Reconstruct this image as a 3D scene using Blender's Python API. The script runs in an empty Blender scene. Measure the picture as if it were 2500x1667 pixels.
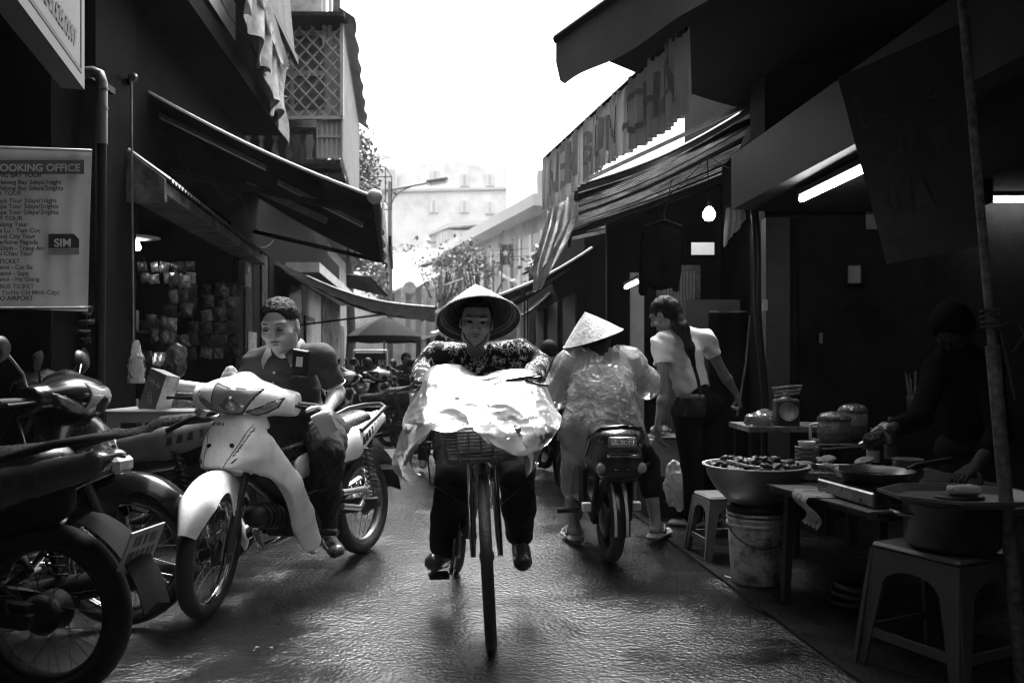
import bpy, math, random
import numpy as np
from mathutils import Vector, Matrix, Euler
random.seed(7); RNG = np.random.default_rng(7)
SC = bpy.context.scene
COL = SC.collection
# ------------------------------------------------------------------ camera, sky, sun, exposure
CAMH, F, HOR = 1.06, 1944.0, 890.0            # camera height (m), focal length and horizon row in photo pixels
cam_d = bpy.data.cameras.new('camera'); cam = bpy.data.objects.new('camera', cam_d); COL.objects.link(cam)
cam.location = (0, 0, CAMH); cam.rotation_euler = (math.radians(90), 0, 0)
cam_d.sensor_width = 36; cam_d.lens = 36*F/2500; cam_d.shift_y = (HOR-833.5)/2500
cam_d.clip_start = 0.05; cam_d.clip_end = 600
cam_d.dof.use_dof = True; cam_d.dof.focus_distance = 3.7; cam_d.dof.aperture_fstop = 3.2
SC.camera = cam
SUN_EL, SUN_AZ = 66.0, 4.0                   # sun height and its bearing (degrees clockwise from the street's far end)
world = bpy.data.worlds.new('World'); SC.world = world; world.use_nodes = True
wn = world.node_tree; wn.nodes.clear()
sky = wn.nodes.new('ShaderNodeTexSky'); sky.sky_type = 'NISHITA'; sky.sun_disc = False
sky.sun_elevation = math.radians(SUN_EL); sky.sun_rotation = math.radians(SUN_AZ)
sky.air_density = 1.0; sky.dust_density = 6.0; sky.ozone_density = 1.0
hsv = wn.nodes.new('ShaderNodeHueSaturation'); hsv.inputs['Saturation'].default_value = 0
bg = wn.nodes.new('ShaderNodeBackground'); bg.inputs[1].default_value = 0.1
wo = wn.nodes.new('ShaderNodeOutputWorld')
wn.links.new(sky.outputs[0], hsv.inputs['Color']); wn.links.new(hsv.outputs[0], bg.inputs[0]); wn.links.new(bg.outputs[0], wo.inputs[0])
sun_d = bpy.data.lights.new('sun', 'SUN'); sun = bpy.data.objects.new('sun', sun_d); COL.objects.link(sun)
sun_d.energy = 1.5; sun_d.angle = math.radians(26); sun_d.color = (1, 1, 1)
az, el = math.radians(SUN_AZ), math.radians(SUN_EL)
sdir = Vector((math.sin(az)*math.cos(el), math.cos(az)*math.cos(el), math.sin(el)))
sun.rotation_euler = sdir.to_track_quat('Z', 'Y').to_euler(); sun.location = (0, 5, 30)
SC.view_settings.view_transform = 'Standard'; SC.view_settings.look = 'None'
SC.view_settings.gamma = 1; SC.view_settings.use_curve_mapping = False
SC.view_settings.exposure = 2.8
SC.render.engine = 'CYCLES'
SC.cycles.use_denoising = True
SC.cycles.filter_width = 1.15
SC.cycles.max_bounces = 6; SC.cycles.diffuse_bounces = 3; SC.cycles.glossy_bounces = 3
SC.cycles.transmission_bounces = 4; SC.cycles.transparent_max_bounces = 12; SC.cycles.volume_bounces = 0
SC.cycles.sample_clamp_indirect = 6
# ------------------------------------------------------------------ helpers
V = Vector
def P(px, py, Y): return V(((px-1250)/F*Y, Y, CAMH+(HOR-py)/F*Y))
def G(px, py):
    Y = F*CAMH/(py-HOR); return V(((px-1250)/F*Y, Y, 0))
def XL(Y): return -2.2-0.1*Y
def XR(Y): return 2.4-0.1*Y
def wm(o):
    m = o.matrix_basis.copy()
    return wm(o.parent) @ o.matrix_parent_inverse @ m if o.parent else m
def tag(o, label=None, cat=None, group=None, kind=None):
    if label: o['label'] = label
    if cat: o['category'] = cat
    if group: o['group'] = group
    if kind: o['kind'] = kind
    return o
def thing(name, label, cat, loc=(0,0,0), rotz=0, group=None):
    o = bpy.data.objects.new(name, None); COL.objects.link(o)
    o.empty_display_size = .1
    o.location = loc; o.rotation_euler = (0, 0, rotz)
    return tag(o, label, cat, group)
def link(name, data, mat=None, parent=None, local=False):
    o = bpy.data.objects.new(name, data); COL.objects.link(o)
    if mat is not None and hasattr(data, 'materials'):
        for m in (mat if isinstance(mat, (list, tuple)) else [mat]): data.materials.append(m)
    if parent:
        o.parent = parent
        if not local: o.matrix_parent_inverse = wm(parent).inverted()
    return o
def npmesh(name, v, f, smooth=True):
    """numpy vertices (n,3) and quads/tris (m,k) to a mesh"""
    me = bpy.data.meshes.new(name); v = np.asarray(v, np.float32); f = np.asarray(f, np.int32); k = f.shape[1]
    me.vertices.add(len(v)); me.vertices.foreach_set('co', v.ravel())
    me.loops.add(f.size); me.loops.foreach_set('vertex_index', f.ravel())
    me.polygons.add(len(f)); me.polygons.foreach_set('loop_start', np.arange(0, f.size, k, dtype=np.int32))
    me.polygons.foreach_set('use_smooth', np.full(len(f), smooth)); me.update(calc_edges=True); me.validate()
    return me
class MB:
    """collects shapes into one mesh"""
    def __init__(s): s.v = []; s.f = []; s.sm = []
    def add(s, vs, fs, smooth=False):
        o = len(s.v); s.v += [tuple(x) for x in vs]; s.f += [tuple(i+o for i in q) for q in fs]; s.sm += [smooth]*len(fs); return s
    def box(s, c, size, rot=None, bev=0):
        x, y, z = [a/2 for a in size]; R = rot if rot is not None else Matrix.Identity(3); c = V(c)
        if bev:
            b = min(bev, x*.9, y*.9, z*.9); vs = []
            for sx in (-1, 1):
                for sy in (-1, 1):
                    for sz in (-1, 1):
                        vs += [V((sx*x, sy*(y-b), sz*(z-b))), V((sx*(x-b), sy*y, sz*(z-b))), V((sx*(x-b), sy*(y-b), sz*z))]
            I = lambda sx, sy, sz, k: ((sx*2+sy)*2+sz)*3+k
            fs = []
            for a in (0, 1):
                fs += [[I(a,0,0,0), I(a,1,0,0), I(a,1,1,0), I(a,0,1,0)], [I(0,a,0,1), I(1,a,0,1), I(1,a,1,1), I(0,a,1,1)], [I(0,0,a,2), I(1,0,a,2), I(1,1,a,2), I(0,1,a,2)]]
                for b2 in (0, 1):
                    fs += [[I(a,b2,0,0), I(a,b2,1,0), I(a,b2,1,1), I(a,b2,0,1)], [I(a,0,b2,0), I(a,1,b2,0), I(a,1,b2,2), I(a,0,b2,2)], [I(0,a,b2,1), I(1,a,b2,1), I(1,a,b2,2), I(0,a,b2,2)]]
                    for c2 in (0, 1): fs.append([I(a,b2,c2,0), I(a,b2,c2,1), I(a,b2,c2,2)])
            return s.add([c+R@p for p in vs], fs)
        vs = [c+R@V((sx*x, sy*y, sz*z)) for sx in (-1,1) for sy in (-1,1) for sz in (-1,1)]
        return s.add(vs, [(0,1,3,2),(4,6,7,5),(0,4,5,1),(2,3,7,6),(0,2,6,4),(1,5,7,3)])
    def beam(s, a, b, w, h=None, up=(0,0,1)):
        a, b = V(a), V(b); d = (b-a); L = d.length; d.normalize(); u = V(up)
        if abs(d.dot(u)) > .98: u = V((1,0,0))
        r = d.cross(u).normalized(); u2 = r.cross(d)
        R = Matrix((d, r, u2)).transposed()
        return s.box((a+b)/2, (L, w, h or w), R)
    def tube(s, pts, r, n=8, cap=True, closed=False):
        pts = [V(p) for p in pts]; m = len(pts); rs = r if isinstance(r, (list, tuple)) else [r]*m
        vs = []; fs = []; prev = None
        for i, p in enumerate(pts):
            t = (pts[(i+1) % m]-pts[i-1]) if closed else (pts[min(i+1, m-1)]-pts[max(i-1, 0)])
            t.normalize()
            if prev is None:
                a = V((0,0,1)) if abs(t.z) < .9 else V((1,0,0)); u = t.cross(a).normalized()
            else: u = (prev-t*prev.dot(t)).normalized()
            prev = u; w = t.cross(u)
            for k in range(n):
                q = 2*math.pi*k/n; vs.append(p+(u*math.cos(q)+w*math.sin(q))*rs[i])
        for i in range(m if closed else m-1):
            j = (i+1) % m
            for k in range(n): fs.append((i*n+k, i*n+(k+1) % n, j*n+(k+1) % n, j*n+k))
        s.add(vs, fs, True)
        if cap and not closed: s.add(vs[:n], [tuple(range(n))[::-1]]); s.add(vs[-n:], [tuple(range(n))])
        return s
    def lathe(s, prof, n=24, M=None, cap=True, smooth=True):
        M = M or Matrix.Identity(4); vs = []; fs = []; m = len(prof)
        for r, z in prof:
            for k in range(n):
                q = 2*math.pi*k/n; vs.append(M @ V((r*math.cos(q), r*math.sin(q), z)))
        for i in range(m-1):
            for k in range(n): fs.append((i*n+k, i*n+(k+1) % n, (i+1)*n+(k+1) % n, (i+1)*n+k))
        s.add(vs, fs, smooth)
        if cap:
            if prof[0][0] > 1e-4: s.add(vs[:n], [tuple(range(n))[::-1]])
            if prof[-1][0] > 1e-4: s.add(vs[-n:], [tuple(range(n))])
        return s
    def grid(s, fn, nu, nv, smooth=True, thick=0, closed_u=False):
        """fn(u,v) -> point, u,v in 0..1; thick > 0 makes a slab along the normal"""
        pts = [[V(fn(i/nu, j/nv)) for j in range(nv+1)] for i in range(nu+1)]
        vs = [p for row in pts for p in row]; I = lambda i, j: i*(nv+1)+j
        fs = [(I(i,j), I(i+1,j), I(i+1,j+1), I(i,j+1)) for i in range(nu) for j in range(nv)]
        s.add(vs, fs, smooth)
        if thick:
            ns = []
            for i in range(nu+1):
                for j in range(nv+1):
                    du = pts[min(i+1,nu)][j]-pts[max(i-1,0)][j]; dv = pts[i][min(j+1,nv)]-pts[i][max(j-1,0)]
                    nn = du.cross(dv); ns.append(nn.normalized() if nn.length > 1e-12 else V((0,0,1)))
            w = [p-n*thick for p, n in zip(vs, ns)]
            s.add(w, [q[::-1] for q in fs], smooth); o = len(vs)
            rim = []
            for i in range(nu): rim += [(I(i,0), I(i,0)+o, I(i+1,0)+o, I(i+1,0)), (I(i+1,nv), I(i+1,nv)+o, I(i,nv)+o, I(i,nv))]
            for j in range(nv): rim += [(I(0,j+1), I(0,j+1)+o, I(0,j)+o, I(0,j)), (I(nu,j), I(nu,j)+o, I(nu,j+1)+o, I(nu,j+1))]
            s.add(vs+w, rim)
        return s
    def quad(s, *p): return s.add(p, [tuple(range(len(p)))])
    def prism(s, poly, d):
        """polygon (list of points) pushed along vector d"""
        poly = [V(p) for p in poly]; d = V(d); n = len(poly); vs = poly+[p+d for p in poly]
        return s.add(vs, [tuple(range(n))[::-1], tuple(range(n, 2*n))]+[(i, (i+1) % n, n+(i+1) % n, n+i) for i in range(n)])
    def mesh(s, name):
        me = bpy.data.meshes.new(name); me.from_pydata(s.v, [], s.f)
        me.polygons.foreach_set('use_smooth', s.sm); me.update(); return me
    def build(s, name, mat, parent=None, local=False, label=None, cat=None, group=None, kind=None):
        return tag(link(name, s.mesh(name), mat, parent, local), label, cat, group, kind)
def B(): return MB()
def copy_tree(o, parent=None, matmap=None):
    c = o.copy(); COL.objects.link(c)
    if parent: c.parent = parent
    if matmap and o.type in ('MESH', 'FONT'):
        for i, sl in enumerate(c.material_slots):
            m = o.material_slots[i].material
            if m and m.name in matmap: sl.link = 'OBJECT'; sl.material = matmap[m.name]
    for ch in list(o.children): copy_tree(ch, c, matmap)
    return c
# ---- noise
def _h(i, j, k):
    n = (i*374761393+j*668265263+k*2147483647) & 0xffffffff; n = ((n ^ (n >> 13))*1274126177) & 0xffffffff
    return ((n ^ (n >> 16)) & 0xffff)/32767.5-1
def vnoise(p, s=1.0, seed=0):
    p = np.asarray(p, float)*s+seed*17.3; i = np.floor(p).astype(np.int64); f = p-i; f = f*f*(3-2*f); r = 0
    for a in (0, 1):
        for b in (0, 1):
            for c in (0, 1):
                w = (f[:,0] if a else 1-f[:,0])*(f[:,1] if b else 1-f[:,1])*(f[:,2] if c else 1-f[:,2])
                r = r+w*_h(i[:,0]+a, i[:,1]+b, i[:,2]+c)
    return r
def n1(x, y=0, z=0, s=1.0, seed=0): return float(vnoise([[x, y, z]], s, seed)[0])
# ---- signed distance fields
class Field:
    def __init__(s, lo, hi, vox):
        s.lo = np.array(lo, float); s.vox = vox; s.n = np.ceil((np.array(hi, float)-s.lo)/vox).astype(int)+1
        s.d = np.full(s.n, 1.0, np.float32)
    def _w(s, lo, hi, m):
        a = np.clip(np.floor((np.array(lo)-m-s.lo)/s.vox).astype(int), 0, s.n); b = np.clip(np.ceil((np.array(hi)+m-s.lo)/s.vox).astype(int)+1, 0, s.n)
        sl = tuple(slice(i, j) for i, j in zip(a, b))
        ax = [s.lo[k]+np.arange(a[k], b[k])*s.vox for k in range(3)]
        return sl, (ax[0][:,None,None].astype(np.float32), ax[1][None,:,None].astype(np.float32), ax[2][None,None,:].astype(np.float32))
    def add(s, pr, k=.012):
        fn, lo, hi = pr; sl, X = s._w(lo, hi, k+3*s.vox)
        if s.d[sl].size == 0: return s
        b = fn(*X); a = s.d[sl]
        h = np.maximum(k-np.abs(a-b), 0)/k; s.d[sl] = np.minimum(a, b)-h*h*k*.25; return s
    def sub(s, pr, k=.008):
        fn, lo, hi = pr; sl, X = s._w(lo, hi, k+3*s.vox)
        if s.d[sl].size == 0: return s
        b = -fn(*X); a = s.d[sl]
        h = np.maximum(k-np.abs(a-b), 0)/k; s.d[sl] = np.maximum(a, b)+h*h*k*.25; return s
    def inter(s, fn, k=.004):
        sl, X = s._w(s.lo, s.lo+s.n*s.vox, 0); b = fn(*X); a = s.d
        h = np.maximum(k-np.abs(a-b), 0)/k; s.d = np.maximum(a, b)+h*h*k*.25; return s
    def verts(s):
        d = s.d; ins = d < 0; n = np.array(d.shape); c = n-1
        cnt = np.zeros(c, np.int8); sh = lambda A, o: A[o[0]:o[0]+c[0], o[1]:o[1]+c[1], o[2]:o[2]+c[2]]
        tot = np.zeros(c, np.int8)
        offs = [(a, b, e) for a in (0,1) for b in (0,1) for e in (0,1)]
        for o in offs: tot += sh(ins, o)
        act = (tot > 0) & (tot < 8); idx = np.argwhere(act); m = len(idx)
        pos = np.zeros((m, 3)); num = np.zeros(m)
        for o in offs:
            for ax in range(3):
                if o[ax]: continue
                o2 = list(o); o2[ax] = 1
                da = d[tuple((idx+o).T)]; db = d[tuple((idx+o2).T)]; e = (da < 0) != (db < 0)
                t = np.where(e, da/np.where(e, da-db, 1), 0)
                pt = np.tile(np.array(o, float), (m, 1)); pt[:, ax] = t
                pos += pt*e[:,None]; num += e
        v = (idx+pos/np.maximum(num, 1)[:,None])*s.vox+s.lo
        ids = np.full(c, -1, np.int64); ids[act] = np.arange(m)
        qs = []
        for ax in range(3):
            a1, a2 = [(1,2),(2,0),(0,1)][ax]
            A = [slice(None)]*3; A2 = [slice(None)]*3; A[ax] = slice(0, -1); A2[ax] = slice(1, None)
            s0 = ins[tuple(A)]; s1 = ins[tuple(A2)]; e = np.argwhere(s0 != s1)
            ok = (e[:,a1] > 0) & (e[:,a2] > 0) & (e[:,a1] < c[a1]) & (e[:,a2] < c[a2]); e = e[ok]
            if not len(e): continue
            sg = s0[tuple(e.T)]
            def cid(i, j):
                q = e.copy(); q[:,a1] -= i; q[:,a2] -= j; return ids[tuple(q.T)]
            q = np.stack([cid(1,1), cid(0,1), cid(0,0), cid(1,0)], 1); q[~sg] = q[~sg][:, ::-1]; qs.append(q)
        return v, np.concatenate(qs)
    def build(s, name, mat, parent=None, local=False, disp=None, **kw):
        v, q = s.verts()
        if disp is not None:
            g = np.zeros_like(v)
            nn = np.cross(v[q[:,2]]-v[q[:,0]], v[q[:,3]]-v[q[:,1]])
            for k in range(4): np.add.at(g, q[:,k], nn)
            g /= np.maximum(np.linalg.norm(g, axis=1), 1e-9)[:,None]
            v = v+g*np.asarray(disp(v)).reshape(-1,1)
        return tag(link(name, npmesh(name, v, q), mat, parent, local), **kw)
def cone(a, b, ra, rb=None, flat=None):
    a = np.array(a, float); b = np.array(b, float); rb = ra if rb is None else rb; ba = b-a; L = max(ba@ba, 1e-12); R = max(ra, rb)
    def fn(x, y, z):
        t = np.clip(((x-a[0])*ba[0]+(y-a[1])*ba[1]+(z-a[2])*ba[2])/L, 0, 1)
        qx, qy, qz = x-a[0]-t*ba[0], y-a[1]-t*ba[1], z-a[2]-t*ba[2]
        if flat is not None:
            n, k = flat; w = (qx*n[0]+qy*n[1]+qz*n[2])*(k-1); qx = qx+n[0]*w; qy = qy+n[1]*w; qz = qz+n[2]*w
        return (np.sqrt(qx*qx+qy*qy+qz*qz)-(ra+(rb-ra)*t)).astype(np.float32)
    e = R*(1.0 if flat is None or flat[1] >= 1 else 1/flat[1])
    return fn, np.minimum(a, b)-e, np.maximum(a, b)+e
def ell(c, r, R=None):
    c = np.array(c, float); r = np.array(r, float); R = np.eye(3) if R is None else np.array(R, float)
    def fn(x, y, z):
        dx, dy, dz = x-c[0], y-c[1], z-c[2]
        u = [R[k][0]*dx+R[k][1]*dy+R[k][2]*dz for k in range(3)]
        k0 = np.sqrt(sum((u[k]/r[k])**2 for k in range(3))); k1 = np.sqrt(sum((u[k]/r[k]**2)**2 for k in range(3)))
        return (k0*(k0-1)/np.maximum(k1, 1e-6)).astype(np.float32)
    e = np.full(3, r.max()); return fn, c-e, c+e
def rbox(c, h, R=None, r=.01):
    c = np.array(c, float); h = np.array(h, float)-r; R = np.eye(3) if R is None else np.array(R, float)
    def fn(x, y, z):
        dx, dy, dz = x-c[0], y-c[1], z-c[2]
        q = [np.abs(R[k][0]*dx+R[k][1]*dy+R[k][2]*dz)-h[k] for k in range(3)]
        return (np.sqrt(sum(np.maximum(a, 0)**2 for a in q))+np.minimum(np.maximum(np.maximum(q[0], q[1]), q[2]), 0)-r).astype(np.float32)
    e = np.full(3, np.linalg.norm(h)+r); return fn, c-e, c+e
def plane(p, n):
    p = np.array(p, float); n = np.array(n, float); n /= np.linalg.norm(n)
    return lambda x, y, z: ((x-p[0])*n[0]+(y-p[1])*n[1]+(z-p[2])*n[2]).astype(np.float32)
def poly2(pts, ax=(1, 2), grow=0):
    """signed distance of a polygon in two of the three axes"""
    pts = np.array(pts, float)
    def fn(x, y, z):
        c = (x, y, z); a, b = np.broadcast_arrays(c[ax[0]], c[ax[1]])
        d = np.full(a.shape, 1e9); sg = np.ones(a.shape)
        for i in range(len(pts)):
            p, q = pts[i], pts[i-1]; ex, ey = q-p; wx, wy = a-p[0], b-p[1]
            t = np.clip((wx*ex+wy*ey)/(ex*ex+ey*ey), 0, 1); d = np.minimum(d, (wx-ex*t)**2+(wy-ey*t)**2)
            c1 = b >= p[1]; c2 = b < q[1]; c3 = ex*wy > ey*wx
            sg = np.where((c1 & c2 & c3) | (~c1 & ~c2 & ~c3), -sg, sg)
        return (sg*np.sqrt(d)-grow).astype(np.float32)
    return fn
# ---- materials
_M = {}
def mat(name, val=.2, rough=.6, metal=0, var=.25, vs=6, bump=0, bs=60, spec=.5, coat=0, emit=0, stain=0, ss=3, alpha=1, rvar=0, sub=0, stretch=None):
    if name in _M: return _M[name]
    m = bpy.data.materials.new(name); m.use_nodes = True; nt = m.node_tree; N = nt.nodes; Lk = nt.links; b = N['Principled BSDF']
    tc = N.new('ShaderNodeTexCoord'); src = tc.outputs['Object']
    if stretch:
        mp = N.new('ShaderNodeMapping'); mp.inputs['Scale'].default_value = stretch; Lk.new(src, mp.inputs[0]); src = mp.outputs[0]
    def noise(s, det=5, r=.6):
        n = N.new('ShaderNodeTexNoise'); n.inputs['Scale'].default_value = s; n.inputs['Detail'].default_value = det; n.inputs['Roughness'].default_value = r; Lk.new(src, n.inputs['Vector']); return n.outputs['Fac']
    def rng(x, a, c, d, e):
        q = N.new('ShaderNodeMapRange'); q.inputs[1].default_value = a; q.inputs[2].default_value = c; q.inputs[3].default_value = d; q.inputs[4].default_value = e; Lk.new(x, q.inputs[0]); return q.outputs[0]
    colr = rng(noise(vs), .3, .7, val*(1-var), min(.95, val*(1+var)))
    if stain:
        k = rng(noise(ss, 8, .7), .46, .62, 1, 1-stain)
        mu = N.new('ShaderNodeMath'); mu.operation = 'MULTIPLY'; Lk.new(colr, mu.inputs[0]); Lk.new(k, mu.inputs[1]); colr = mu.outputs[0]
    Lk.new(colr, b.inputs['Base Color'])
    b.inputs['Roughness'].default_value = rough; b.inputs['Metallic'].default_value = metal
    if rvar: Lk.new(rng(noise(vs*2.3), .3, .7, max(.03, rough-rvar), min(1, rough+rvar)), b.inputs['Roughness'])
    b.inputs['Specular IOR Level'].default_value = spec; b.inputs['Coat Weight'].default_value = coat; b.inputs['Coat Roughness'].default_value = .08
    if alpha < 1: b.inputs['Alpha'].default_value = alpha
    if sub: b.inputs['Subsurface Weight'].default_value = sub; b.inputs['Subsurface Radius'].default_value = (.01, .01, .01)
    if emit: b.inputs['Emission Color'].default_value = (1, 1, 1, 1); b.inputs['Emission Strength'].default_value = emit
    if bump:
        bp = N.new('ShaderNodeBump'); bp.inputs['Strength'].default_value = bump; bp.inputs['Distance'].default_value = .01
        Lk.new(noise(bs, 4), bp.inputs['Height']); Lk.new(bp.outputs[0], b.inputs['Normal'])
    _M[name] = m; return m
def text_mesh(body, bold=0, align='LEFT'):
    c = bpy.data.curves.new('t', 'FONT'); c.body = body; c.offset = bold; c.align_x = align; o = bpy.data.objects.new('t', c); COL.objects.link(o)
    dg = bpy.context.evaluated_depsgraph_get(); me = bpy.data.meshes.new_from_object(o.evaluated_get(dg)); bpy.data.objects.remove(o); return me
def text(body, parent, loc, size, m, rot=(math.pi/2, 0, 0), name='lettering', sx=1, bold=0, align='LEFT', sy=1, local=False):
    me = text_mesh(body, bold/size, align); me.name = name; me.materials.clear()
    me.transform(Matrix.Translation(loc) @ Euler(rot).to_matrix().to_4x4() @ Matrix.Diagonal((size*sx, size*sy, 1, 1)))
    return link(name, me, m, parent, local)
# ------------------------------------------------------------------ shared materials
m_black = mat('black_plastic', .009, .45, var=.3, spec=.3)
m_rubber = mat('rubber', .014, .7, bump=.2, bs=150)
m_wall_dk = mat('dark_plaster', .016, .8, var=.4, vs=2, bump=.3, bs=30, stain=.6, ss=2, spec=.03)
m_wall_bk = mat('near_black_plaster', .006, .85, var=.4, vs=2, bump=.3, bs=25, spec=.03)  # wall plaster again, in a near-black base colour
m_conc = mat('weathered_concrete', .16, .85, var=.35, vs=3, bump=.4, bs=40, stain=.75, ss=4, spec=.03)
m_pale = mat('pale_plaster', .5, .8, var=.15, vs=2, bump=.15, bs=30, stain=.25, ss=3)
m_white = mat('white_paint', .72, .5, var=.06)
m_steel = mat('dull_steel', .3, .38, 1, var=.3, rvar=.1, vs=12)
m_chrome = mat('chrome', .6, .14, 1, var=.1)
m_rust = mat('rusted_pole', .13, .6, .5, var=.6, vs=40, bump=.3, bs=90)
m_dkmetal = mat('dark_metal', .02, .55, .4, var=.3, spec=.2)
m_wood = mat('old_wood', .05, .7, var=.5, vs=10, bump=.3, bs=60, spec=.03)
m_glassdk = mat('window_glass', .1, .12, var=.2, vs=2)
m_canvas = mat('dark_canvas', .005, .75, var=.25, bump=.2, bs=200, spec=.03)
m_sheet = mat('corrugated_sheet', .28, .55, .2, var=.3, vs=5, stain=.4, ss=5)
m_letter_dk = mat('dark_ink', .02, .6, var=.1)
m_letter_lt = mat('pale_ink', .5, .6, var=.1)
# ------------------------------------------------------------------ wet road
def wet_asphalt():
    m = bpy.data.materials.new('wet_asphalt'); m.use_nodes = True; nt = m.node_tree; N = nt.nodes; L = nt.links; b = N['Principled BSDF']
    tc = N.new('ShaderNodeTexCoord')
    def noise(s, d=4, r=.6):
        n = N.new('ShaderNodeTexNoise'); n.inputs['Scale'].default_value = s; n.inputs['Detail'].default_value = d; n.inputs['Roughness'].default_value = r; L.new(tc.outputs['Object'], n.inputs[0]); return n.outputs['Fac']
    def rng(x, a, c, d, e):
        q = N.new('ShaderNodeMapRange'); q.inputs[1].default_value = a; q.inputs[2].default_value = c; q.inputs[3].default_value = d; q.inputs[4].default_value = e; L.new(x, q.inputs[0]); return q.outputs[0]
    L.new(rng(noise(60), .3, .7, .004, .016), b.inputs['Base Color'])
    L.new(rng(noise(1.3, 6), .35, .65, .04, .14), b.inputs['Roughness'])
    v = N.new('ShaderNodeTexVoronoi'); v.inputs['Scale'].default_value = 60; v.inputs['Randomness'].default_value = 1; L.new(tc.outputs['Object'], v.inputs[0])
    b1 = N.new('ShaderNodeBump'); b1.inputs['Distance'].default_value = .0066
    L.new(rng(noise(1.7, 5), .36, .64, .25, .85), b1.inputs['Strength'])
    mx = N.new('ShaderNodeMath'); mx.operation = 'MULTIPLY_ADD'; mx.inputs[1].default_value = -.8; L.new(v.outputs['Distance'], mx.inputs[0]); L.new(noise(44, 6, .75), mx.inputs[2])
    L.new(mx.outputs[0], b1.inputs['Height'])
    b2 = N.new('ShaderNodeBump'); b2.inputs['Distance'].default_value = .012; b2.inputs['Strength'].default_value = .3
    L.new(noise(5, 3), b2.inputs['Height']); L.new(b1.outputs[0], b2.inputs['Normal']); L.new(b2.outputs[0], b.inputs['Normal']); L.new(b2.outputs[0], b.inputs['Coat Normal'])
    b.inputs['Specular IOR Level'].default_value = .62; b.inputs['Coat Weight'].default_value = .2; b.inputs['Coat Roughness'].default_value = .08
    return m
m_road = wet_asphalt()
def road_pt(u, v): 
    y = -14+v*114; x = -45+u*90
    return (x, y, 0)
B().grid(road_pt, 30, 38, smooth=False).build('street', m_road, kind='structure', label='wet black asphalt of the market street')
m_pave = mat('wet_pavement', .012, .4, var=.5, vs=5, bump=.5, bs=60, rvar=.2, spec=.03)
def strip(y0, y1, fa, fb, z0, z1, mb=None):
    mb = mb or B()
    return mb.prism([(fa(y0), y0, z0), (fb(y0), y0, z0), (fb(y1), y1, z0), (fa(y1), y1, z0)], (0, 0, z1-z0))
strip(-6, 24, lambda y: 1.42-.1*y, lambda y: 6, -.2, .012).build('pavement_right', m_pave, kind='structure')
strip(-6, 26, lambda y: -7, lambda y: -1.95-.1*y, -.2, .012).build('pavement_left', m_pave, kind='structure')
# ------------------------------------------------------------------ left: travel office house (nearest)
h = thing('corner_house', 'near dark house with recessed ground floor behind the booking office banner', 'building', (-3.6, 2, 0))
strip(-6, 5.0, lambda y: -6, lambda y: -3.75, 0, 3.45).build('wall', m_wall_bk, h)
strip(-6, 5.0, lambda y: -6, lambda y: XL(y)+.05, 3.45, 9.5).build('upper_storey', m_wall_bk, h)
strip(-6, 4.3, lambda y: XL(y)+.06, lambda y: -1.35, 3.8, 4.0).build('overhang_slab', m_wall_bk, h)  # unseen slab, added to shade the near-left corner
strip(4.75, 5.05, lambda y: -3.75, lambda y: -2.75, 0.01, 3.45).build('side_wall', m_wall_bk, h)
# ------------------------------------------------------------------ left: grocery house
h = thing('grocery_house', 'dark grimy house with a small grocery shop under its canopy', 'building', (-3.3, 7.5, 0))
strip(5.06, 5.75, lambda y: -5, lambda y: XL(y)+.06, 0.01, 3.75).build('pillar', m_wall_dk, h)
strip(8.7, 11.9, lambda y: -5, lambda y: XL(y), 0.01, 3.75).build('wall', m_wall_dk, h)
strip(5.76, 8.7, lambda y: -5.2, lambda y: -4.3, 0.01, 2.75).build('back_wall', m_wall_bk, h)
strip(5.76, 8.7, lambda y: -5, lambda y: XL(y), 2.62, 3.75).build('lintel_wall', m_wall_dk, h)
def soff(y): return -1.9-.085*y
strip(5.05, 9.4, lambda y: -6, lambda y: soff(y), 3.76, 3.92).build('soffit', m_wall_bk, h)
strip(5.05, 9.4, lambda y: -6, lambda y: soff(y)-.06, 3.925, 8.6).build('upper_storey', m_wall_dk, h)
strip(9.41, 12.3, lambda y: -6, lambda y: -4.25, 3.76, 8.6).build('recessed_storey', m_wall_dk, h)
# balcony front: pale board and corrugated sheets
m_board = mat('pale_board', .36, .7, var=.2, stain=.4)
B().quad((soff(6.35)+.012, 6.35, 3.98), (soff(7.2)+.012, 7.2, 3.98), (soff(7.2)+.012, 7.2, 4.32), (soff(6.35)+.012, 6.35, 4.32)).build('fascia_board', m_board, h)
def corr(u, v):
    y = 6.9+u*2.35; r = .016*math.sin(u*2*math.pi*30)
    return (soff(y)+.16-.12*v+r, y, 4.62+v*1.3)
B().grid(corr, 216, 6, thick=.003).build('corrugated_awning', m_sheet, h)
B().beam((soff(6.9)+.17, 6.9, 4.6), (soff(9.3)+.17, 9.3, 4.6), .05, .07).build('awning_bar', m_dkmetal, h)
# shop canopy with its grimy end panel
m_grime = mat('grimy_concrete', .14, .85, var=.5, vs=4, bump=.5, bs=30, stain=.8, ss=5)
def can(y): return -1.68-.134*y
strip(5.6, 9.6, lambda y: XL(y)+.002, lambda y: can(y), 2.26, 2.34).build('canopy_slab', m_grime, h)
B().prism([(-2.9, 5.57, 2.2), (can(5.6), 5.57, 2.2), (can(5.6), 5.57, 2.36), (-2.9, 5.57, 2.72)], (0, .04, 0)).build('end_panel', m_grime, h)
def rib(u, v):
    y = 5.6+u*4.0; r = .016*math.sin(u*2*math.pi*50)
    return (can(y)+.03-.5*v, y, 2.36+v*.36+r)
B().grid(rib, 300, 3, thick=.003).build('canopy_sheet', m_sheet, h)
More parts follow.
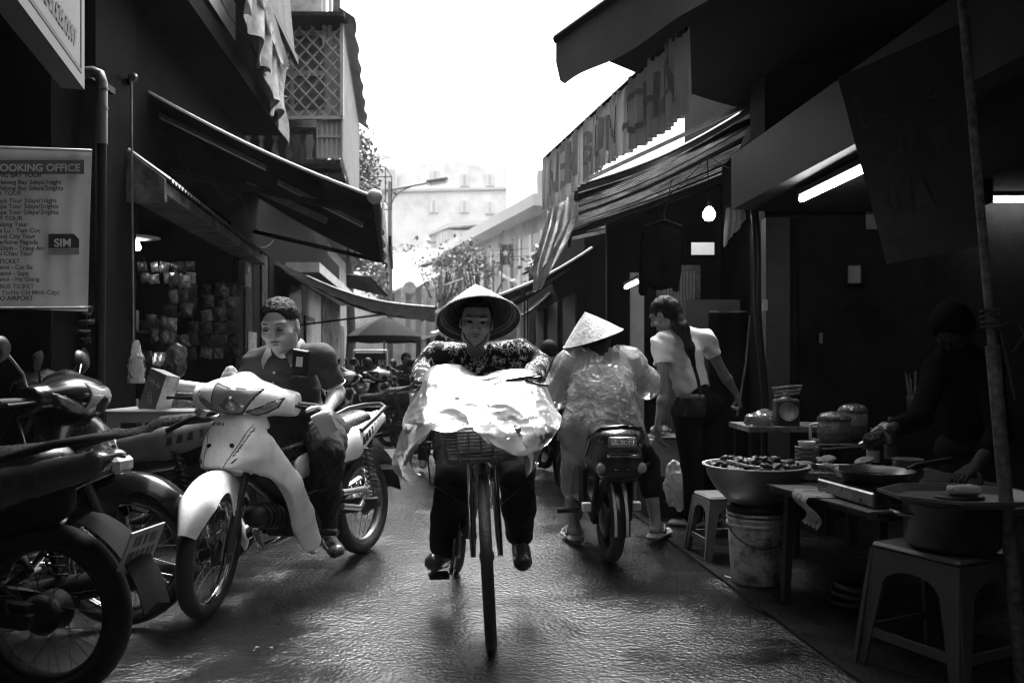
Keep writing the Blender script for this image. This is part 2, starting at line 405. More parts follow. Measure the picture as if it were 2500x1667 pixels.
# vertical boards, gate and old posters on the wall past the shop
for i, y in enumerate((8.78, 9.2, 9.65, 10.1, 10.6)):
    strip(y, y+.36, lambda q: XL(q)-.01, lambda q: XL(q)+.03+.01*(i % 2), 0.02, 2.5).build('shutter_board', m_wood if i % 2 else m_wall_dk, h)
m_poster = mat('torn_poster', .3, .8, var=.8, vs=14, stain=.9, ss=14)
strip(9.3, 9.75, lambda q: XL(q)+.031, lambda q: XL(q)+.05, 1.0, 1.45).build('torn_poster', m_poster, h)
# drain pipe on the near pillar
m_pipe = mat('grey_pipe', .12, .4, var=.2)
pp = [P(200, 178, 4.6), P(228, 176, 4.6), P(243, 182, 4.6), P(248, 200, 4.6), P(248, 330, 4.6), P(248, 352, 4.6)]
dp = thing('drain_pipe', 'grey plastic drain pipe with an elbow beside the white roof sign', 'pipe', (pp[-1].x, pp[-1].y, pp[-1].z))
B().tube(pp, .032, 14).build('pipe', m_pipe, dp)
for y in (214, 262): B().tube([P(248, y, 4.6), P(248, y+5, 4.6)], .036, 14).build('pipe_collar', m_pipe, dp)
B().tube([P(248, 352, 4.6), P(246, 700, 4.75), P(244, 900, 4.8), V((-2.52, 4.86, 0))], .028, 10).build('lower_pipe', m_black, dp)
B().box(P(222, 190, 4.85), (.05, .5, .04)).build('wall_bracket', m_dkmetal, dp)
# ------------------------------------------------------------------ left: balcony house with lattice bay
h = thing('balcony_house', 'old house with a latticed window bay and balusters above the dark awning', 'building', (-3.8, 14, 0))
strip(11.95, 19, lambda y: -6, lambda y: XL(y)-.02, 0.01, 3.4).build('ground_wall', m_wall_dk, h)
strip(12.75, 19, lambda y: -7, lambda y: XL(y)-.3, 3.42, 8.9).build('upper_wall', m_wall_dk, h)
m_uwall = mat('stained_render', .5, .85, var=.3, vs=2, bump=.4, bs=20, stain=.35, ss=3)
Yb = 12.0
B().box(((-4.3-2.95)/2, 12.5, 7.6), (1.35, .3, 2.85)).build('rendered_wall', m_uwall, h)
for px in (792, 806): B().box(P(px, -40, 12.1), (.05, .06, 1.9)).build('shutter_strip', m_white, h)
B().beam(P(822, -10, 12.2), P(822, 52, 12.2), .1, .1).build('corner_post', m_conc, h)
def bayx(y): return -2.56-.144*(y-12)
strip(12.0, 17.2, lambda y: bayx(y)-.03, lambda y: bayx(y)-.008, 4.18, 6.2).build('bay_side', m_board, h)
def bays(u, v):
    y = 12.0+u*5.2; return (bayx(y)+.022*math.sin(u*2*math.pi*42), y, 4.16+v*2.05)
B().grid(bays, 252, 1, thick=.002).build('bay_sheet', mat('bay_sheet', .34, .6, .1, var=.2, stain=.25), h)
strip(12.0, 17.2, lambda y: -3.9, lambda y: bayx(y), 6.2, 6.26).build('bay_roof', m_dkmetal, h)
strip(12.05, 17.2, lambda y: -3.46, lambda y: bayx(y)-.03, 4.1, 4.16).build('bay_floor', m_wood, h)
for y in (12.4, 13.2, 14.0, 15, 16): B().beam((-3.6, y, 4.07), (bayx(y)-.02, y, 4.07), .06, .07).build('joist', m_wood, h)
def bcan(u, v):
    y = 11.9+u*5.6; return (bayx(y)-.05+.24*v+.02*math.sin(u*40)*v, y, 6.40-.16*v-.04*v*abs(math.sin(u*23)))
B().grid(bcan, 60, 4, thick=.01).build('bay_awning', m_board, h)
B().box(((-3.95-2.5)/2, 11.86, 6.22), (1.5, .3, .06)).build('bay_eave', m_dkmetal, h)
# window in the bay and its lattice
x0, x1, z0, z1 = -3.5, -2.56, 4.79, 6.14
w = B().box(((x0+x1)/2, 12.13, (z0+z1)/2), (x1-x0, .02, z1-z0)).build('window', mat('window_frame_paint', .4, .6), h)
m_frost = mat('frosted_pane', .12, .3, var=.25, vs=2)
for (a, b2) in ((715, 788), (660, 705)):
    for (c, d) in ((92, 170), (188, 268)):
        p, q = P(a, d, 12.1), P(b2, c, 12.1)
        pn = B().box(((p.x+q.x)/2+.02, 12.112, (p.z+q.z)/2), (q.x-p.x, .012, q.z-p.z)).build('pane', m_frost, w)
        B().box(((p.x+q.x)/2+.02, 12.10, q.z), (q.x-p.x+.03, .03, .022)).build('pane_rail', m_glassdk, w)
m_lat = mat('lattice_slat', .42, .6, var=.2, stain=.3)
def clipseg(p, d, x0, x1, z0, z1):
    ts = []
    a, b2 = -99, 99
    for (o, dd, l, hh) in ((p[0], d[0], x0, x1), (p[1], d[1], z0, z1)):
        t1, t2 = (l-o)/dd, (hh-o)/dd
        if t1 > t2: t1, t2 = t2, t1
        a, b2 = max(a, t1), min(b2, t2)
    return (a, b2) if b2-a > .12 else None
for sg in (1, -1):
    for k in range(-12, 13):
        p = (-3.0+k*.205, 5.46); d = (1, sg*1.08); c = clipseg(p, d, x0+.01, x1-.01, z0, z1)
        if c:
            y = 11.985+sg*.012
            B().beam((p[0]+c[0], y, p[1]+d[1]*c[0]), (p[0]+c[1], y, p[1]+d[1]*c[1]), .02, .032, up=(0, 1, 0)).build('lattice_slat', m_lat, h)
for (a, b2) in (((x0, 4.77), (x1+.02, 4.77)), ((x1, 4.77), (x1, 6.18))):
    B().beam((a[0], 11.98, a[1]), (b2[0], 11.98, b2[1]), .05, .05).build('lattice_frame', m_lat, h)
# ribbed metal panel below the lattice
pl = B().box(((P(770, 300, 12).x+x1)/2, 12.06, 4.48), (.32, .02, .58)).build('side_panel', m_board, h)
for k in range(5): B().box((P(774, 300, 12).x+k*.072, 12.03, 4.48), (.022, .03, .58)).build('panel_rib', m_lat, pl)
for z in (4.5, 4.19): B().box(((P(770, 300, 12).x+x1)/2, 12.02, z), (.34, .03, .03)).build('panel_rail', m_lat, pl)
# balusters
m_bal = mat('old_baluster', .28, .85, var=.4, vs=14, bump=.5, bs=50, stain=.5, ss=9)
prof = [(.055,0),(.055,.05),(.035,.06),(.03,.09),(.06,.16),(.066,.2),(.05,.27),(.032,.36),(.03,.41),(.045,.43),(.05,.46),(.05,.52)]
bm = B().lathe(prof, 12).mesh('baluster')
for k in range(6):
    o = link('baluster', bm, m_bal if k == 0 else None, h); o.location = (-4.15+k*.215, 12.5, 4.16); o.matrix_parent_inverse = wm(h).inverted()
B().box((-3.65, 12.5, 4.72), (1.45, .16, .07)).build('handrail', m_bal, h)
B().box((-3.65, 12.5, 4.09), (1.45, .2, .13)).build('balcony_base', m_bal, h)
B().box((-3.55, 12.62, 3.75), (1.3, .14, .55)).build('balcony_wall', m_uwall, h)
B().tube([P(782, 296, 12.3), P(778, 385, 12.3)], .014, 6).build('brace_rod', m_steel, h)
# doorway strips, pale inner room and pipes on the ground floor
strip(12.1, 13.2, lambda y: XL(y)-.02, lambda y: XL(y)+.03, .02, 2.3).build('door', m_glassdk, h)
strip(13.3, 15.6, lambda y: XL(y)-.02, lambda y: XL(y)+.02, .02, 2.4).build('pale_wall', m_pale, h)
strip(13.5, 14.6, lambda y: XL(y)+.021, lambda y: XL(y)+.05, .4, 1.9).build('door_frame', m_black, h)
strip(13.58, 14.52, lambda y: XL(y)+.051, lambda y: XL(y)+.056, .45, 1.82).build('door_panel', m_pale, h)
strip(15.7, 18.8, lambda y: XL(y)-.02, lambda y: XL(y)+.03, .02, 2.6).build('rough_wall', m_conc, h)
strip(12.0, 18.8, lambda y: XL(y)-.02, lambda y: XL(y)+.5, 2.45, 2.6).build('shop_fascia', m_pale, h)
# air-conditioner cage and brackets on the far end of the bay
cg = thing('balcony_cage', 'thin metal plant cage on brackets past the latticed bay', 'cage', (-3.2, 17.4, 4.9))
for z in (4.6, 5.35):
    B().tube([(-3.35, 17.3, z), (-2.75, 17.3, z), (-2.75, 18.2, z), (-3.35, 18.2, z)], .012, 6).build('rail', m_dkmetal, cg)
for x, y in ((-2.75, 17.3), (-2.75, 18.2)): B().tube([(x, y, 4.6), (x, y, 5.35)], .012, 6).build('post', m_dkmetal, cg)
# ------------------------------------------------------------------ left: houses farther on
h = thing('pale_far_house', 'pale low house beyond the latticed bay on the left side', 'building', (-5, 22, 0))
strip(19.2, 27, lambda y: -9, lambda y: XL(y)-.5, 0, 4.2).build('wall', m_pale, h)
strip(19.2, 27, lambda y: -9, lambda y: XL(y)+.1, 4.2, 4.45).build('roof', m_conc, h)
for y in (20, 21.6, 23.2): strip(y, y+.9, lambda q: XL(q)-.5, lambda q: XL(q)-.46, .1, 2.2).build('doorway', m_glassdk, h)
# ------------------------------------------------------------------ right: food shop
h = thing('food_shop_house', 'dark open-fronted food shop house behind the stall', 'building', (3, 4, 0))
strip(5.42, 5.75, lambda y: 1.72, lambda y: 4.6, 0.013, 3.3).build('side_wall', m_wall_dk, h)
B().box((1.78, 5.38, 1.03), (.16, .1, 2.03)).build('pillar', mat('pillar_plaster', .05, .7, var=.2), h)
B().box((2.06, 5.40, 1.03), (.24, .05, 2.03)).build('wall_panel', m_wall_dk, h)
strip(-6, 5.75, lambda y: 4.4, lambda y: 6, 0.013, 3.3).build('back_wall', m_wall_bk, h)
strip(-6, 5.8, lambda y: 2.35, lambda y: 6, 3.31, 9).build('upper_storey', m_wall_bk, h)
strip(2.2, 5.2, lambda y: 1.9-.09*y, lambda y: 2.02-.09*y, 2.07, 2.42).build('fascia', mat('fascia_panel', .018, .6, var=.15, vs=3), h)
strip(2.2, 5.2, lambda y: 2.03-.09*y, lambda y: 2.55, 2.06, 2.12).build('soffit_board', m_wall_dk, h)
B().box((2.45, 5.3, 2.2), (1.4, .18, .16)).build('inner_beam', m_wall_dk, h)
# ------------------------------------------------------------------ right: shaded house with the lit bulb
h = thing('shaded_house', 'shadowy house under the ribbed awning with a corrugated metal door', 'building', (2.3, 8, 0))
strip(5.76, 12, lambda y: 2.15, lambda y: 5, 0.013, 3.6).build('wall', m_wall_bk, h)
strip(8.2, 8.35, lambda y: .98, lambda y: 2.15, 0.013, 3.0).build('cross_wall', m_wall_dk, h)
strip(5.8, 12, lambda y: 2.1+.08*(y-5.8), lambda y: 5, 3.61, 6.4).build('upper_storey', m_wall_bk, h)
def cdoor(u, v): return (1.52+u*.36, 8.17+.012*math.sin(u*2*math.pi*11), .05+v*1.98)
dr = B().grid(cdoor, 66, 1, thick=.003).build('door', m_sheet, h)
for x in (1.5, 1.9): B().box((x, 8.15, 1.03), (.045, .05, 2.0)).build('door_post', m_conc, dr)
B().box((1.7, 8.15, 2.05), (.44, .05, .05)).build('door_head', m_conc, dr)
B().box((1.28, 8.16, 1.0), (.14, .04, 2.0)).build('pale_post', m_pale, h)
B().box((1.86, 7.4, .85), (.5, .06, 1.62)).build('cupboard_side', m_glassdk, h)
B().box((2.1, 6.6, 2.6), (.4, 1.2, .5)).build('inner_lintel', m_wall_dk, h)
# ------------------------------------------------------------------ right: houses farther on
h = thing('awning_house', 'dim house with overlapping dark awnings past the ribbed awning', 'building', (2, 16, 0))
strip(12.05, 19, lambda y: XR(y)-.1, lambda y: 6, 0.013, 3.5).build('wall', m_wall_bk, h)
for y in (12.6, 14.4, 16.2): strip(y, y+1.2, lambda q: XR(q)-.14, lambda q: XR(q)-.1, .05, 2.2).build('doorway', m_black, h)
# ------------------------------------------------------------------ unseen blockers added behind the viewer to darken the foreground
h = thing('rear_blocker', 'unseen dark block added behind the viewer to hold back sky light', 'building', (0, -13, 0))  # added out of view to keep sky light off the foreground
B().box((0, -13, 3), (14, 2, 6)).build('wall', m_wall_bk, h)
tp = B().grid(lambda u, v: (-2.3+u*4.6, -6.3+v*6.6, 3.35-.25*math.sin(u*math.pi)), 12, 12, thick=.01).build('blocker', m_canvas, label='dark tarpaulin added unseen over the street behind the viewer', cat='blocker')  # unseen sheet, added to darken the foreground
# ------------------------------------------------------------------ far buildings
def px_box(mb, a, b, c, d, Y, depth):
    p, q = P(a, d, Y), P(b, c, Y); return mb.box(((p.x+q.x)/2, Y+depth/2, (p.z+q.z)/2), (q.x-p.x, depth, q.z-p.z))
m_far = mat('mist_pale_plaster', .8, .8, var=.08, vs=.3, stain=.2, ss=.5)  # mist fade put into the pale colour of the far walls
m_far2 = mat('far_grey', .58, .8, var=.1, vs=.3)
Yf = 70
h = thing('apartment_block', 'pale apartment block with a low gable painted pale to stand for mist', 'building', (-4, 71, 0))
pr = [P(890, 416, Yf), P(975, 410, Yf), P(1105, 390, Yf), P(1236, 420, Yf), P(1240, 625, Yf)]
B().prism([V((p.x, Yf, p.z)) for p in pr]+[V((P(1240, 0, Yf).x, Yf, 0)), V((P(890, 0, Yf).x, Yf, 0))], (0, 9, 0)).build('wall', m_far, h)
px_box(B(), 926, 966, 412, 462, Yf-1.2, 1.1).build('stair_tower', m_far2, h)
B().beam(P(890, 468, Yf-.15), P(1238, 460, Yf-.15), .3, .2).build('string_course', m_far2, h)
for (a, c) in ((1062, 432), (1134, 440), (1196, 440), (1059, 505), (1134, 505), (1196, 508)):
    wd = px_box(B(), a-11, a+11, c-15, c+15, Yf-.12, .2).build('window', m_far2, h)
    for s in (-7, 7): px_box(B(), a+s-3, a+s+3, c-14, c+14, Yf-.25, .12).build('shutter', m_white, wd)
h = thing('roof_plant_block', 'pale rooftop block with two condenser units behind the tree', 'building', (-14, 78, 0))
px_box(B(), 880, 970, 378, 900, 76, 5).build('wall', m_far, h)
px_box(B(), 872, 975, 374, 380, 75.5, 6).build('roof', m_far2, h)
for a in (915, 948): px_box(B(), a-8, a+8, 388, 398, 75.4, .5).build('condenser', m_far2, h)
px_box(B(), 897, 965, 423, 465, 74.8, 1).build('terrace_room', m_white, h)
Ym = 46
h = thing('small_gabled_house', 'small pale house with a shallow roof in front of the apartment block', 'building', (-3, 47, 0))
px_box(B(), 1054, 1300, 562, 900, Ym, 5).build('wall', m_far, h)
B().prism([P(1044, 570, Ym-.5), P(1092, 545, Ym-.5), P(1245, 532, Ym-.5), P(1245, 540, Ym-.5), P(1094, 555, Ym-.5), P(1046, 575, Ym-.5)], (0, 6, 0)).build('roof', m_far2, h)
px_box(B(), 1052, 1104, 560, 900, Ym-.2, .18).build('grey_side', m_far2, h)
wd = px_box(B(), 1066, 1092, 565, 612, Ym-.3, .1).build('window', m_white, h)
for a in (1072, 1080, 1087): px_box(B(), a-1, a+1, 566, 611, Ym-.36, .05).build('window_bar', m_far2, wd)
# row house on the right where the street bends
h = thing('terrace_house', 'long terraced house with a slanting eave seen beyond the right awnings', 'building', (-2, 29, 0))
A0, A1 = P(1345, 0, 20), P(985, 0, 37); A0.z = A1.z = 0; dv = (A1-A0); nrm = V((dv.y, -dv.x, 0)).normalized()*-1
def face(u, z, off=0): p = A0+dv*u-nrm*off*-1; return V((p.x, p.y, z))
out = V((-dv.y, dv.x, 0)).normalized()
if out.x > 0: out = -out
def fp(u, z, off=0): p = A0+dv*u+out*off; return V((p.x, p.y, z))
m_terr = mat('terrace_plaster', .6, .8, var=.2, vs=.8, stain=.4, ss=1.2)  # lightened as well, mist put into the colour
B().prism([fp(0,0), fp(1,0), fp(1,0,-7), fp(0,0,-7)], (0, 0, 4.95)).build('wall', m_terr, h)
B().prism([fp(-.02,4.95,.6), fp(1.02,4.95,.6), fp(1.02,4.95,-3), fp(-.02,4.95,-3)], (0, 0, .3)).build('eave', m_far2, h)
B().prism([fp(0,2.75,1.2), fp(1,2.75,1.2), fp(1,2.95,0), fp(0,2.95,0)], (0, 0, .12)).build('overhang_slab', m_pale, h)
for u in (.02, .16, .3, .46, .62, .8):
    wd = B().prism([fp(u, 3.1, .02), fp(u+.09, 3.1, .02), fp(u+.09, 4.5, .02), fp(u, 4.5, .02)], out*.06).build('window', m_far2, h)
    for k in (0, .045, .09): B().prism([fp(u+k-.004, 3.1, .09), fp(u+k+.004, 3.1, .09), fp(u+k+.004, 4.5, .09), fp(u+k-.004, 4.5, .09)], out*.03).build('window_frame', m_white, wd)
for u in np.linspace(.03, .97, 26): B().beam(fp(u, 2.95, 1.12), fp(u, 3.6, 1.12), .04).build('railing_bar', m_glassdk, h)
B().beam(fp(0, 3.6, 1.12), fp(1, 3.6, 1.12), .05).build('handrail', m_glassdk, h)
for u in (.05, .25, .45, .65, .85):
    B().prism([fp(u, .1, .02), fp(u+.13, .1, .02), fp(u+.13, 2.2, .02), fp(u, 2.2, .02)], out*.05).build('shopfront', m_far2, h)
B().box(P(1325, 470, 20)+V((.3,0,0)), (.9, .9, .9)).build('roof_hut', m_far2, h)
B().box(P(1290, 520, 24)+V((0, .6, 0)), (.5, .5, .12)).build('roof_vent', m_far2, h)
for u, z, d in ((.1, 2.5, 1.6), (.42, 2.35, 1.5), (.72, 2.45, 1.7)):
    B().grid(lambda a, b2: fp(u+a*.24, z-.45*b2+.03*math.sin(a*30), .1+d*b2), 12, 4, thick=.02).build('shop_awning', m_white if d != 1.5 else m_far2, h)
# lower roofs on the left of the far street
h = thing('tile_roof_house', 'low house with a long sloping tiled roof and columns, coloured pale to stand for mist', 'building', (-6, 30, 0))
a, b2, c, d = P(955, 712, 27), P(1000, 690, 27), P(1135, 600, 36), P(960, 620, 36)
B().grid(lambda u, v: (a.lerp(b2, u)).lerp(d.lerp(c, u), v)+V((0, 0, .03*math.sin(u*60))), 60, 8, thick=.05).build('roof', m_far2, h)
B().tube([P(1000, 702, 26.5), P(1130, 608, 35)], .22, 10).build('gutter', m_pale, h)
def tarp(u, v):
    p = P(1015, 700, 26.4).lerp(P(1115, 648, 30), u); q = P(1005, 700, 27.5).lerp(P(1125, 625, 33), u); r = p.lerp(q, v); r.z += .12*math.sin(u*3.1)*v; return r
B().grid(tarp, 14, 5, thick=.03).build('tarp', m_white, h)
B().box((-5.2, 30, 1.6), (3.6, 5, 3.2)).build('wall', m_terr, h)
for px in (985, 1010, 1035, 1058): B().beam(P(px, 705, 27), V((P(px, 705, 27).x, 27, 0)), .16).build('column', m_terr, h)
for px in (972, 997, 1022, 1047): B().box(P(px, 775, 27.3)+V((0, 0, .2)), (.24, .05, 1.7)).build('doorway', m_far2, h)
# ------------------------------------------------------------------ trees
m_leaf = mat('foliage', .12, .5, var=.5, vs=3); m_bark = mat('bark', .06, .9, var=.4, bump=.5, bs=30)
def tree(label, base, top, rad, n, seed, leaf=.11, squash=1.0, clumps=11):
    r = random.Random(seed); t = thing('street_tree', label, 'tree', base, group='trees beyond the market')
    base = V(base); top = V(top); tb = B(); mid = base.lerp(top, .6)+V((r.uniform(-.2,.2), r.uniform(-.2,.2), 0))
    tb.tube([base, base.lerp(mid, .5)+V((.06,0,0)), mid, top], [.16, .12, .09, .03], 8)
    cl = []
    for k in range(clumps):
        d = V((r.gauss(0,1), r.gauss(0,1), r.gauss(0,.8)*squash)); d = d.normalized()*rad*r.uniform(.35, .95); c = top+d; cl.append((c, rad*r.uniform(.28, .5)))
        tb.tube([mid.lerp(top, r.uniform(0,.6)), (mid+c)/2+V((0,0,-.1)), c], [.045, .03, .012], 5)
    tb.build('trunk', m_bark, t)
    vs = np.zeros((n*4, 3)); rg = np.random.default_rng(seed)
    for k in range(n):
        c, rr = cl[k % clumps]; p = np.array(c)+rg.normal(0, 1, 3)*rr*.55
        u = rg.normal(0, 1, 3); u /= np.linalg.norm(u); w = np.cross(u, rg.normal(0, 1, 3)); w /= np.linalg.norm(w); s = leaf*rg.uniform(.6, 1.3)
        vs[k*4:k*4+4] = [p-u*s, p-w*s*.45, p+u*s, p+w*s*.45]
    link('crown', npmesh('crown', vs, np.arange(n*4).reshape(-1, 4), False), m_leaf, t)
tree('leafy tree rising past the end of the latticed bay', (-4.3, 21, 0), (-4.12, 21, 6.4), .8, 1700, 3, leaf=.08, squash=3.2, clumps=18)
tree('small loose tree in front of the terraced house', (-.9, 23, 0), (-1.05, 23, 3.9), 1.1, 900, 5, leaf=.065)
tree('spreading tree before the terraced house, nearer the tiled roof', (-2.4, 27, 0), (-2.2, 27, 4.3), 1.1, 800, 8, leaf=.07)
tree('dense low tree behind the tiled roof beside the lamp post', (-6.0, 38, 0), (-5.4, 38, 4.9), 2.3, 3000, 9, leaf=.16)
tree('thin tree between the terraced house and the ribbed awning', (.75, 17.6, 0), (.75, 17.6, 3.15), .55, 900, 12, leaf=.08)
# climbing plant hanging down the far side of the bay
vs = []; rg = np.random.default_rng(4)
for k in range(900):
    y = rg.uniform(17, 19); p = np.array([bayx(y)+rg.normal(.12, .12), y, 3.2+rg.random()**.7*2.6]); u = rg.normal(0, 1, 3); u /= np.linalg.norm(u); w = np.cross(u, rg.normal(0,1,3)); w /= np.linalg.norm(w); s = .06
    vs += [p-u*s, p-w*s*.5, p+u*s, p+w*s*.5]
link('climbing_plant', npmesh('climbing_plant', np.array(vs), np.arange(len(vs)).reshape(-1, 4), False), m_leaf)
tag(bpy.data.objects['climbing_plant'], 'leafy creeper hanging down past the latticed bay', 'plant')
# ------------------------------------------------------------------ street lamp
lp = thing('street_lamp', 'tall grey street lamp with a curved brace and flat lamp head', 'street lamp', (P(952, 0, 25).x, 25, 0))
m_lampgrey = mat('lamp_grey', .12, .5, .2)
bp = V((P(952, 0, 25).x, 25, 0))
B().tube([bp, bp+V((0,0,3.5)), V((bp.x, 25, P(952, 444, 25).z))], [.11, .09, .06], 12).build('pole', m_lampgrey, lp)
a, b2 = P(953, 464, 25), P(1044, 447, 25)
B().tube([a, b2], .035, 8).build('arm', m_lampgrey, lp)
B().tube([P(953, 505, 25), P(962, 482, 25), P(980, 466, 25), P(1005, 455, 25)], .025, 8).build('brace', m_lampgrey, lp)
hd = B(); c, d = P(1042, 447, 25), P(1094, 439, 25); hd.beam(c, d, .3, .1); hd.build('lamp_head', m_lampgrey, lp)
for k in range(7): B().beam(c.lerp(d, .2+k*.11)+V((0,-.16,-.03)), c.lerp(d, .2+k*.11)+V((0,.16,-.03)), .03, .1).build('cooling_fin', m_dkmetal, lp)
l2 = thing('street_lamp', 'small white street lamp on a bent arm beyond the right awnings', 'street lamp', (P(1267, 0, 21).x, 21, 0))
b3 = V((P(1267, 0, 21).x, 21, 0))
B().tube([b3, P(1267, 672, 21)], .06, 10).build('pole', m_white, l2)
B().tube([P(1267, 690, 21), P(1240, 680, 21), P(1218, 668, 21)], [.03, .03, .06], 8).build('arm', m_white, l2)
B().tube([P(1266, 698, 21), P(1258, 684, 21)], .02, 6).build('brace', m_white, l2)
# overhead cables
m_wire = mat('cable', .02, .6)
def wire(a, b2, sag, lab, r=.008):
    pts = [a.lerp(b2, t)+V((0, 0, -sag*4*t*(1-t))) for t in np.linspace(0, 1, 17)]
    B().tube(pts, r, 5).build('overhead_cable', m_wire, label=lab, cat='cable', group='cables over the street')
wire(P(952, 680, 25), P(1250, 690, 24), .35, 'pale cable sagging from the tall lamp pole to the right awnings')
wire(P(1160, 612, 22), P(1335, 600, 21), .05, 'upper of two thin cables crossing the terraced house')
wire(P(1160, 625, 22), P(1335, 620, 21), .05, 'lower of two thin cables crossing the terraced house')
# flag by the terraced house
fl = thing('flag', 'dark flag with a pale star hanging by the terraced house', 'flag', P(1235, 645, 19.5))
B().grid(lambda u, v: P(1222+u*24+2*math.sin(v*7), 597+v*50, 19.5+.05*math.sin(u*9)), 8, 8, thick=.004).build('cloth', mat('flag_cloth', .12, .7), fl)
st = []; c = P(1234, 618, 19.4)
for k in range(10):
    r = (.09 if k % 2 == 0 else .037); q = math.pi/2+k*math.pi/5; st.append(c+V((r*math.cos(q), 0, r*math.sin(q))))
B().prism(st, (0, .012, 0)).build('star', m_white, fl)
B().tube([P(1221, 592, 19.5), P(1221, 660, 19.5)], .012, 6).build('staff', m_wood, fl)

rr = random.Random(21)
def slack(label, pts, sag, r=.006):
    q = []
    for i in range(len(pts)-1):
        for t in np.linspace(0, 1, 9)[:-1 if i < len(pts)-2 else None]: q.append(V(pts[i]).lerp(V(pts[i+1]), t)+V((0, 0, -sag*4*t*(1-t))))
    B().tube(q, r, 5).build('wall_cable', m_wire, label=label, cat='cable', group='cables on the house walls')
slack('loose cable looping along the wall under the big black awning', [(XL(6.6)+.06, 6.6, 2.9), (XL(7.6)+.08, 7.6, 2.85), (XL(8.8)+.06, 8.8, 2.95), (XL(10.5)+.05, 10.5, 2.8)], .14)
slack('second thinner cable drooping below the loose cable on the left wall', [(XL(7.2)+.06, 7.2, 2.75), (XL(8.6)+.1, 8.6, 2.7), (XL(10.8)+.05, 10.8, 2.75)], .22, .004)
slack('black cable hanging from the fascia end to the back counter', [(1.5, 5.28, 2.4), (1.62, 5.3, 1.9), (1.7, 5.3, .75)], .05)
slack('cable strung under the ribbed awning to the hanging bulb', [(2.0, 6.5, 2.75), P(1731, 505, 6.4)+V((0, 0, .42)), (1.0, 7.4, 2.4)], .1, .004)
slack('cable sagging across the upper left balcony front', [(soff(5.6)+.08, 5.6, 4.2), (soff(7.4)+.1, 7.4, 4.05), (soff(9.2)+.08, 9.2, 4.15)], .12)
mb_ = thing('meter_box', 'small grey meter box with cables on the left wall below the black awning', 'meter box', (XL(9.0), 9.0, 2.0))
B().box((XL(9.0)+.07, 9.0, 2.08), (.1, .22, .3), bev=.01).build('case', mat('meter_grey', .12, .5), mb_)
B().box((XL(9.0)+.123, 9.0, 2.13), (.006, .12, .1)).build('window', m_glassdk, mb_)
# ------------------------------------------------------------------ text laid on curved surfaces
import bmesh
def text_on(body, fn, box, parent, m, bold=0, cuts=2, name='lettering'):
    """body stretched into box (u0,u1,v0,v1) of surface fn(u,v)"""
    me = text_mesh(body, bold); bm = bmesh.new(); bm.from_mesh(me)
    bmesh.ops.triangulate(bm, faces=bm.faces)
    for _ in range(cuts): bmesh.ops.subdivide_edges(bm, edges=bm.edges, cuts=1, use_grid_fill=True)
    xs = [v.co.x for v in bm.verts]; ys = [v.co.y for v in bm.verts]; x0, x1, y0, y1 = min(xs), max(xs), min(ys), max(ys)
    for v in bm.verts:
        u = box[0]+(v.co.x-x0)/(x1-x0)*(box[1]-box[0]); w = box[2]+(v.co.y-y0)/(y1-y0)*(box[3]-box[2]); v.co = V(fn(u, w))
    bm.to_mesh(me); bm.free(); me.name = name; me.materials.clear(); return link(name, me, m, parent)
def trans_mat(name, val, tr, var=.2, vs=6, bump=0, bs=40, rough=.5, stain=0):
    m = mat(name, val, rough, var=var, vs=vs, bump=bump, bs=bs, stain=stain); nt = m.node_tree; b = nt.nodes['Principled BSDF']; out = nt.nodes['Material Output']
    t = nt.nodes.new('ShaderNodeBsdfTranslucent'); mx = nt.nodes.new('ShaderNodeMixShader'); mx.inputs[0].default_value = tr
    nt.links.new(b.inputs['Base Color'].links[0].from_socket, t.inputs[0])
    nt.links.new(b.outputs[0], mx.inputs[1]); nt.links.new(t.outputs[0], mx.inputs[2]); nt.links.new(mx.outputs[0], out.inputs[0]); return m
m_banner = trans_mat('banner_cloth', .6, .5, var=.12, vs=5, stain=.12)
m_tarp = trans_mat('pale_tarp', .72, .4, var=.3, vs=4, rough=.35, stain=.3)
m_rag = trans_mat('rough_cloth', .42, .25, var=.35, vs=9, bump=.8, bs=40, rough=.8, stain=.35)
m_ribl = trans_mat('rib_glint', .42, .5, var=.5, vs=5, rough=.4, stain=.5)  # pale crest colour paints the glints along the ridges
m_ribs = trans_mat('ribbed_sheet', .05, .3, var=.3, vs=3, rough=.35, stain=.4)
def bil(a, b, c, d): return lambda u, v: a.lerp(b, u).lerp(d.lerp(c, u), v)
# ------------------------------------------------------------------ big left awning
a, b, c, d = V((-2.88, 6.2, 3.2)), V((-1.07, 6.25, 2.36)), V((-1.62, 10.1, 2.36)), V((-3.22, 10.1, 3.2))
t = thing('canvas_awning', 'large black canvas awning with a painted sky-lit edge over the left shops', 'awning', a)
f0 = bil(a, b, c, d)
B().grid(lambda u, v: f0(u, v)+V((0, 0, -.05*math.sin(u*math.pi)-.012*math.sin(v*20))), 16, 24, thick=.012).build('canvas', m_canvas, t)
B().tube([f0(u, -.004)+V((0, -.01, .006-.05*math.sin(u*math.pi))) for u in np.linspace(0, 1, 14)], .013, 6).build('bright_edge', m_white, t)  # white tube paints the sky-lit rim of the canvas
B().tube([b, c], .035, 10).build('front_bar', m_dkmetal, t)
B().lathe([(0,-.06),(.035,-.05),(.06,-.02),(.062,.01),(.045,.045),(0,.06)], 14, Matrix.Translation(b+V((0,-.04,.01)))).build('bar_end_cap', mat('end_cap', .3, .6), t)
m_fringe = trans_mat('striped_fringe', .5, .3, var=.6, vs=30, stain=.3)
def fr(u, v):
    p = b.lerp(c, u); return p+V((.05+.015*math.sin(u*70), 0, -.03-v*(.2+.10*u*u+.03*math.sin(u*33))))
B().grid(fr, 90, 5, thick=.003).build('fringe', m_fringe, t)
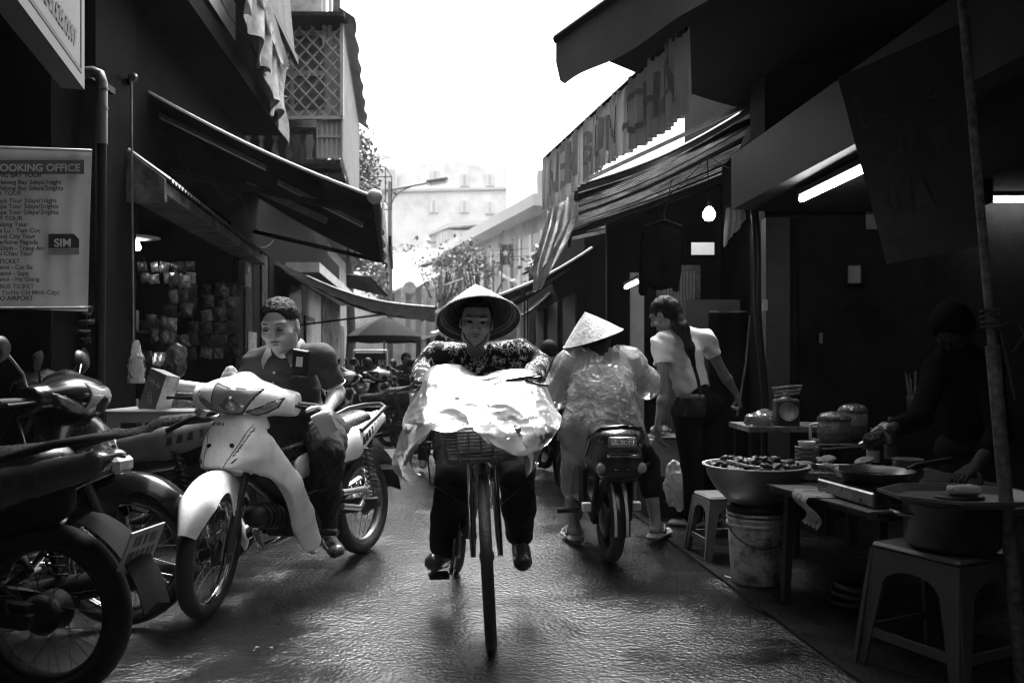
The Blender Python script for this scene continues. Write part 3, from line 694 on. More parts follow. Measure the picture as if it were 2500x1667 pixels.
B().beam(b.lerp(c, .55)+V((.09,0,-.02)), c+V((.1,0,-.02)), .03, .14).build('rolled_end', m_dkmetal, t)
for k, (u0, u1, v) in enumerate(((.02, .5, .06), (.5, .92, .22))):
    p, q = f0(u0, v)+V((0,0,-.1)), f0(u1, v)+V((0,0,-.12))
    lt = B().beam(p, q, .06, .035).build('lamp_strip', m_steel, t)
    for s in (-.02, .02): B().beam(p+V((0, s, -.02)), q+V((0, s, -.02)), .012, .012).build('strip_rail', m_white, lt)
for v in (.12, .9):
    B().beam(f0(.02, v)+V((0,0,-.5)), f0(.97, v)+V((0,0,-.06)), .04, .05).build('support_arm', m_dkmetal, t)
B().beam(f0(.3, .3)+V((0,0,-.22)), f0(.72, .3)+V((0,0,-.2)), .05, .06).build('folding_arm', m_steel, t)
# ------------------------------------------------------------------ second left awning
a, b, c, d = V((XL(11)+.02, 11, 2.5)), V((-1.08, 11.2, 1.86)), V((-1.6, 14.2, 1.86)), V((XL(14.2)+.02, 14.2, 2.5))
t = thing('drooping_awning', 'drooping dark awning over the far left shops, behind the rider in the polo shirt', 'awning', a)
f1 = bil(a, b, c, d)
B().grid(lambda u, v: f1(u, v)+V((0, 0, -.16*math.sin(u*math.pi)-.02*math.sin(v*17))), 14, 14, thick=.012).build('canvas', m_canvas, t)
B().grid(lambda u, v: f1(u, 0)+V((0, -.012-.02*v, -.16*math.sin(u*math.pi)-v*.2*(.3+.7*u)+.012*math.sin(u*50))), 40, 4, thick=.006).build('valance', mat('grey_canvas', .07, .7, var=.4, vs=12), t)
B().tube([f1(u, -.003)+V((0, -.01, .01-.16*math.sin(u*math.pi))) for u in np.linspace(.2, 1, 12)], .012, 6).build('bright_edge', m_white, t)  # bright rim of the canvas, put in as a white tube
B().tube([b, c], .03, 8).build('front_bar', m_dkmetal, t)
B().tube([b, V((XL(11.5)+.05, 11.5, 1.6))], .015, 6).build('support_arm', m_dkmetal, t)
t = thing('roof_sheet', 'lit grey roof sheet lying above the drooping awning', 'awning', (-3, 12.5, 2.6))
f2 = bil(P(845, 672, 13), P(905, 676, 13), P(945, 722, 13.2), P(850, 700, 13.4))
B().grid(f2, 8, 8, thick=.02).build('sheet', mat('roof_sheet', .3, .6, var=.2), t)
B().tube([f2(0, 0), f2(1, 0), f2(1, 1)], .02, 6).build('edge_bar', m_dkmetal, t)
# ------------------------------------------------------------------ near right canopy (dark, over the stall)
t = thing('dark_canopy', 'near-black canopy with a drooping grey valance above the food stall', 'canopy', (.8, 3, 2.7))
e0, e1 = P(1360, 97, 4.0), V((1.52, 1.5, 2.69)); w0, w1 = V((2.4, 7.2, 3.3)), V((3.2, 1.5, 3.28))
f3 = bil(e0, w0, w1, e1)
B().grid(lambda u, v: f3(u, v)+V((0, 0, -.05*math.sin(u*math.pi))), 8, 10, thick=.012).build('canvas', m_canvas, t)
dirn = (e1-e0).normalized()
def val(u, v):
    p = e0+(e1-e0)*u; q = -.26*v
    k = min(1, (u*(e1-e0).length)/.09); k = 1-(1-k)**2
    return p+V((0, 0, q*(.45+.55*k)+.01*math.sin(u*25)*v))+dirn.cross(V((0,0,1)))*(.015*math.sin(u*18)*v)
B().grid(val, 60, 6, thick=.006).build('valance', trans_mat('grey_valance', .14, .22, var=.15), t)
B().tube([e0+V((0,0,.0)), e1], .025, 8).build('front_bar', m_dkmetal, t)
# ------------------------------------------------------------------ lettered banner
t = thing('lettered_banner', 'long pale pleated cloth banner with dark block letters over the right side', 'banner', (.5, 5, 2.3))
n0, n1b = V((.82, 3.75, 2.64)), V((.25, 6.15, 2.65)); bn = (n1b-n0); side = V((bn.y, -bn.x, 0)).normalized()
def ban(u, v):          # u: 0 far end .. 1 near end, v: 0 bottom .. 1 top
    p = n1b.lerp(n0, u); z = 2.25+.40*v-.02*math.sin(u*9)*(1-v)
    a_ = .013*(1.4-v*.6); wv = a_*math.sin(u*210+5*math.sin(u*13)+v*1.2*math.sin(u*9))+.010*math.sin(u*61+v)
    return V((p.x, p.y, z))-side*wv
B().grid(ban, 420, 8, thick=.002).build('cloth', m_banner, t)
m_bl = mat('banner_ink', .3, .7, var=.2)
def ban2(u, v): return V(ban(u, v))-side*.007
def ban3(u, v): return V(ban(u, v))+side*.006
text_on('BÚN-CHẢ', ban2, (.40, .97, .2, .98), t, m_bl, bold=.006, cuts=4)
text_on('NEM', ban2, (.06, .34, .2, .9), t, m_bl, bold=.006, cuts=4)
B().tube([n0, n1b], .012, 6).build('hanging_rod', m_dkmetal, t)
# ------------------------------------------------------------------ ribbed awning behind the banner
t = thing('ribbed_awning', 'ribbed translucent awning sloping up to the right wall behind the lettered banner', 'awning', (1.2, 7.3, 2.6))
a, b, c, d = V((.50, 6.28, 2.47)), V((1.95, 6.28, 3.14)), V((2.3, 8.7, 2.95)), V((.62, 8.7, 2.40))
f4 = bil(a, b, c, d)
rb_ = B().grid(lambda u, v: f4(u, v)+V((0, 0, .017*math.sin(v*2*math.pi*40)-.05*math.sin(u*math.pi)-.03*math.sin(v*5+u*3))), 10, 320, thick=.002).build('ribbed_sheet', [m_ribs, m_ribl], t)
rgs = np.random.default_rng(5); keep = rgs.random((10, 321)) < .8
rb_.data.polygons.foreach_set('material_index', [1 if ((i % 320) % 8) in (5, 6) and keep[0, (i % 320)//8] and i < 6400 else 0 for i in range(len(rb_.data.polygons))])  # crest faces take the painted glint colour
for v in (.10, .72): B().beam(f4(.0, v)+V((0,0,-.05)), f4(1, v)+V((0,0,-.06)), .09, .05).build('rafter', m_black, t)
B().beam(f4(0, -.01), f4(1, -.01), .03, .03).build('edge_bar', m_steel, t)
B().beam(f4(0, 0)+V((0,0,-.04)), f4(0, 1)+V((0,0,-.04)), .04, .04).build('front_bar', m_dkmetal, t)
t = thing('bunched_tarp', 'bunched pale plastic tarp hanging from the front of the ribbed awning', 'tarp', (.3, 7, 2))
q0 = [P(1336, 515, 6.32), P(1404, 440, 6.3), P(1408, 565, 6.9), P(1345, 625, 8.0), P(1312, 690, 8.2), P(1303, 640, 7.6)]
def tp_(u, v):
    L = [P(1336, 515, 6.32), P(1322, 575, 6.9), P(1304, 650, 7.5), P(1308, 712, 8.0)]; R = [P(1406, 446, 6.3), P(1404, 530, 6.6), P(1372, 600, 7.3), P(1322, 690, 8.0)]
    x = v*3; i = min(2, int(x)); f = x-i; l = L[i].lerp(L[i+1], f); r = R[i].lerp(R[i+1], f); p = l.lerp(r, u)
    return p+V((.03*math.sin(u*26+v*3), -.10*math.sin(u*17+2*math.sin(v*4))*(1-.4*v)-.04*math.sin(u*41+v*6), .012*math.sin(u*33+v*9)))
B().grid(tp_, 60, 30, thick=.003).build('plastic_sheet', m_tarp, t)
B().tube([P(1336, 508, 6.3), P(1408, 440, 6.28)], .016, 6).build('hanging_rod', m_dkmetal, t)
# ------------------------------------------------------------------ awnings farther along the right side
for k, (px, py, Y, xw, zw, L, lab) in enumerate(((1219, 724, 11, 1.25, 2.75, 2.2, 'dark awning with a painted-on lit edge just beyond the bunched tarp'), (1236, 744, 13, 1.05, 2.7, 2.3, 'dark awning, second one beyond the bunched tarp'), (1262, 778, 15.4, .8, 2.5, 2.4, 'lowest dark awning, farthest along the right side'))):
    a = P(px, py, Y); b = V((xw, Y, zw)); c = V((xw-.1*L, Y+L, zw)); d = a+V((-.1*L, L, 0)); fn = bil(a, b, c, d)
    t = thing('side_awning', lab, 'awning', a, group='awnings along the right side')
    B().grid(lambda u, v: fn(u, v)+V((0, 0, -.07*math.sin(u*math.pi))), 10, 10, thick=.015).build('canvas', m_canvas, t)
    B().tube([fn(u, -.005)+V((0, -.015, .02-.07*math.sin(u*math.pi))) for u in np.linspace(0, .9, 10)], .02, 6).build('bright_edge', m_white if k == 0 else m_steel, t)  # bright canvas rim put in as a tube, white on the nearest
    B().tube([a, d], .03, 8).build('front_bar', m_dkmetal, t)
    B().tube([V((a.x+.35, Y+.1, a.z+.1)), V((a.x+.36, Y+.1, .012))], .014, 6).build('prop', m_dkmetal, t)
# ------------------------------------------------------------------ cloth hung from the upper balcony on the left
def rag(u, v):
    y = 6.75+u*2.55; x = soff(y)+.20-.14*u+.03*math.sin(u*5); top = 4.55-.05*u; bot = 4.0-.28*u+.07*math.sin(u*17)+.04*math.sin(u*43)
    z = top+(bot-top)*v
    return (x+.05*math.sin(u*31+v*2)*v+.02*math.sin(u*71+v*8), y, z)
B().grid(rag, 120, 24, thick=.004).build('hanging_cloth', m_rag, label='ragged pale cloth sheet hanging from the dark upper balcony', cat='cloth')
def rag2(u, v):
    y = 6.9+u*2.2; return (soff(y)+.27-.14*u-.05*math.sin(v*3), y, 4.58-.10*u-v*(.26*math.sin(u*math.pi)**.6)+.01*math.sin(u*25))
B().grid(rag2, 40, 8, thick=.003).build('plastic_strip', trans_mat('white_plastic_strip', .7, .3), label='thin white plastic strip slung above the ragged balcony cloth', cat='plastic sheet')
# ------------------------------------------------------------------ booking office banner
Ys = 4.7; ps = Ys/F
ROTB = math.atan2(.55, .55)
def YB(px): return 1/(1/Ys+(1/(Ys-.42)-1/Ys)*(222-px)/282)
t = thing('booking_banner', 'pale vinyl banner listing tours and bus tickets on the left wall', 'banner', P(100, 755, Ys))
def bo(u, v):
    px_ = -60+u*(282-10*v); p = P(px_, 357+12*u+v*(393-2*u), YB(px_)); return p+V((0, .003*math.sin(u*34+1.5*math.sin(v*3))*u, 0))
m_vinyl = mat('vinyl', .62, .45, var=.1, vs=2, stain=.15)
B().grid(lambda u, v: bo(u, v)+V((0, .012, 0)), 60, 10, thick=-.004).build('vinyl_sheet', m_vinyl, t)
B().tube([P(-60, 358, YB(-60)-.01), P(224, 368, Ys-.01)], .009, 8).build('top_rod', m_steel, t)
B().tube([P(-60, 752, YB(-60)-.01), P(210, 751, YB(210)-.01)], .009, 8).build('bottom_rod', m_steel, t)
def flat(a, b, c, d, off=.0): return [P(x, y, YB(x)-.012-off) for x, y in ((a, d), (b, d), (b, c), (a, c))]
B().prism(flat(-60, 205, 391, 425), (0, .002, 0)).build('header_bar', mat('header_ink', .09, .6), t)
rows = [('HALONG BAY TOUR', 102, 433, 0), ('Halong Bay 2days/1night', 150, 450, 0), ('Halong Bay 3days/2nights', 155, 464, 0), ('SAPA TOUR', 53, 477, 1), ('Sapa Tour 2days/1night', 138, 495, 1), ('Sapa Tour 3days/2nights', 143, 509, 1), ('Sapa Tour 2days/3nights', 143, 523, 1),
        ('DAILY TOUR', 55, 538, 0), ('Halong Tour', 67, 553, 0), ('Hoa Lu - Tam Coc', 99, 568, 0), ('Hanoi City Tour', 86, 582, 0), ('Perfume Pagoda', 93, 596, 0), ('Bai Dinh - Trang An', 106, 611, 0), ('Mai Chau Tour', 80, 624, 0), ('BUS TICKET', 49, 643, 1), ('Hanoi - Cat Ba', 80, 657, 1), ('Hanoi - Sapa', 70, 672, 1), ('Hanoi - Ha Giang', 96, 686, 1), ('OPEN BUS TICKET', 83, 704, 2), ('(Hanoi To Ho Chi Minh City)', 146, 719, 2), ('TAXI TO AIRPORT', 81, 733, 0)]
inks = [mat('ink_black', .015, .6, var=.1), mat('ink_grey', .05, .6, var=.1), mat('ink_pale', .10, .6, var=.1)]
def btext(body, x, y, size, m, off, bold):
    me = text_mesh(body, .05*bold, 'RIGHT'); me.materials.clear()
    for vt in me.vertices: q = x+vt.co.x*size*1.04; vt.co = P(q, y-vt.co.y*size, YB(q)-off)
    link('lettering', me, m, t)
for body, x, y, k in rows: btext(body, x, y, 15.2, inks[k], .014, .4)
btext('BOOKING OFFICE', 196, 418, 25, mat('ink_header', .5, .6), .017, .5)
B().prism([P(x, y, YB(x)-.014) for x, y in ((118, 606), (118, 571), (180, 571), (193, 584), (193, 606))], (0, .002, 0)).build('sim_card_print', inks[0], t)
B().prism([P(x, y, YB(x)-.014) for x, y in ((118, 622), (118, 607), (193, 607), (193, 622))], (0, .002, 0)).build('sim_card_base', mat('ink_mid', .2, .6), t)
btext('SIM', 174, 602, 27, mat('ink_header', .5, .6), .018, .6)
# ------------------------------------------------------------------ roof sign top left
t = thing('roof_sign', 'big white box sign with a dark border and phone numbers, high on the left', 'sign', (-1.9, 3.3, 2.4))
s0, s1 = V((-1.62, 2.3, 2.37)), V((-2.04, 3.8, 2.37)); sd = (s1-s0).normalized(); sn = V((sd.y, -sd.x, 0)).normalized()
if sn.x < 0: sn = -sn
m_sign = mat('sign_panel', .07, .5, var=.1)
L = (s1-s0).length
def sg(u, v, o=0): return s0+sd*u+V((0, 0, v))+sn*o
B().prism([sg(0,0), sg(L,0), sg(L,0,-.1), sg(0,0,-.1)], (0, 0, 1.2)).build('panel', m_sign, t)
for (u0, v0, u1, v1) in ((0, .055, L-.06, .075), (L-.075, .075, L-.06, 1.2)):
    B().prism([sg(u0, v0, .001), sg(u1, v0, .001), sg(u1, v1, .001), sg(u0, v1, .001)], sn*.002).build('border_line', m_letter_dk, t)
text_on('0243.200.0492 - 0243.628.0097', lambda u, v: sg(u, v, .004), (.25, L-.16, .13, .22), t, m_letter_dk, bold=.02, cuts=0)
# ------------------------------------------------------------------ dark menu sign right
t = thing('menu_sign', 'tilted black menu sign with faint lettering hanging beside the leaning pole', 'sign', P(2250, 620, 3))
f5 = bil(P(2165, 645, 3.15), P(2395, 600, 2.8), P(2365, 50, 2.8), P(2045, 190, 3.15))
B().grid(f5, 4, 4, thick=.012).build('board', mat('menu_black', .008, .5, var=.2), t)
m_faint = mat('faint_letters', .018, .6, var=.3)
f6 = lambda u, v: V(f5(u, v))+V((-.002, -.006, 0))
text_on('Bán hàng từ: 12h00 -', f6, (.05, .95, .06, .14), t, m_faint, .01, 0)
text_on('SỨA', f6, (.06, .62, .2, .42), t, m_faint, .03, 0)
text_on('CHẢ R', f6, (.06, .82, .46, .64), t, m_faint, .03, 0)
text_on('ĐẶC SẢN', f6, (.06, .9, .68, .80), t, m_faint, .01, 0)
text_on('ĐT: 0352 093', f6, (.06, .7, .83, .875), t, m_faint, .01, 0)
text_on('SĐ', f6, (.06, .18, .9, .945), t, m_faint, .01, 0)
# ------------------------------------------------------------------ leaning pole with rope
t = thing('leaning_pole', 'rusty metal pole leaning beside the stall with a rope tied round it', 'pole', (1.63, 2.6, 0))
p0, p1 = V((1.655, 2.58, 0)), P(2355, 70, 2.6)
mid = p0.lerp(p1, .52)
B().tube([p0, mid], .021, 12).build('lower_tube', m_rust, t)
B().tube([mid, p1, p1+(p1-p0)*.25], .014, 10).build('upper_tube', m_rust, t)
rp = B()
for k in range(4):
    c0 = p0.lerp(p1, .545+k*.008); rp.tube([c0+V((.026*math.cos(q), .026*math.sin(q), .002*q)) for q in np.linspace(0, 6, 12)], .005, 5)
rp.build('rope_coils', m_wood, t)
c0 = p0.lerp(p1, .55)
B().tube([c0+V((.02,-.02,0)), c0+V((.07,-.02,.02)), c0+V((.10,-.02,-.03)), c0+V((.06,-.02,-.085)), c0+V((.03,-.02,-.04))], .004, 5).build('rope_loop', m_wood, t)
B().tube([c0+V((.02,-.02,-.02)), c0+V((.04,-.03,-.14)), c0+V((.06,-.03,-.24))], .004, 5).build('rope_tail', m_wood, t)
# ------------------------------------------------------------------ lamps
m_glow = mat('lamp_glow', .8, .5, emit=9); m_glow2 = mat('dim_glow', .8, .5, emit=5)
def tube_lamp(label, p, q, r, g, up=.035):
    t = thing('tube_lamp', label, 'lamp', p, group='lit tube lamps')
    B().beam(V(p)+V((0,0,up)), V(q)+V((0,0,up)), .05, .03).build('housing', m_dkmetal, t)
    B().tube([p, q], r, 10).build('tube', g, t)
    for e in (p, q): B().box(V(e)+V((0,0,up*.5)), (.025, .025, .04)).build('holder', m_white, t)
tube_lamp('lit tube lamp slanting under the grey shop fascia', P(1957, 486, 4.5), P(2118, 409, 3.75), .017, m_glow)
tube_lamp('lit tube lamp on the wall at the far right edge', P(2418, 487, 5.3), P(2560, 487, 5.3), .018, m_glow)
tube_lamp('small lit tube lamp below the black hanging jacket', P(1528, 702, 7.6), P(1560, 686, 7.2), .016, m_glow2)
t = thing('hanging_bulb', 'round glowing light bulb hanging under the ribbed awning', 'lamp', P(1731, 524, 6.4))
cb = P(1731, 524, 6.4)
B().lathe([(0,-.052),(.03,-.044),(.049,-.012),(.049,.012),(.032,.042),(.018,.06)], 18, Matrix.Translation(cb)).build('bulb', mat('bulb_glow', .9, .5, emit=14), t)
B().lathe([(.018,.06),(.02,.1),(.008,.11)], 12, Matrix.Translation(cb)).build('socket', m_black, t)
B().tube([cb+V((0,0,.1)), cb+V((.0,.05,.45))], .005, 5).build('cord', m_black, t)
t = thing('shop_bulb', 'small lit bulb under a disc shade inside the left grocery', 'lamp', P(335, 606, 6.3))
cb = P(335, 604, 6.3)
B().lathe([(0,-.028),(.022,-.02),(.03,0),(.018,.03),(.012,.045)], 14, Matrix.Translation(cb)).build('bulb', mat('shop_bulb_glow', .9, .5, emit=7), t)
B().lathe([(.012,.045),(.05,.06),(.17,.075),(.17,.08),(.03,.1)], 20, Matrix.Translation(cb)).build('shade', m_white, t)
B().tube([cb+V((0,0,.1)), cb+V((0,0,.5))], .005, 5).build('cord', m_black, t)
# ------------------------------------------------------------------ things on the right walls
t = thing('hanging_jacket', 'black long-sleeved jacket hanging as a silhouette under the ribbed awning', 'jacket', P(1615, 720, 6.9))
fl = Field(P(1540, 740, 7.05)-V((0,.2,0)), P(1700, 510, 7.05)+V((0,.2,0)), .009)
pj = lambda x, y: np.array(P(x, y, 6.9))
for (x0_, y0_, x1_, y1_, r0, r1, fk) in ((1615, 590, 1615, 662, .155, .165, 3.2), (1615, 566, 1590, 574, .05, .05, 1.5), (1615, 566, 1642, 574, .05, .05, 1.5), (1580, 572, 1569, 712, .052, .036, 1.5), (1652, 572, 1650, 704, .052, .034, 1.5)):
    fl.add(cone(pj(x0_, y0_), pj(x1_, y1_), r0, r1, ((0,1,0), fk)), .025)
fl.build('cloth', mat('jacket_black', .003, .95, spec=.02), t, disp=lambda v: .006*vnoise(v, 9))
B().tube([pj(1572, 552), pj(1622, 535), pj(1668, 552)], .006, 6).build('hanger', m_dkmetal, t)
B().tube([pj(1622, 535), pj(1622, 520), pj(1640, 440)], .004, 6).build('hook', m_dkmetal, t)
def flat_thing(name, lab, cat, a, b, c, d, Y, m, th=.008, writing=None, msize=8):
    t = thing(name, lab, cat, P((a+b)/2, d, Y))
    p, q = P(a, d, Y), P(b, c, Y)
    B().box(((p.x+q.x)/2, Y+th/2, (p.z+q.z)/2), (q.x-p.x, th, q.z-p.z)).build('sheet', m, t)
    for (s, x, y) in (writing or []): text(s, t, P(x, y, Y-.002), msize*Y/F, m_letter_dk)
    return t
flat_thing('paper_sign', 'white paper sign lit by the hanging bulb', 'sign', 1688, 1744, 592, 622, 6.9, m_white)
t = flat_thing('framed_notice', 'small framed white notice on the dark shop wall', 'notice', 2066, 2103, 645, 693, 5.36, mat('notice_paper', .22, .5))
p, q = P(2066, 693, 5.35), P(2103, 645, 5.35)
for (aa, bb) in (((p.x, p.z), (q.x, p.z)), ((p.x, q.z), (q.x, q.z)), ((p.x, p.z), (p.x, q.z)), ((q.x, p.z), (q.x, q.z))):
    B().beam((aa[0], 5.345, aa[1]), (bb[0], 5.345, bb[1]), .008, .02, up=(0,1,0)).build('frame_rail', m_black, t)
flat_thing('calendar', 'grey wall calendar half hidden by the tilted menu sign', 'calendar', 2115, 2160, 505, 560, 5.36, mat('calendar_paper', .16, .5))
flat_thing('sticker', 'tiny white sticker with a dark heart on the shop pillar', 'sticker', 1862, 1874, 731, 758, 5.31, mat('sticker_white', .4, .5))
flat_thing('wall_socket', 'small white socket plate on the dark shop wall', 'socket', 2001, 2009, 812, 838, 5.36, mat('socket_white', .12, .5), th=.02)
t = thing('corrugated_hose', 'ribbed black hose running down beside the shop pillar', 'hose', (1.63, 5.2, 0))
hs = B(); pts = []; rr = []
for k in range(121):
    f = k/120; p = P(1838+f*30, 480+f*560, 5.22); p.x += .01*math.sin(f*9); pts.append(p); rr.append(.023+.004*(k % 2))
hs.tube(pts, rr, 10).build('hose', m_black, t)
B().tube([P(1866, 1035, 5.22), V((P(1870, 0, 5.22).x, 5.22, .012))], .022, 10).build('hose_end', m_black, t)
t = thing('hanging_rag', 'pale rag hanging under the end of the grey fascia', 'rag', P(1790, 600, 5.3))
B().grid(lambda u, v: P(1772+u*42-4*v*(1-u)+6*v*(u > .5), 508+v*(96-70*u), 5.28)+V((0, .02*math.sin(u*22+v*3), 0)), 24, 14, thick=.003).build('cloth', m_rag, t)
B().tube([P(1768, 506, 5.28), P(1820, 506, 5.28)], .006, 6).build('hanging_rod', m_dkmetal, t)
# crank rod hanging in front of the grocery
t = thing('crank_rod', 'thin upright metal crank rod hanging in front of the grocery', 'rod', P(320, 885, 5.5))
B().tube([P(320, 190, 5.5), P(326, 860, 5.5)], .008, 8).build('rod', m_steel, t)
B().tube([P(326, 850, 5.5), P(326, 885, 5.5)], .014, 8).build('grip', m_black, t)
B().lathe([(.02,-.01),(.035,0),(.02,.01)], 14, Matrix.Translation(P(325, 190, 5.5)) @ Matrix.Rotation(math.pi/2, 4, 'X')).build('eyelet', m_steel, t)
B().beam(P(318, 188, 5.5), V((XL(5.5)-.1, 5.9, P(318, 188, 5.5).z)), .03, .03).build('wall_arm', m_dkmetal, t)
# ------------------------------------------------------------------ motorbikes
m_wp = mat('white_panel', .88, .28, var=.06, vs=3, coat=.4, stain=.22, ss=9)
m_wt = mat('white_tail', .85, .28, var=.08, vs=3, coat=.4)
m_bp = mat('black_panel', .008, .22, coat=.25, var=.2)
m_seat = mat('vinyl_seat', .018, .3, var=.5, vs=30, bump=.15, bs=90, rvar=.12)
m_lens = mat('clear_lens', .26, .06, var=.3, vs=18, coat=1)
m_amber = mat('signal_lens', .25, .1, var=.4, vs=20, coat=1)
m_eng = mat('engine_metal', .05, .42, .7, var=.4)
m_alu = mat('cast_aluminium', .5, .35, .8, var=.2)
m_tyre = mat('tyre_rubber', .012, .6, var=.3, bump=.4, bs=120)
m_blackgl = mat('gloss_black', .008, .12, coat=.7, var=.1)
m_plate = mat('plate_white', .5, .5, var=.1)
def loc_build(mb, name, m, parent, M=None):
    me = mb.mesh(name)
    if M is not None: me.transform(M)
    return link(name, me, m, parent, True)
def fld_build(fl, name, m, parent, M=None, disp=None):
    o = fl.build(name, m, None, disp=disp)
    if M is not None: o.data.transform(M)
    o.parent = parent; return o
RY = Matrix.Rotation(math.pi/2, 4, 'X')
def wheel(parent, name, cx, cz, R, tw, M=None, spokes=32, rim_m=None, hubr=.04, tread=0):
    T = Matrix.Translation((cx, 0, cz)) @ RY
    if M is not None: T = M @ T
    mb = B(); n = 64 if tread else 48; vs = []; fs = []; ring = 14
    for i in range(n):
        q = 2*math.pi*i/n
        for k in range(ring):
            a = 2*math.pi*k/ring; r = R-tw*.9+tw*.9*math.cos(a); z = tw*math.sin(a)
            if tread and math.cos(a) > .2: r += tread*((i+k) % 2)
            vs.append((r*math.cos(q), r*math.sin(q), z))
    for i in range(n):
        for k in range(ring): fs.append((i*ring+k, i*ring+(k+1) % ring, ((i+1) % n)*ring+(k+1) % ring, ((i+1) % n)*ring+k))
    mb.add(vs, fs, True); w = loc_build(mb, name, m_tyre, parent, T)
    ri = R-tw*1.75
    loc_build(B().lathe([(ri+.012,-tw*.6),(ri-.006,-tw*.55),(ri-.012,0),(ri-.006,tw*.55),(ri+.012,tw*.6),(ri+.012,-tw*.6)], 40, cap=False), 'rim', rim_m or m_steel, w, T)
    loc_build(B().lathe([(.012,-tw*1.3),(hubr*.7,-tw*1.2),(hubr,-tw*.8),(hubr*.6,-tw*.4),(hubr*.6,tw*.4),(hubr,tw*.8),(hubr*.7,tw*1.2),(.012,tw*1.3)], 20), 'hub', m_eng, w, T)
    sp = B()
    for k in range(spokes):
        a = 2*math.pi*k/spokes; b2 = a+(.5 if k % 2 else -.5)*.9; z = tw*.7*(1 if (k//2) % 2 else -1)
        sp.tube([(hubr*math.cos(b2), hubr*math.sin(b2), z), (ri*math.cos(a), ri*math.sin(a), 0)], .0016, 4, cap=False)
    loc_build(sp, 'spokes', m_chrome, w, T); return w
def surf_fn(fl, off=.002):
    """front (largest x) surface of a field as a function of y, z"""
    def fn(y, z):
        j = int(round((y-fl.lo[1])/fl.vox)); k = int(round((z-fl.lo[2])/fl.vox)); j = min(max(j, 0), fl.n[1]-1); k = min(max(k, 0), fl.n[2]-1)
        col = fl.d[:, j, k]; w = np.nonzero(col < 0)[0]
        if len(w) == 0: return V((fl.lo[0], y, z))
        i = w[-1]; i2 = min(i+1, fl.n[0]-1); t = col[i]/(col[i]-col[i2]) if i2 != i else 0
        return V((fl.lo[0]+(i+t)*fl.vox+off, y, z))
    return fn
def underbone(name, label, loc, rot, steer=0.0, lean=0.0, mirrors='round', group=None):
    t = thing(name, label, 'motorbike', loc, 0, group); t.rotation_euler = (lean, 0, rot); t.rotation_mode = 'XYZ'
    t.rotation_euler = (Matrix.Rotation(rot, 3, 'Z') @ Matrix.Rotation(lean, 3, 'X')).to_euler()
    ax = V((.615, 0, .275)); top = V((.37, 0, .86)); sa = (top-ax).normalized()
    S = Matrix.Translation(ax) @ Matrix.Rotation(steer, 4, sa) @ Matrix.Translation(-ax)
    wheel(t, 'front_wheel', .615, .275, .275, .035, S, rim_m=m_chrome, hubr=.055)
    wheel(t, 'rear_wheel', -.615, .275, .278, .042, rim_m=m_steel, hubr=.065)
    fk = B()
    for s in (-1, 1): fk.tube([(.62, s*.078, .27), (.55, s*.078, .44)], .023, 10); fk.tube([(.55, s*.078, .44), (.41, s*.078, .77)], .015, 10)
    loc_build(fk, 'fork', m_eng, t, S)
    # front fender
    def fen(u, v):
        ph = math.radians(-46+u*112); w = .078*min(1, .42+1.5*math.sin(min(1, (1-u)*1.7)*math.pi/2)*.62); th = (v-.5)*2
        drop = .05+.13*math.exp(-((u-.30)/.14)**2)+.02*u
        r = .322+.02*math.sin(u*math.pi)-drop*abs(th)**2.4
        return (.615+r*math.sin(ph), w*math.copysign(abs(th)**.75, th), .275+r*math.cos(ph))
    loc_build(B().grid(fen, 40, 20, thick=.004), 'front_fender', m_wp, t, S)
    # headlight cowl with lens and signals
    def cowl():
        fl = Field((.22, -.26, .80), (.56, .26, 1.02), .006)
        fl.add(ell((.39, 0, .915), (.115, .15, .075)))
        for s in (-1, 1):
            fl.add(cone((.40, s*.05, .905), (.335, s*.165, .898), .066, .055, ((0,0,1), 1.15)), .05)
            fl.add(cone((.335, s*.165, .898), (.32, s*.205, .895), .055, .05, ((0,0,1), 1.1)), .02)
        fl.add(cone((.33, 0, .95), (.36, 0, .965), .05, .045), .04)
        for s in (-1, 1): fl.inter(plane((0, s*.205, 0), (0, s, 0)))
        fl.inter(plane((.27, 0, 0), (-1, 0, 0))); return fl
    fl = cowl(); cw = fld_build(fl, 'headlight_cowl', m_wp, t, S)
    lensp = [(-.075, .962), (-.02, .948), (.105, .952), (.035, .856), (-.03, .848), (-.088, .86)]
    sigs = [[(s*.05, .862), (s*.09, .878), (s*.17, .922), (s*.155, .888), (s*.115, .862), (s*.08, .852)] for s in (1, -1)]
    for nm, pl, m, d in [('headlight', lensp, m_lens, .004)]+[('turn_signal', q, m_amber, .004) for q in sigs]:
        for grow, dd, mm, nn in ((.005, .002, m_black, 'lens_trim'), (0, d, m, nm)):
            f2 = cowl(); f2.d -= dd; f2.inter(poly2(pl, grow=grow), .002); f2.inter(plane((.3, 0, 0), (-1, 0, 0)))
            o = fld_build(f2, nn, mm, cw, S)
    loc_build(B().lathe([(.045,-.012),(.046,.0),(.030,.008),(.014,.012),(.010,.02),(0,.022)], 24, Matrix.Translation((.497, -.005, .905)) @ Matrix.Rotation(math.pi/2, 4, 'Y')), 'lamp_reflector', m_steel, cw, S)
    # handlebar, grips, levers, mirrors
    SC_ = S @ Matrix.Translation((.33, 0, .88)) @ Matrix.Diagonal((1.08, 1.14, 1.14, 1)) @ Matrix.Translation((-.33, 0, -.88)) @ S.inverted()
    for o in [cw]+list(cw.children): o.data.transform(SC_)
    hb = B(); hb.tube([(.33, -.2, .895), (.32, 0, .89), (.33, .2, .895)], .012, 8)
    for s in (-1, 1): hb.tube([(.33, s*.2, .895), (.285, s*.35, .89)], .011, 8)
    loc_build(hb, 'handlebar', m_steel, t, S)
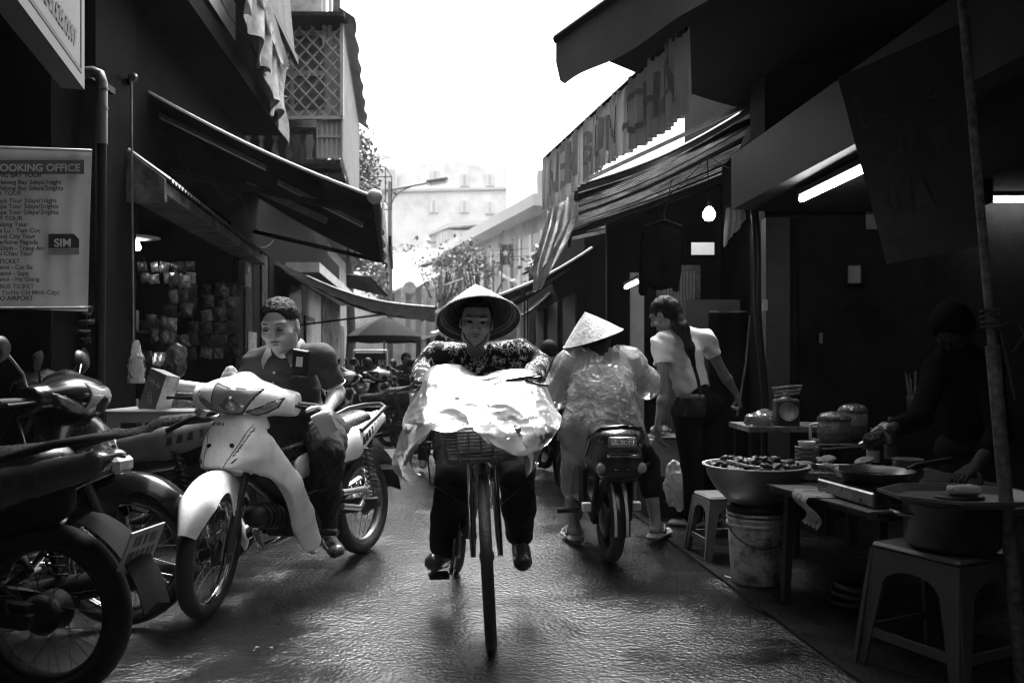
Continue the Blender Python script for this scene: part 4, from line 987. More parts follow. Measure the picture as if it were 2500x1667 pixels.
    for s in (-1, 1):
        loc_build(B().tube([(.32, s*.225, .895), (.287, s*.345, .89)], .017, 12), 'grip', m_rubber, t, S)
        loc_build(B().tube([(.35, s*.20, .893), (.365, s*.24, .893), (.345, s*.33, .885), (.335, s*.37, .88)], [.008, .007, .006, .009], 6), 'lever', m_black, t, S)
    if mirrors == 'square':
        loc_build(B().tube([(.33, .16, .94), (.33, .17, .965), (.31, .205, 1.0), (.305, .22, 1.03)], .005, 6), 'mirror_stalk', m_black, t, S)
        mr = loc_build(B().box((.305, .225, 1.085), (.022, .08, .13), bev=.008), 'mirror', m_black, t, S)
        loc_build(B().box((.3175, .222, 1.092), (.002, .03, .045)), 'mirror_sticker', m_plate, mr, S)
        loc_build(B().tube([(.318, .19, 1.147), (.318, .258, 1.14)], .004, 5), 'mirror_edge', m_white, mr, S)
    else:
        for s in (-1, 1):
            loc_build(B().tube([(.32, s*.19, .91), (.31, s*.22, 1.0), (.29, s*.29, 1.07)], .006, 6), 'mirror_stalk', m_chrome, t, S)
            mr = loc_build(B().lathe([(0,-.012),(.035,-.012),(.05,.006),(.052,.012)], 24, Matrix.Translation((.285, s*.32, 1.085)) @ Matrix.Rotation(-math.pi/2-.2*s, 4, 'Y')), 'mirror', m_black, t, S)
            loc_build(B().lathe([(0,.013),(.048,.013),(.054,.010)], 24, Matrix.Translation((.285, s*.32, 1.085)) @ Matrix.Rotation(-math.pi/2-.2*s, 4, 'Y')), 'mirror_glass', m_chrome, mr, S)
    # front cowl and leg shields
    fl = Field((.02, -.30, .14), (.66, .30, .93), .007)
    fl.add(ell((.385, 0, .80), (.085, .115, .08))); fl.add(ell((.405, 0, .72), (.115, .16, .12)), .05); fl.add(ell((.45, 0, .645), (.115, .155, .085)), .05); fl.add(ell((.535, 0, .60), (.055, .085, .045)), .06)
    for s in (-1, 1):
        n = np.array((.45, s*.89, 0)); n /= np.linalg.norm(n)
        pts = [(.44, s*.135, .67), (.33, s*.185, .50), (.235, s*.19, .36), (.16, s*.185, .23)]; rs = [.085, .082, .068, .055]
        for i in range(3): fl.add(cone(pts[i], pts[i+1], rs[i], rs[i+1], (n, 3.4)), .02)
    fl.sub(cone((.615, -.5, .275), (.615, .5, .275), .345), .012)
    fl.sub(rbox((.26, 0, .45), (.16, .155, .32), r=.03), .01)
    cw2 = fld_build(fl, 'leg_shield', m_wp, t)
    sf = surf_fn(fl)
    text_on('HONDA', sf, (-.09, -.005, .795, .81), cw2, m_letter_dk, bold=.02, cuts=1).parent = cw2
    lt = [o for o in cw2.children][-1]; lt.matrix_parent_inverse = Matrix.Identity(4)
    for s in (-1, 1):
        dk = B(); pl = [(s*.028, .625), (s*.10, .66), (s*.085, .64), (s*.05, .615)]
        dk.add([sf(y, z) for y, z in pl], [(0, 1, 2, 3)]); loc_build(dk, 'vent', m_black, cw2)
        c0 = sf(s*.06, .71); loc_build(B().lathe([(.011,-.003),(.011,.001),(.004,.001),(0,0)], 12, Matrix.Translation(c0) @ Matrix.Rotation(math.pi/2, 4, 'Y')), 'bolt_recess', m_black, cw2)
    dk = B()
    for k in range(9):
        u = k/9; p = [sf(.075+.05*u+d, .665+.12*u+e) for d, e in ((0, 0), (.012, .006), (.014, .012+.004*(k % 3)), (.002, .008))]; dk.add(p, [(0, 1, 2, 3)])
    loc_build(dk, 'decal_stripe', mat('decal_grey', .16, .5), cw2)
    for s in (-1, 1):
        sm = B(); pts = [sf(s*(.045+.07*k/10), .605+.19*k/10)+V((.0005, 0, 0)) for k in range(11)]; sm.tube(pts, .0016, 4); loc_build(sm, 'panel_seam', m_black, cw2)
    # centre tube cover, engine, frame
    fl = Field((-.35, -.2, .14), (.48, .2, .86), .008)
    fl.add(cone((.36, 0, .82), (.34, 0, .60), .055, .06)); fl.add(cone((.34, 0, .60), (.12, 0, .47), .065, .075), .04); fl.add(cone((.12, 0, .47), (-.12, 0, .5), .075, .09), .04)
    fld_build(fl, 'frame_cover', m_black, t)
    fl = Field((-.3, -.2, .12), (.42, .2, .5), .008)
    fl.add(rbox((.0, 0, .32), (.15, .085, .085), r=.03)); fl.add(ell((-.02, .09, .31), (.10, .045, .075)), .02); fl.add(ell((.03, -.09, .31), (.09, .045, .07)), .02); fl.add(cone((.1, 0, .33), (.31, 0, .37), .07, .055), .02)
    for k in range(5): fl.sub(rbox((.16+k*.03, 0, .35), (.005, .12, .1), r=.002), .004)
    fld_build(fl, 'engine', m_eng, t)
    # tail cowl, seat, rail
    fl = Field((-.92, -.2, .42), (.2, .2, .88), .008)
    for s in (-1, 1):
        fl.add(cone((.06, s*.085, .56), (-.40, s*.105, .635), .06, .08, ((0, 1, 0), 2.4))); fl.add(cone((-.40, s*.105, .635), (-.80, s*.045, .745), .08, .04, ((0, 1, 0), 2.0)), .03)
    fl.add(cone((-.72, 0, .73), (-.84, 0, .765), .055, .035, ((0, 0, 1), 1.4)), .03)
    tl = fld_build(fl, 'tail_cowl', m_wt, t)
    for s in (-1, 1):
        dk = B()
        for k in range(6):
            x = -.42-k*.05; z = .64+k*.015
            dk.prism([(x, s*.142-s*.012*k, z-.02), (x-.035, s*.140-s*.012*k, z-.012), (x-.03, s*.138-s*.012*k, z+.03), (x-.008, s*.14-s*.012*k, z+.02)], (0, s*.004, 0))
        loc_build(dk, 'tail_decal', m_letter_dk, tl)
    fl = Field((-.8, -.17, .55), (.25, .17, .88), .007)
    fl.add(cone((.10, 0, .635), (-.05, 0, .645), .06, .085, ((0, 0, 1), 1.3))); fl.add(cone((-.05, 0, .645), (-.32, 0, .675), .10, .118, ((0, 0, 1), 1.9)), .03); fl.add(cone((-.36, 0, .72), (-.60, 0, .755), .105, .085, ((0, 0, 1), 1.7)), .05)
    fld_build(fl, 'seat', m_seat, t)
    fl = Field((-.75, -.14, .38), (.15, .14, .7), .01); fl.add(cone((.05, 0, .52), (-.6, 0, .63), .1, .09)); fld_build(fl, 'underseat', m_black, t)
    loc_build(B().tube([(-.42, .135, .70), (-.55, .15, .76), (-.72, .12, .81), (-.80, .05, .825), (-.80, -.05, .825), (-.72, -.12, .81), (-.55, -.15, .76), (-.42, -.135, .70)], .014, 10), 'grab_rail', m_black, t)
    loc_build(B().box((-.865, 0, .74), (.03, .09, .05), bev=.012), 'tail_lamp', m_amber, t)
    def rf(u, v):
        ph = math.radians(-25-u*58); r = .345+.02*u; y = .06*(v-.5)*2; return (-.615+r*math.sin(ph), y*1.1, .275+r*math.cos(ph)-.02*abs(v-.5)*2)
    rfo = loc_build(B().grid(rf, 16, 8, thick=.005), 'rear_fender', m_black, t)
    Rp = Matrix.Rotation(math.radians(-22), 3, 'Y')
    loc_build(B().box((-.93, 0, .49), (.006, .17, .125), Rp), 'number_plate', m_plate, rfo)
    for z, ys in ((.028, (-.05, -.03, 0, .03, .05)), (-.024, (-.06, -.035, -.01, .018, .042, .06))):
        mk = B()
        for y in ys: mk.box(V((-.93, 0, .49))+Rp @ V((-.0035, y, z)), (.002, .014, .036), Rp)
        loc_build(mk, 'worn_plate_marks', m_letter_dk, rfo)
    # running gear
    for s in (-1, 1):
        loc_build(B().beam((-.12, s*.10, .32), (-.64, s*.10, .275), .025, .04), 'swing_arm', m_dkmetal, t)
        sh = loc_build(B().tube([(-.47, s*.13, .60), (-.57, s*.125, .30)], .012, 8), 'shock_absorber', m_steel, t)
        pts = [V((-.47, s*.13, .60)).lerp(V((-.555, s*.126, .345)), k/90)+V((.026*math.cos(k*.62), .026*math.sin(k*.62), 0)) for k in range(91)]
        loc_build(B().tube(pts, .005, 5), 'spring', m_black, sh)
        loc_build(B().tube([(.03, s*.08, .24), (.03, s*.25, .245)], .016, 8), 'foot_peg', m_rubber, t)
        bk = B(); bk.tube([(-.20, s*.14, .33), (-.34, s*.155, .30), (-.42, s*.16, .36), (-.40, s*.16, .39), (-.20, s*.14, .40)], .016, 8); loc_build(bk, 'pillion_bracket', m_alu, t)
        loc_build(B().tube([(-.38, s*.15, .33), (-.39, s*.24, .335)], .014, 8), 'pillion_peg', m_rubber, t)
    loc_build(B().tube([(.28, -.03, .30), (.2, -.06, .2), (-.1, -.11, .2), (-.3, -.14, .25), (-.85, -.15, .36)], [.016, .016, .018, .045, .045], 12), 'exhaust', m_chrome, t)
    loc_build(B().beam((-.08, .085, .33), (-.62, .085, .285), .03, .075), 'chain_case', m_black, t)
    loc_build(B().tube([(.14, .12, .42), (.16, .22, .46), (-.06, .22, .45), (-.07, .12, .41)], .007, 6), 'side_guard', m_black, t)
    loc_build(B().tube([(.0, .10, .24), (.0, .12, .18), (.12, .15, .17), (.16, .2, .175)], .008, 6), 'gear_pedal', m_alu, t)
    loc_build(B().tube([(-.05, .1, .24), (-.18, .13, .12)], .010, 6), 'side_stand', m_dkmetal, t)
    return t
BC = V((-1.052, 3.93, 0)); BROT = math.atan2(-.942, -.334)
bike0 = underbone('motorbike', 'white underbone motorbike ridden by the man in the dark polo shirt', BC, BROT, steer=.32, lean=.045, mirrors='square')
def bike_pt(x, y, z): return BC + Matrix.Rotation(BROT, 3, 'Z') @ (Matrix.Rotation(.045, 3, 'X') @ V((x, y, z)))
m_dk_tail = mat('dark_tail', .03, .2, coat=.6, var=.2)
dark0 = underbone('motorbike', 'black motorbike parked in the near left corner, tail and number plate to the street', (-2.06, 2.58, .012), math.atan2(.14, -.99), steer=.3, group='motorbikes parked along the left side')
mm = {'white_panel': m_bp, 'white_tail': m_dk_tail, 'chrome': m_dkmetal, 'dull_steel': m_dkmetal, 'cast_aluminium': m_dkmetal, 'plate_white': mat('plate_dimmed', .16, .6)}  # parked copies: bright metal and plates darkened to imitate shade
m_shade_black = mat('shade_black', .004, .75, var=.3, spec=.08)  # shade of the near-left corner put into the bike's colour
mm_near = dict(mm, tyre_rubber=m_shade_black, engine_metal=m_shade_black, black_plastic=m_shade_black, dark_metal=m_shade_black, dull_steel=m_shade_black, chrome=m_shade_black, cast_aluminium=m_shade_black, white_panel=m_shade_black)
def swap(o, mm):
    if o.type == 'MESH':
        for sl in o.material_slots:
            nm = sl.material.name if sl.material else ''
            if nm in mm: sl.link = 'OBJECT'; sl.material = mm[nm]
    for ch in o.children: swap(ch, mm)
def parked(label, loc, head, matmap, lean=.1, group='motorbikes parked along the left side'):
    c = copy_tree(dark0, None, matmap); c.location = (loc[0], loc[1], .012); c['label'] = label; c['group'] = group
    c.rotation_euler = (Matrix.Rotation(math.atan2(head[1], head[0]), 3, 'Z') @ Matrix.Rotation(lean, 3, 'X')).to_euler(); return c
m_bh = mat('black_front', .012, .18, coat=.6); 
parked('dark motorbike with round chrome mirrors and a white centre panel, facing the street', (-2.16, 3.36), (.96, -.2), {'white_tail': m_bp, 'white_panel': m_bp, 'dull_steel': m_dkmetal}, .06)
parked('dark motorbike with a dulled pale tail, parked beside the ridden white motorbike', (-2.18, 4.22), (-.985, .12), {'white_panel': m_bp, 'white_tail': mat('dull_tail', .12, .3, coat=.4), 'chrome': m_dkmetal, 'dull_steel': m_dkmetal}, .08)
parked('black motorbike with a bright round headlight behind the rider in the polo shirt', (-1.72, 8.3), (.25, -.97), mm)
parked('black motorbike with a grey seat pointing across the street, behind the ridden white motorbike', (-1.78, 9.4), (-.93, .2), mm)
parked('black motorbike in front of the dark notice board under the parasol', (-1.85, 10.7), (.5, -.86), mm)
parked('black motorbike farthest along the left row, by the standing man in a dark coat', (-1.6, 12.4), (-.6, -.8), mm)
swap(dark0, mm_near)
# ------------------------------------------------------------------ bicycle
bh = V((.18, -.983, 0)); BI = V((-.195, 3.56, 0)); brot = math.atan2(bh.y, bh.x)
bic = thing('bicycle', 'old bicycle with a front basket ridden towards the viewer', 'bicycle', BI, brot)
def bi(x, y, z): return BI+Matrix.Rotation(brot, 3, 'Z') @ V((x, y, z))
ax = V((.555, 0, .335)); sa = (V((.33, 0, .93))-ax).normalized()
S = Matrix.Translation(ax) @ Matrix.Rotation(-.15, 4, sa) @ Matrix.Translation(-ax)
m_paint = mat('bicycle_paint', .03, .3, coat=.4)
wheel(bic, 'front_wheel', .555, .335, .335, .022, S, spokes=36, rim_m=m_chrome, hubr=.02, tread=.003)
wheel(bic, 'rear_wheel', -.555, .335, .335, .022, spokes=36, rim_m=m_chrome, hubr=.025, tread=.003)
fk = B()
for s in (-1, 1): fk.tube([(.56, s*.052, .335), (.53, s*.05, .40), (.455, s*.045, .66), (.44, s*.03, .71)], [.010, .013, .016, .016], 10)
fk.tube([(.44, -.035, .705), (.44, .035, .705)], .018, 10)
loc_build(fk, 'fork', m_chrome, bic, S)
loc_build(B().tube([(.44, 0, .70), (.37, 0, .90)], .016, 10), 'head_tube', m_paint, bic)
fr = B()
fr.tube([(.42, 0, .74), (.15, 0, .42), (0, 0, .30)], .018, 10); fr.tube([(.41, 0, .79), (.1, 0, .52), (-.06, 0, .47)], .014, 10); fr.tube([(0, 0, .28), (-.17, 0, .74)], .016, 10)
for s in (-1, 1): fr.tube([(0, s*.03, .29), (-.555, s*.06, .335)], .010, 8); fr.tube([(-.14, s*.02, .66), (-.555, s*.06, .335)], .008, 8)
loc_build(fr, 'frame', m_paint, bic)
def mg(cx, a0, a1):
    def f(u, v):
        ph = math.radians(a0+(a1-a0)*u); th = (v-.5)*2; r = .362-.014*abs(th)**2; return (cx+r*math.sin(ph), .032*th, .335+r*math.cos(ph))
    return f
loc_build(B().grid(mg(.555, -70, 22), 30, 8, thick=.002), 'front_mudguard', m_chrome, bic, S)
loc_build(B().grid(mg(-.555, -110, 30), 40, 8, thick=.002), 'rear_mudguard', m_chrome, bic)
loc_build(B().tube([(.22, -.27, .985), (.31, -.25, .995), (.38, -.12, .99), (.385, 0, .96), (.38, .12, .99), (.31, .25, .995), (.22, .27, .985)], .011, 10), 'handlebar', m_chrome, bic, S)
loc_build(B().tube([(.37, 0, .88), (.385, 0, .955)], .013, 8), 'stem', m_chrome, bic, S)
for s in (-1, 1):
    loc_build(B().tube([(.31, s*.25, .995), (.21, s*.272, .984)], .016, 10), 'grip', m_rubber, bic, S)
    loc_build(B().tube([(.36, s*.19, .985), (.33, s*.255, .965), (.24, s*.29, .955)], .006, 6), 'brake_lever', m_chrome, bic, S)
    loc_build(B().tube([(.37, s*.2, .94), (.47, s*.22, .88), (.52, s*.2, .62), (.47, s*.05, .50), (.46, s*.02, .69)], .0035, 5), 'brake_cable', m_black, bic, S)
loc_build(B().tube([(-.165, 0, .70), (-.185, 0, .69)], .013, 8), 'seat_post', m_chrome, bic)
fl = Field((-.38, -.13, .63), (.05, .13, .77), .006); fl.add(ell((-.23, 0, .70), (.11, .10, .035))); fl.add(cone((-.2, 0, .705), (-.04, 0, .705), .05, .022, ((0,0,1), 1.4)), .04); fld_build(fl, 'saddle', m_seat, bic)
loc_build(B().lathe([(.02,-.004),(.085,-.003),(.085,.003),(.02,.004)], 28, Matrix.Translation((0, -.045, .285)) @ RY), 'chainring', m_steel, bic)
loc_build(B().beam((0, -.05, .30), (-.52, -.055, .335), .02, .06), 'chain_guard', m_paint, bic)
for s, a in ((-1, -2.1), (1, 1.04)):
    e = V((.02*s, s*.075, .285+s*.165))
    loc_build(B().tube([(0, s*.06, .285), e], .009, 8), 'crank', m_chrome, bic)
    loc_build(B().box(e+V((0, s*.055, 0)), (.07, .09, .022), bev=.005), 'pedal', m_rubber, bic)
rk = B()
for y in (-.07, 0, .07): rk.tube([(-.25, y, .74), (-.75, y, .73)], .006, 6)
for x in (-.3, -.5, -.72): rk.tube([(x, -.075, .735), (x, .075, .735)], .006, 6)
for s in (-1, 1): rk.tube([(-.7, s*.07, .73), (-.56, s*.065, .35)], .006, 6)
loc_build(rk, 'rear_rack', m_steel, bic)
# basket: rim rails and slats are separate pieces
m_bsk = mat('grey_basket', .13, .5, var=.25, vs=20)
bs = loc_build(B().box((.59, 0, .712), (.20, .25, .012), bev=.004), 'basket', m_bsk, bic, S)
def bring(z, w, d, r=.005):
    x0, x1 = .59-d/2, .59+d/2; return B().tube([(x0, -w/2, z), (x1-.02, -w/2, z), (x1, -w/2+.02, z), (x1, w/2-.02, z), (x1-.02, w/2, z), (x0, w/2, z)], r, 6, closed=True)
for k in range(9):
    z = .722+k*.0125; loc_build(bring(z, .255+k*.004, .205+k*.004, .0062 if k in (0, 8) else .0038), 'basket_slat', m_bsk, bs, S)
for k in range(7):
    y = -.12+k*.04; loc_build(B().tube([(.69, y, .71), (.709, y*1.12, .825)], .005, 5), 'basket_stay', m_bsk, bs, S)
for s in (-1, 1):
    for k in range(4): loc_build(B().tube([(.51+k*.05, s*.127, .71), (.51+k*.05, s*.145, .825)], .005, 5), 'basket_stay', m_bsk, bs, S)
# ------------------------------------------------------------------ load in the basket and its plastic cover
fo = thing('foam_tray', 'pale foam tray of goods under the plastic sheet in the basket', 'tray', bi(.56, 0, .73))
m_foam = mat('pale_foam', .6, .7, var=.1)
Rz = Matrix.Rotation(brot, 3, 'Z')
B().box(bi(.40, 0, .885), (.20, .38, .09), Rz, bev=.02).build('tray', m_foam, fo)
B().box(bi(.57, 0, .79), (.17, .22, .115), Rz, bev=.01).build('carton', mat('carton', .3, .8), fo)
B().box(bi(.30, .03, .985), (.07, .16, .05), Rz @ Matrix.Rotation(.2, 3, 'X'), bev=.01).build('parcel', mat('parcel_grey', .35, .7, var=.4, vs=30), fo)
def plastic_mat(name, val, alpha, rough, tr, bs=.8, ior=1.6):
    m = bpy.data.materials.new(name); m.use_nodes = True; nt = m.node_tree; N = nt.nodes; L = nt.links; N.remove(N['Principled BSDF'])
    out = N['Material Output']; tc = N.new('ShaderNodeTexCoord')
    v1 = N.new('ShaderNodeTexVoronoi'); v1.feature = 'DISTANCE_TO_EDGE'; v1.inputs['Scale'].default_value = 20
    ns = N.new('ShaderNodeTexNoise'); ns.inputs['Scale'].default_value = 7; ns.inputs['Detail'].default_value = 5
    mixv = N.new('ShaderNodeMix'); mixv.data_type = 'VECTOR'; mixv.inputs[0].default_value = .22
    L.new(tc.outputs['Object'], ns.inputs[0]); L.new(tc.outputs['Object'], mixv.inputs[4]); L.new(ns.outputs['Color'], mixv.inputs[5]); L.new(mixv.outputs[1], v1.inputs[0])
    bp = N.new('ShaderNodeBump'); bp.inputs['Strength'].default_value = bs; bp.inputs['Distance'].default_value = .012
    ad = N.new('ShaderNodeMath'); ad.operation = 'MULTIPLY_ADD'; ad.inputs[1].default_value = .8; L.new(v1.outputs[0], ad.inputs[0]); L.new(ns.outputs['Fac'], ad.inputs[2]); L.new(ad.outputs[0], bp.inputs['Height'])
    d = N.new('ShaderNodeBsdfDiffuse'); d.inputs[0].default_value = (val,)*3+(1,)
    t = N.new('ShaderNodeBsdfTranslucent'); t.inputs[0].default_value = (val,)*3+(1,)
    g = N.new('ShaderNodeBsdfGlossy'); g.inputs['Roughness'].default_value = rough; g.inputs[0].default_value = (.9,)*3+(1,)
    tp = N.new('ShaderNodeBsdfTransparent')
    for s in (d, t, g): L.new(bp.outputs[0], s.inputs['Normal'])
    m1 = N.new('ShaderNodeMixShader'); m1.inputs[0].default_value = tr; L.new(d.outputs[0], m1.inputs[1]); L.new(t.outputs[0], m1.inputs[2])
    fr = N.new('ShaderNodeFresnel'); fr.inputs[0].default_value = ior; L.new(bp.outputs[0], fr.inputs['Normal'])
    m2 = N.new('ShaderNodeMixShader'); L.new(m1.outputs[0], m2.inputs[1]); L.new(tp.outputs[0], m2.inputs[2])
    vm = N.new('ShaderNodeMapRange'); vm.inputs[1].default_value = .3; vm.inputs[2].default_value = .7; vm.inputs[3].default_value = min(1, alpha+.15); vm.inputs[4].default_value = max(0, alpha-.15); L.new(ns.outputs['Fac'], vm.inputs[0])
    L.new(vm.outputs[0], m2.inputs[0])
    m3 = N.new('ShaderNodeMixShader'); L.new(fr.outputs[0], m3.inputs[0]); L.new(m2.outputs[0], m3.inputs[1]); L.new(g.outputs[0], m3.inputs[2]); L.new(m3.outputs[0], out.inputs[0]); return m
m_cover = plastic_mat('cover_plastic', .5, .08, .3, .45, .3, 1.35)     # alpha = share of see-through
m_rain = plastic_mat('raincoat_plastic', .6, .5, .16, .4, .6, 1.5)
def catmull(p0, p1, p2, p3, t): return (p1*2+(p2-p0)*t+(p0*2-p1*5+p2*4-p3)*t*t+(p1*3-p0-p2*3+p3)*t*t*t)*.5
def ctrl(grid):
    g = [[V(p) for p in row] for row in grid]; m, n = len(g), len(g[0])
    def row(r, x): i = min(n-2, int(x)); f = x-i; q = g[min(max(r, 0), m-1)]; return catmull(q[max(i-1,0)], q[i], q[i+1], q[min(i+2,n-1)], f)
    def fn(u, v):
        x = u*(n-1); y = v*(m-1); j = min(m-2, int(y)); return catmull(row(max(j-1,0), x), row(j, x), row(j+1, x), row(min(j+2,m-1), x), y-j)
    return fn
pc = thing('plastic_cover', 'large crumpled translucent plastic sheet draped over the bicycle basket', 'plastic sheet', bi(.55, 0, .83))
rowsY = (3.42, 3.22, 3.04, 2.90, 2.85)
rows = [[(1018,938),(1058,893),(1122,890),(1168,917),(1230,901),(1300,905),(1332,940)],
        [(1002,985),(1046,922),(1110,918),(1175,932),(1242,922),(1312,945),(1352,988)],
        [(988,1016),(1042,975),(1110,978),(1175,975),(1247,972),(1325,990),(1368,1015)],
        [(985,1048),(1040,1024),(1105,1035),(1175,1030),(1240,1042),(1310,1058),(1362,1050)],
        [(1000,1066),(1035,1050),(1098,1056),(1158,1046),(1225,1098),(1285,1112),(1335,1086)]]
fnc = ctrl([[P(x, y, Y+(.06 if i in (0, 6) else 0)+.03*((i+j) % 2)) for i, (x, y) in enumerate(r)] for j, (r, Y) in enumerate(zip(rows, rowsY))])
def crumple(name, fn, nu, nv, amp, sd, m, parent, s1=9, s2=23):
    p = np.array([list(fn(i/nu, j/nv)) for i in range(nu+1) for j in range(nv+1)])
    n = np.stack([vnoise(p, s1, sd), vnoise(p, s1, sd+5)-.3*vnoise(p, 3, sd), vnoise(p, s1, sd+9)], 1)
    x, y, z = p.T; rd = lambda a, s, k: 1-np.abs(vnoise(np.stack(a, 1), s, k))**.6
    r = rd((x*1.4+z, y, z*.7), s1*.8, sd+2)*.9+.42*rd((x+z*.4, y, z-.3*x), s2, sd+3)+.18*rd((x, y, z), s2*2.1, sd+8)-.5
    p = p+n*amp*.3+np.array((0, -1, .45))*(amp*r)[:,None]
    I = np.arange((nu+1)*(nv+1)).reshape(nu+1, nv+1)
    f = np.stack([I[:-1,:-1], I[1:,:-1], I[1:,1:], I[:-1,1:]], -1).reshape(-1, 4)
    return link(name, npmesh(name, p, f), m, parent)
crumple('main_sheet', fnc, 130, 90, .017, 1, m_cover, pc)
ft = ctrl([[P(990, 1035, 2.92), P(1020, 1040, 2.9), P(1055, 1045, 2.9)], [P(972, 1075, 2.95), P(1005, 1085, 2.88), P(1040, 1070, 2.92)], [P(960, 1120, 2.98), P(985, 1125, 2.9), P(1012, 1110, 2.96)], [P(965, 1150, 2.98), P(985, 1160, 2.92), P(1012, 1150, 2.95)], [P(978, 1165, 2.97), P(1005, 1178, 2.93), P(1032, 1160, 2.95)]])
crumple('trailing_corner', ft, 40, 60, .02, 3, m_cover, pc, 12)
ft2 = ctrl([[P(1270, 1095, 2.9), P(1300, 1090, 2.9), P(1330, 1080, 2.95)], [P(1278, 1115, 2.92), P(1300, 1118, 2.88), P(1318, 1105, 2.95)], [P(1284, 1150, 2.93), P(1300, 1145, 2.9), P(1312, 1128, 2.95)], [P(1288, 1165, 2.93), P(1298, 1152, 2.91), P(1316, 1130, 2.95)]])
crumple('hanging_corner', ft2, 24, 30, .014, 4, m_cover, pc, 14)
ft3 = ctrl([[P(1150, 1040, 2.87), P(1190, 1035, 2.86), P(1250, 1030, 2.87)], [P(1165, 1060, 2.84), P(1205, 1062, 2.82), P(1262, 1060, 2.84)], [P(1200, 1085, 2.84), P(1228, 1092, 2.82), P(1275, 1085, 2.84)], [P(1238, 1104, 2.85), P(1258, 1112, 2.83), P(1284, 1100, 2.85)]])
crumple('front_fold', ft3, 30, 30, .012, 6, plastic_mat('grey_fold', .42, .08, .3, .35, .3, 1.35), pc, 12)
B().prism([P(1110, 968, 2.965), P(1123, 968, 2.965), P(1122, 977, 2.955), P(1111, 977, 2.955)], (0, .004, 0)).build('dark_print', mat('dark_print', .08, .6), pc)
# ------------------------------------------------------------------ electric bike seen from behind
EB = V((.53, 4.3, 0)); eh = math.atan2(.99, -.1)
eb = thing('electric_bike', 'small black electric bike with round rear lamps, ridden by the figure in a raincoat', 'electric bike', EB, eh)
m_ebk = mat('scooter_black', .012, .3, coat=.3, var=.3)
wheel(eb, 'rear_wheel', 0, .225, .225, .038, spokes=0, rim_m=m_dkmetal, hubr=.10)
wheel(eb, 'front_wheel', 1.08, .225, .225, .034, spokes=0, rim_m=m_dkmetal, hubr=.06)
def mg2(u, v):
    ph = math.radians(-100+120*u); th = (v-.5)*2; r = .262-.02*abs(th)**2; return (r*math.sin(ph), .052*th, .225+r*math.cos(ph))
fd = loc_build(B().grid(mg2, 24, 10, thick=.003), 'rear_fender', m_ebk, eb)
for s in (-1, 1):
    def mg3(u, v, s=s):
        ph = math.radians(-98+62*u); r = .2665; return (r*math.sin(ph)*1.002, s*.030+(v-.5)*.014, .225+r*math.cos(ph))
    loc_build(B().grid(mg3, 16, 1, thick=.002), 'fender_stripe', m_plate, fd)
fl = Field((-.36, -.2, .44), (.45, .2, .76), .008)
fl.add(cone((-.20, 0, .60), (.35, 0, .58), .105, .10)); fl.add(rbox((-.17, 0, .545), (.09, .115, .07), r=.04), .04)
fld_build(fl, 'tail_body', m_ebk, eb)
fl = Field((-.3, -.18, .60), (.5, .18, .78), .008); fl.add(cone((-.16, 0, .685), (.38, 0, .675), .11, .12, ((0,0,1), 2.0))); fld_build(fl, 'seat', m_seat, eb)
bd = loc_build(B().box((-.285, 0, .665), (.02, .15, .065), Matrix.Rotation(.35, 3, 'Y'), bev=.01), 'badge_panel', mat('badge_grey', .10, .3), eb)
def etext(s, y0, z, size, m, x, par):
    me = text_mesh(s, .015, 'CENTER'); me.materials.clear(); me.transform(Matrix.Translation((x, y0, z)) @ Matrix.Rotation(.35, 4, 'Y') @ Matrix.Rotation(-math.pi/2, 4, 'Z') @ Matrix.Rotation(math.pi/2, 4, 'X') @ Matrix.Scale(size, 4)); link('lettering', me, m, par, True)
etext('匡安符', 0, .66, .042, m_letter_lt, -.2985, bd)
loc_build(B().tube([(-.30, -.085, .60), (-.30, .085, .60)], .006, 6), 'trim_bar', m_chrome, eb)
loc_build(B().tube([(-.305, -.075, .615), (-.305, .075, .615)], .004, 6), 'trim_bar', m_chrome, eb)
gp = loc_build(B().box((-.272, 0, .535), (.012, .092, .036), bev=.004), 'name_plate', m_black, eb)
me = text_mesh('GIANT', .02, 'CENTER'); me.materials.clear(); me.transform(Matrix.Translation((-.279, 0, .526)) @ Matrix.Rotation(-math.pi/2, 4, 'Z') @ Matrix.Rotation(math.pi/2, 4, 'X') @ Matrix.Scale(.027, 4)); link('lettering', me, m_plate, gp, True)
for s in (-1, 1):
    sg_ = loc_build(B().lathe([(0,-.03),(.02,-.025),(.031,0),(.031,.006)], 20, Matrix.Translation((-.25, s*.105, .535)) @ Matrix.Rotation(-math.pi/2, 4, 'Y')), 'turn_signal', m_black, eb)
    loc_build(B().lathe([(.027,.006),(.022,.014),(.01,.018),(0,.019)], 20, Matrix.Translation((-.25, s*.105, .535)) @ Matrix.Rotation(-math.pi/2, 4, 'Y')), 'signal_lens', m_amber, sg_)
    loc_build(B().tube([(-.10, s*.09, .50), (-.02, s*.1, .225)], .016, 8), 'shock_absorber', m_dkmetal, eb)
    loc_build(B().beam((.3, s*.08, .30), (0, s*.08, .225), .03, .05), 'swing_arm', m_dkmetal, eb)
    loc_build(B().tube([(.32, s*.1, .22), (.32, s*.24, .22)], .016, 8), 'foot_peg', m_rubber, eb)
    loc_build(B().box((.25, s*.13, .40), (.35, .05, .22), bev=.02), 'side_cover', m_ebk, eb)
    loc_build(B().box((-.03, s*.135, .30), (.03, .05, .05), bev=.006), 'reflector', m_plate, eb)
loc_build(B().tube([(.0, .135, .58), (-.14, .14, .68), (-.25, .10, .735), (-.27, 0, .745), (-.25, -.10, .735), (-.14, -.14, .68), (.0, -.135, .58)], .012, 10), 'grab_rail', m_blackgl, eb)
loc_build(B().box((-.245, 0, .47), (.01, .17, .012)), 'plate_holder', m_dkmetal, eb)
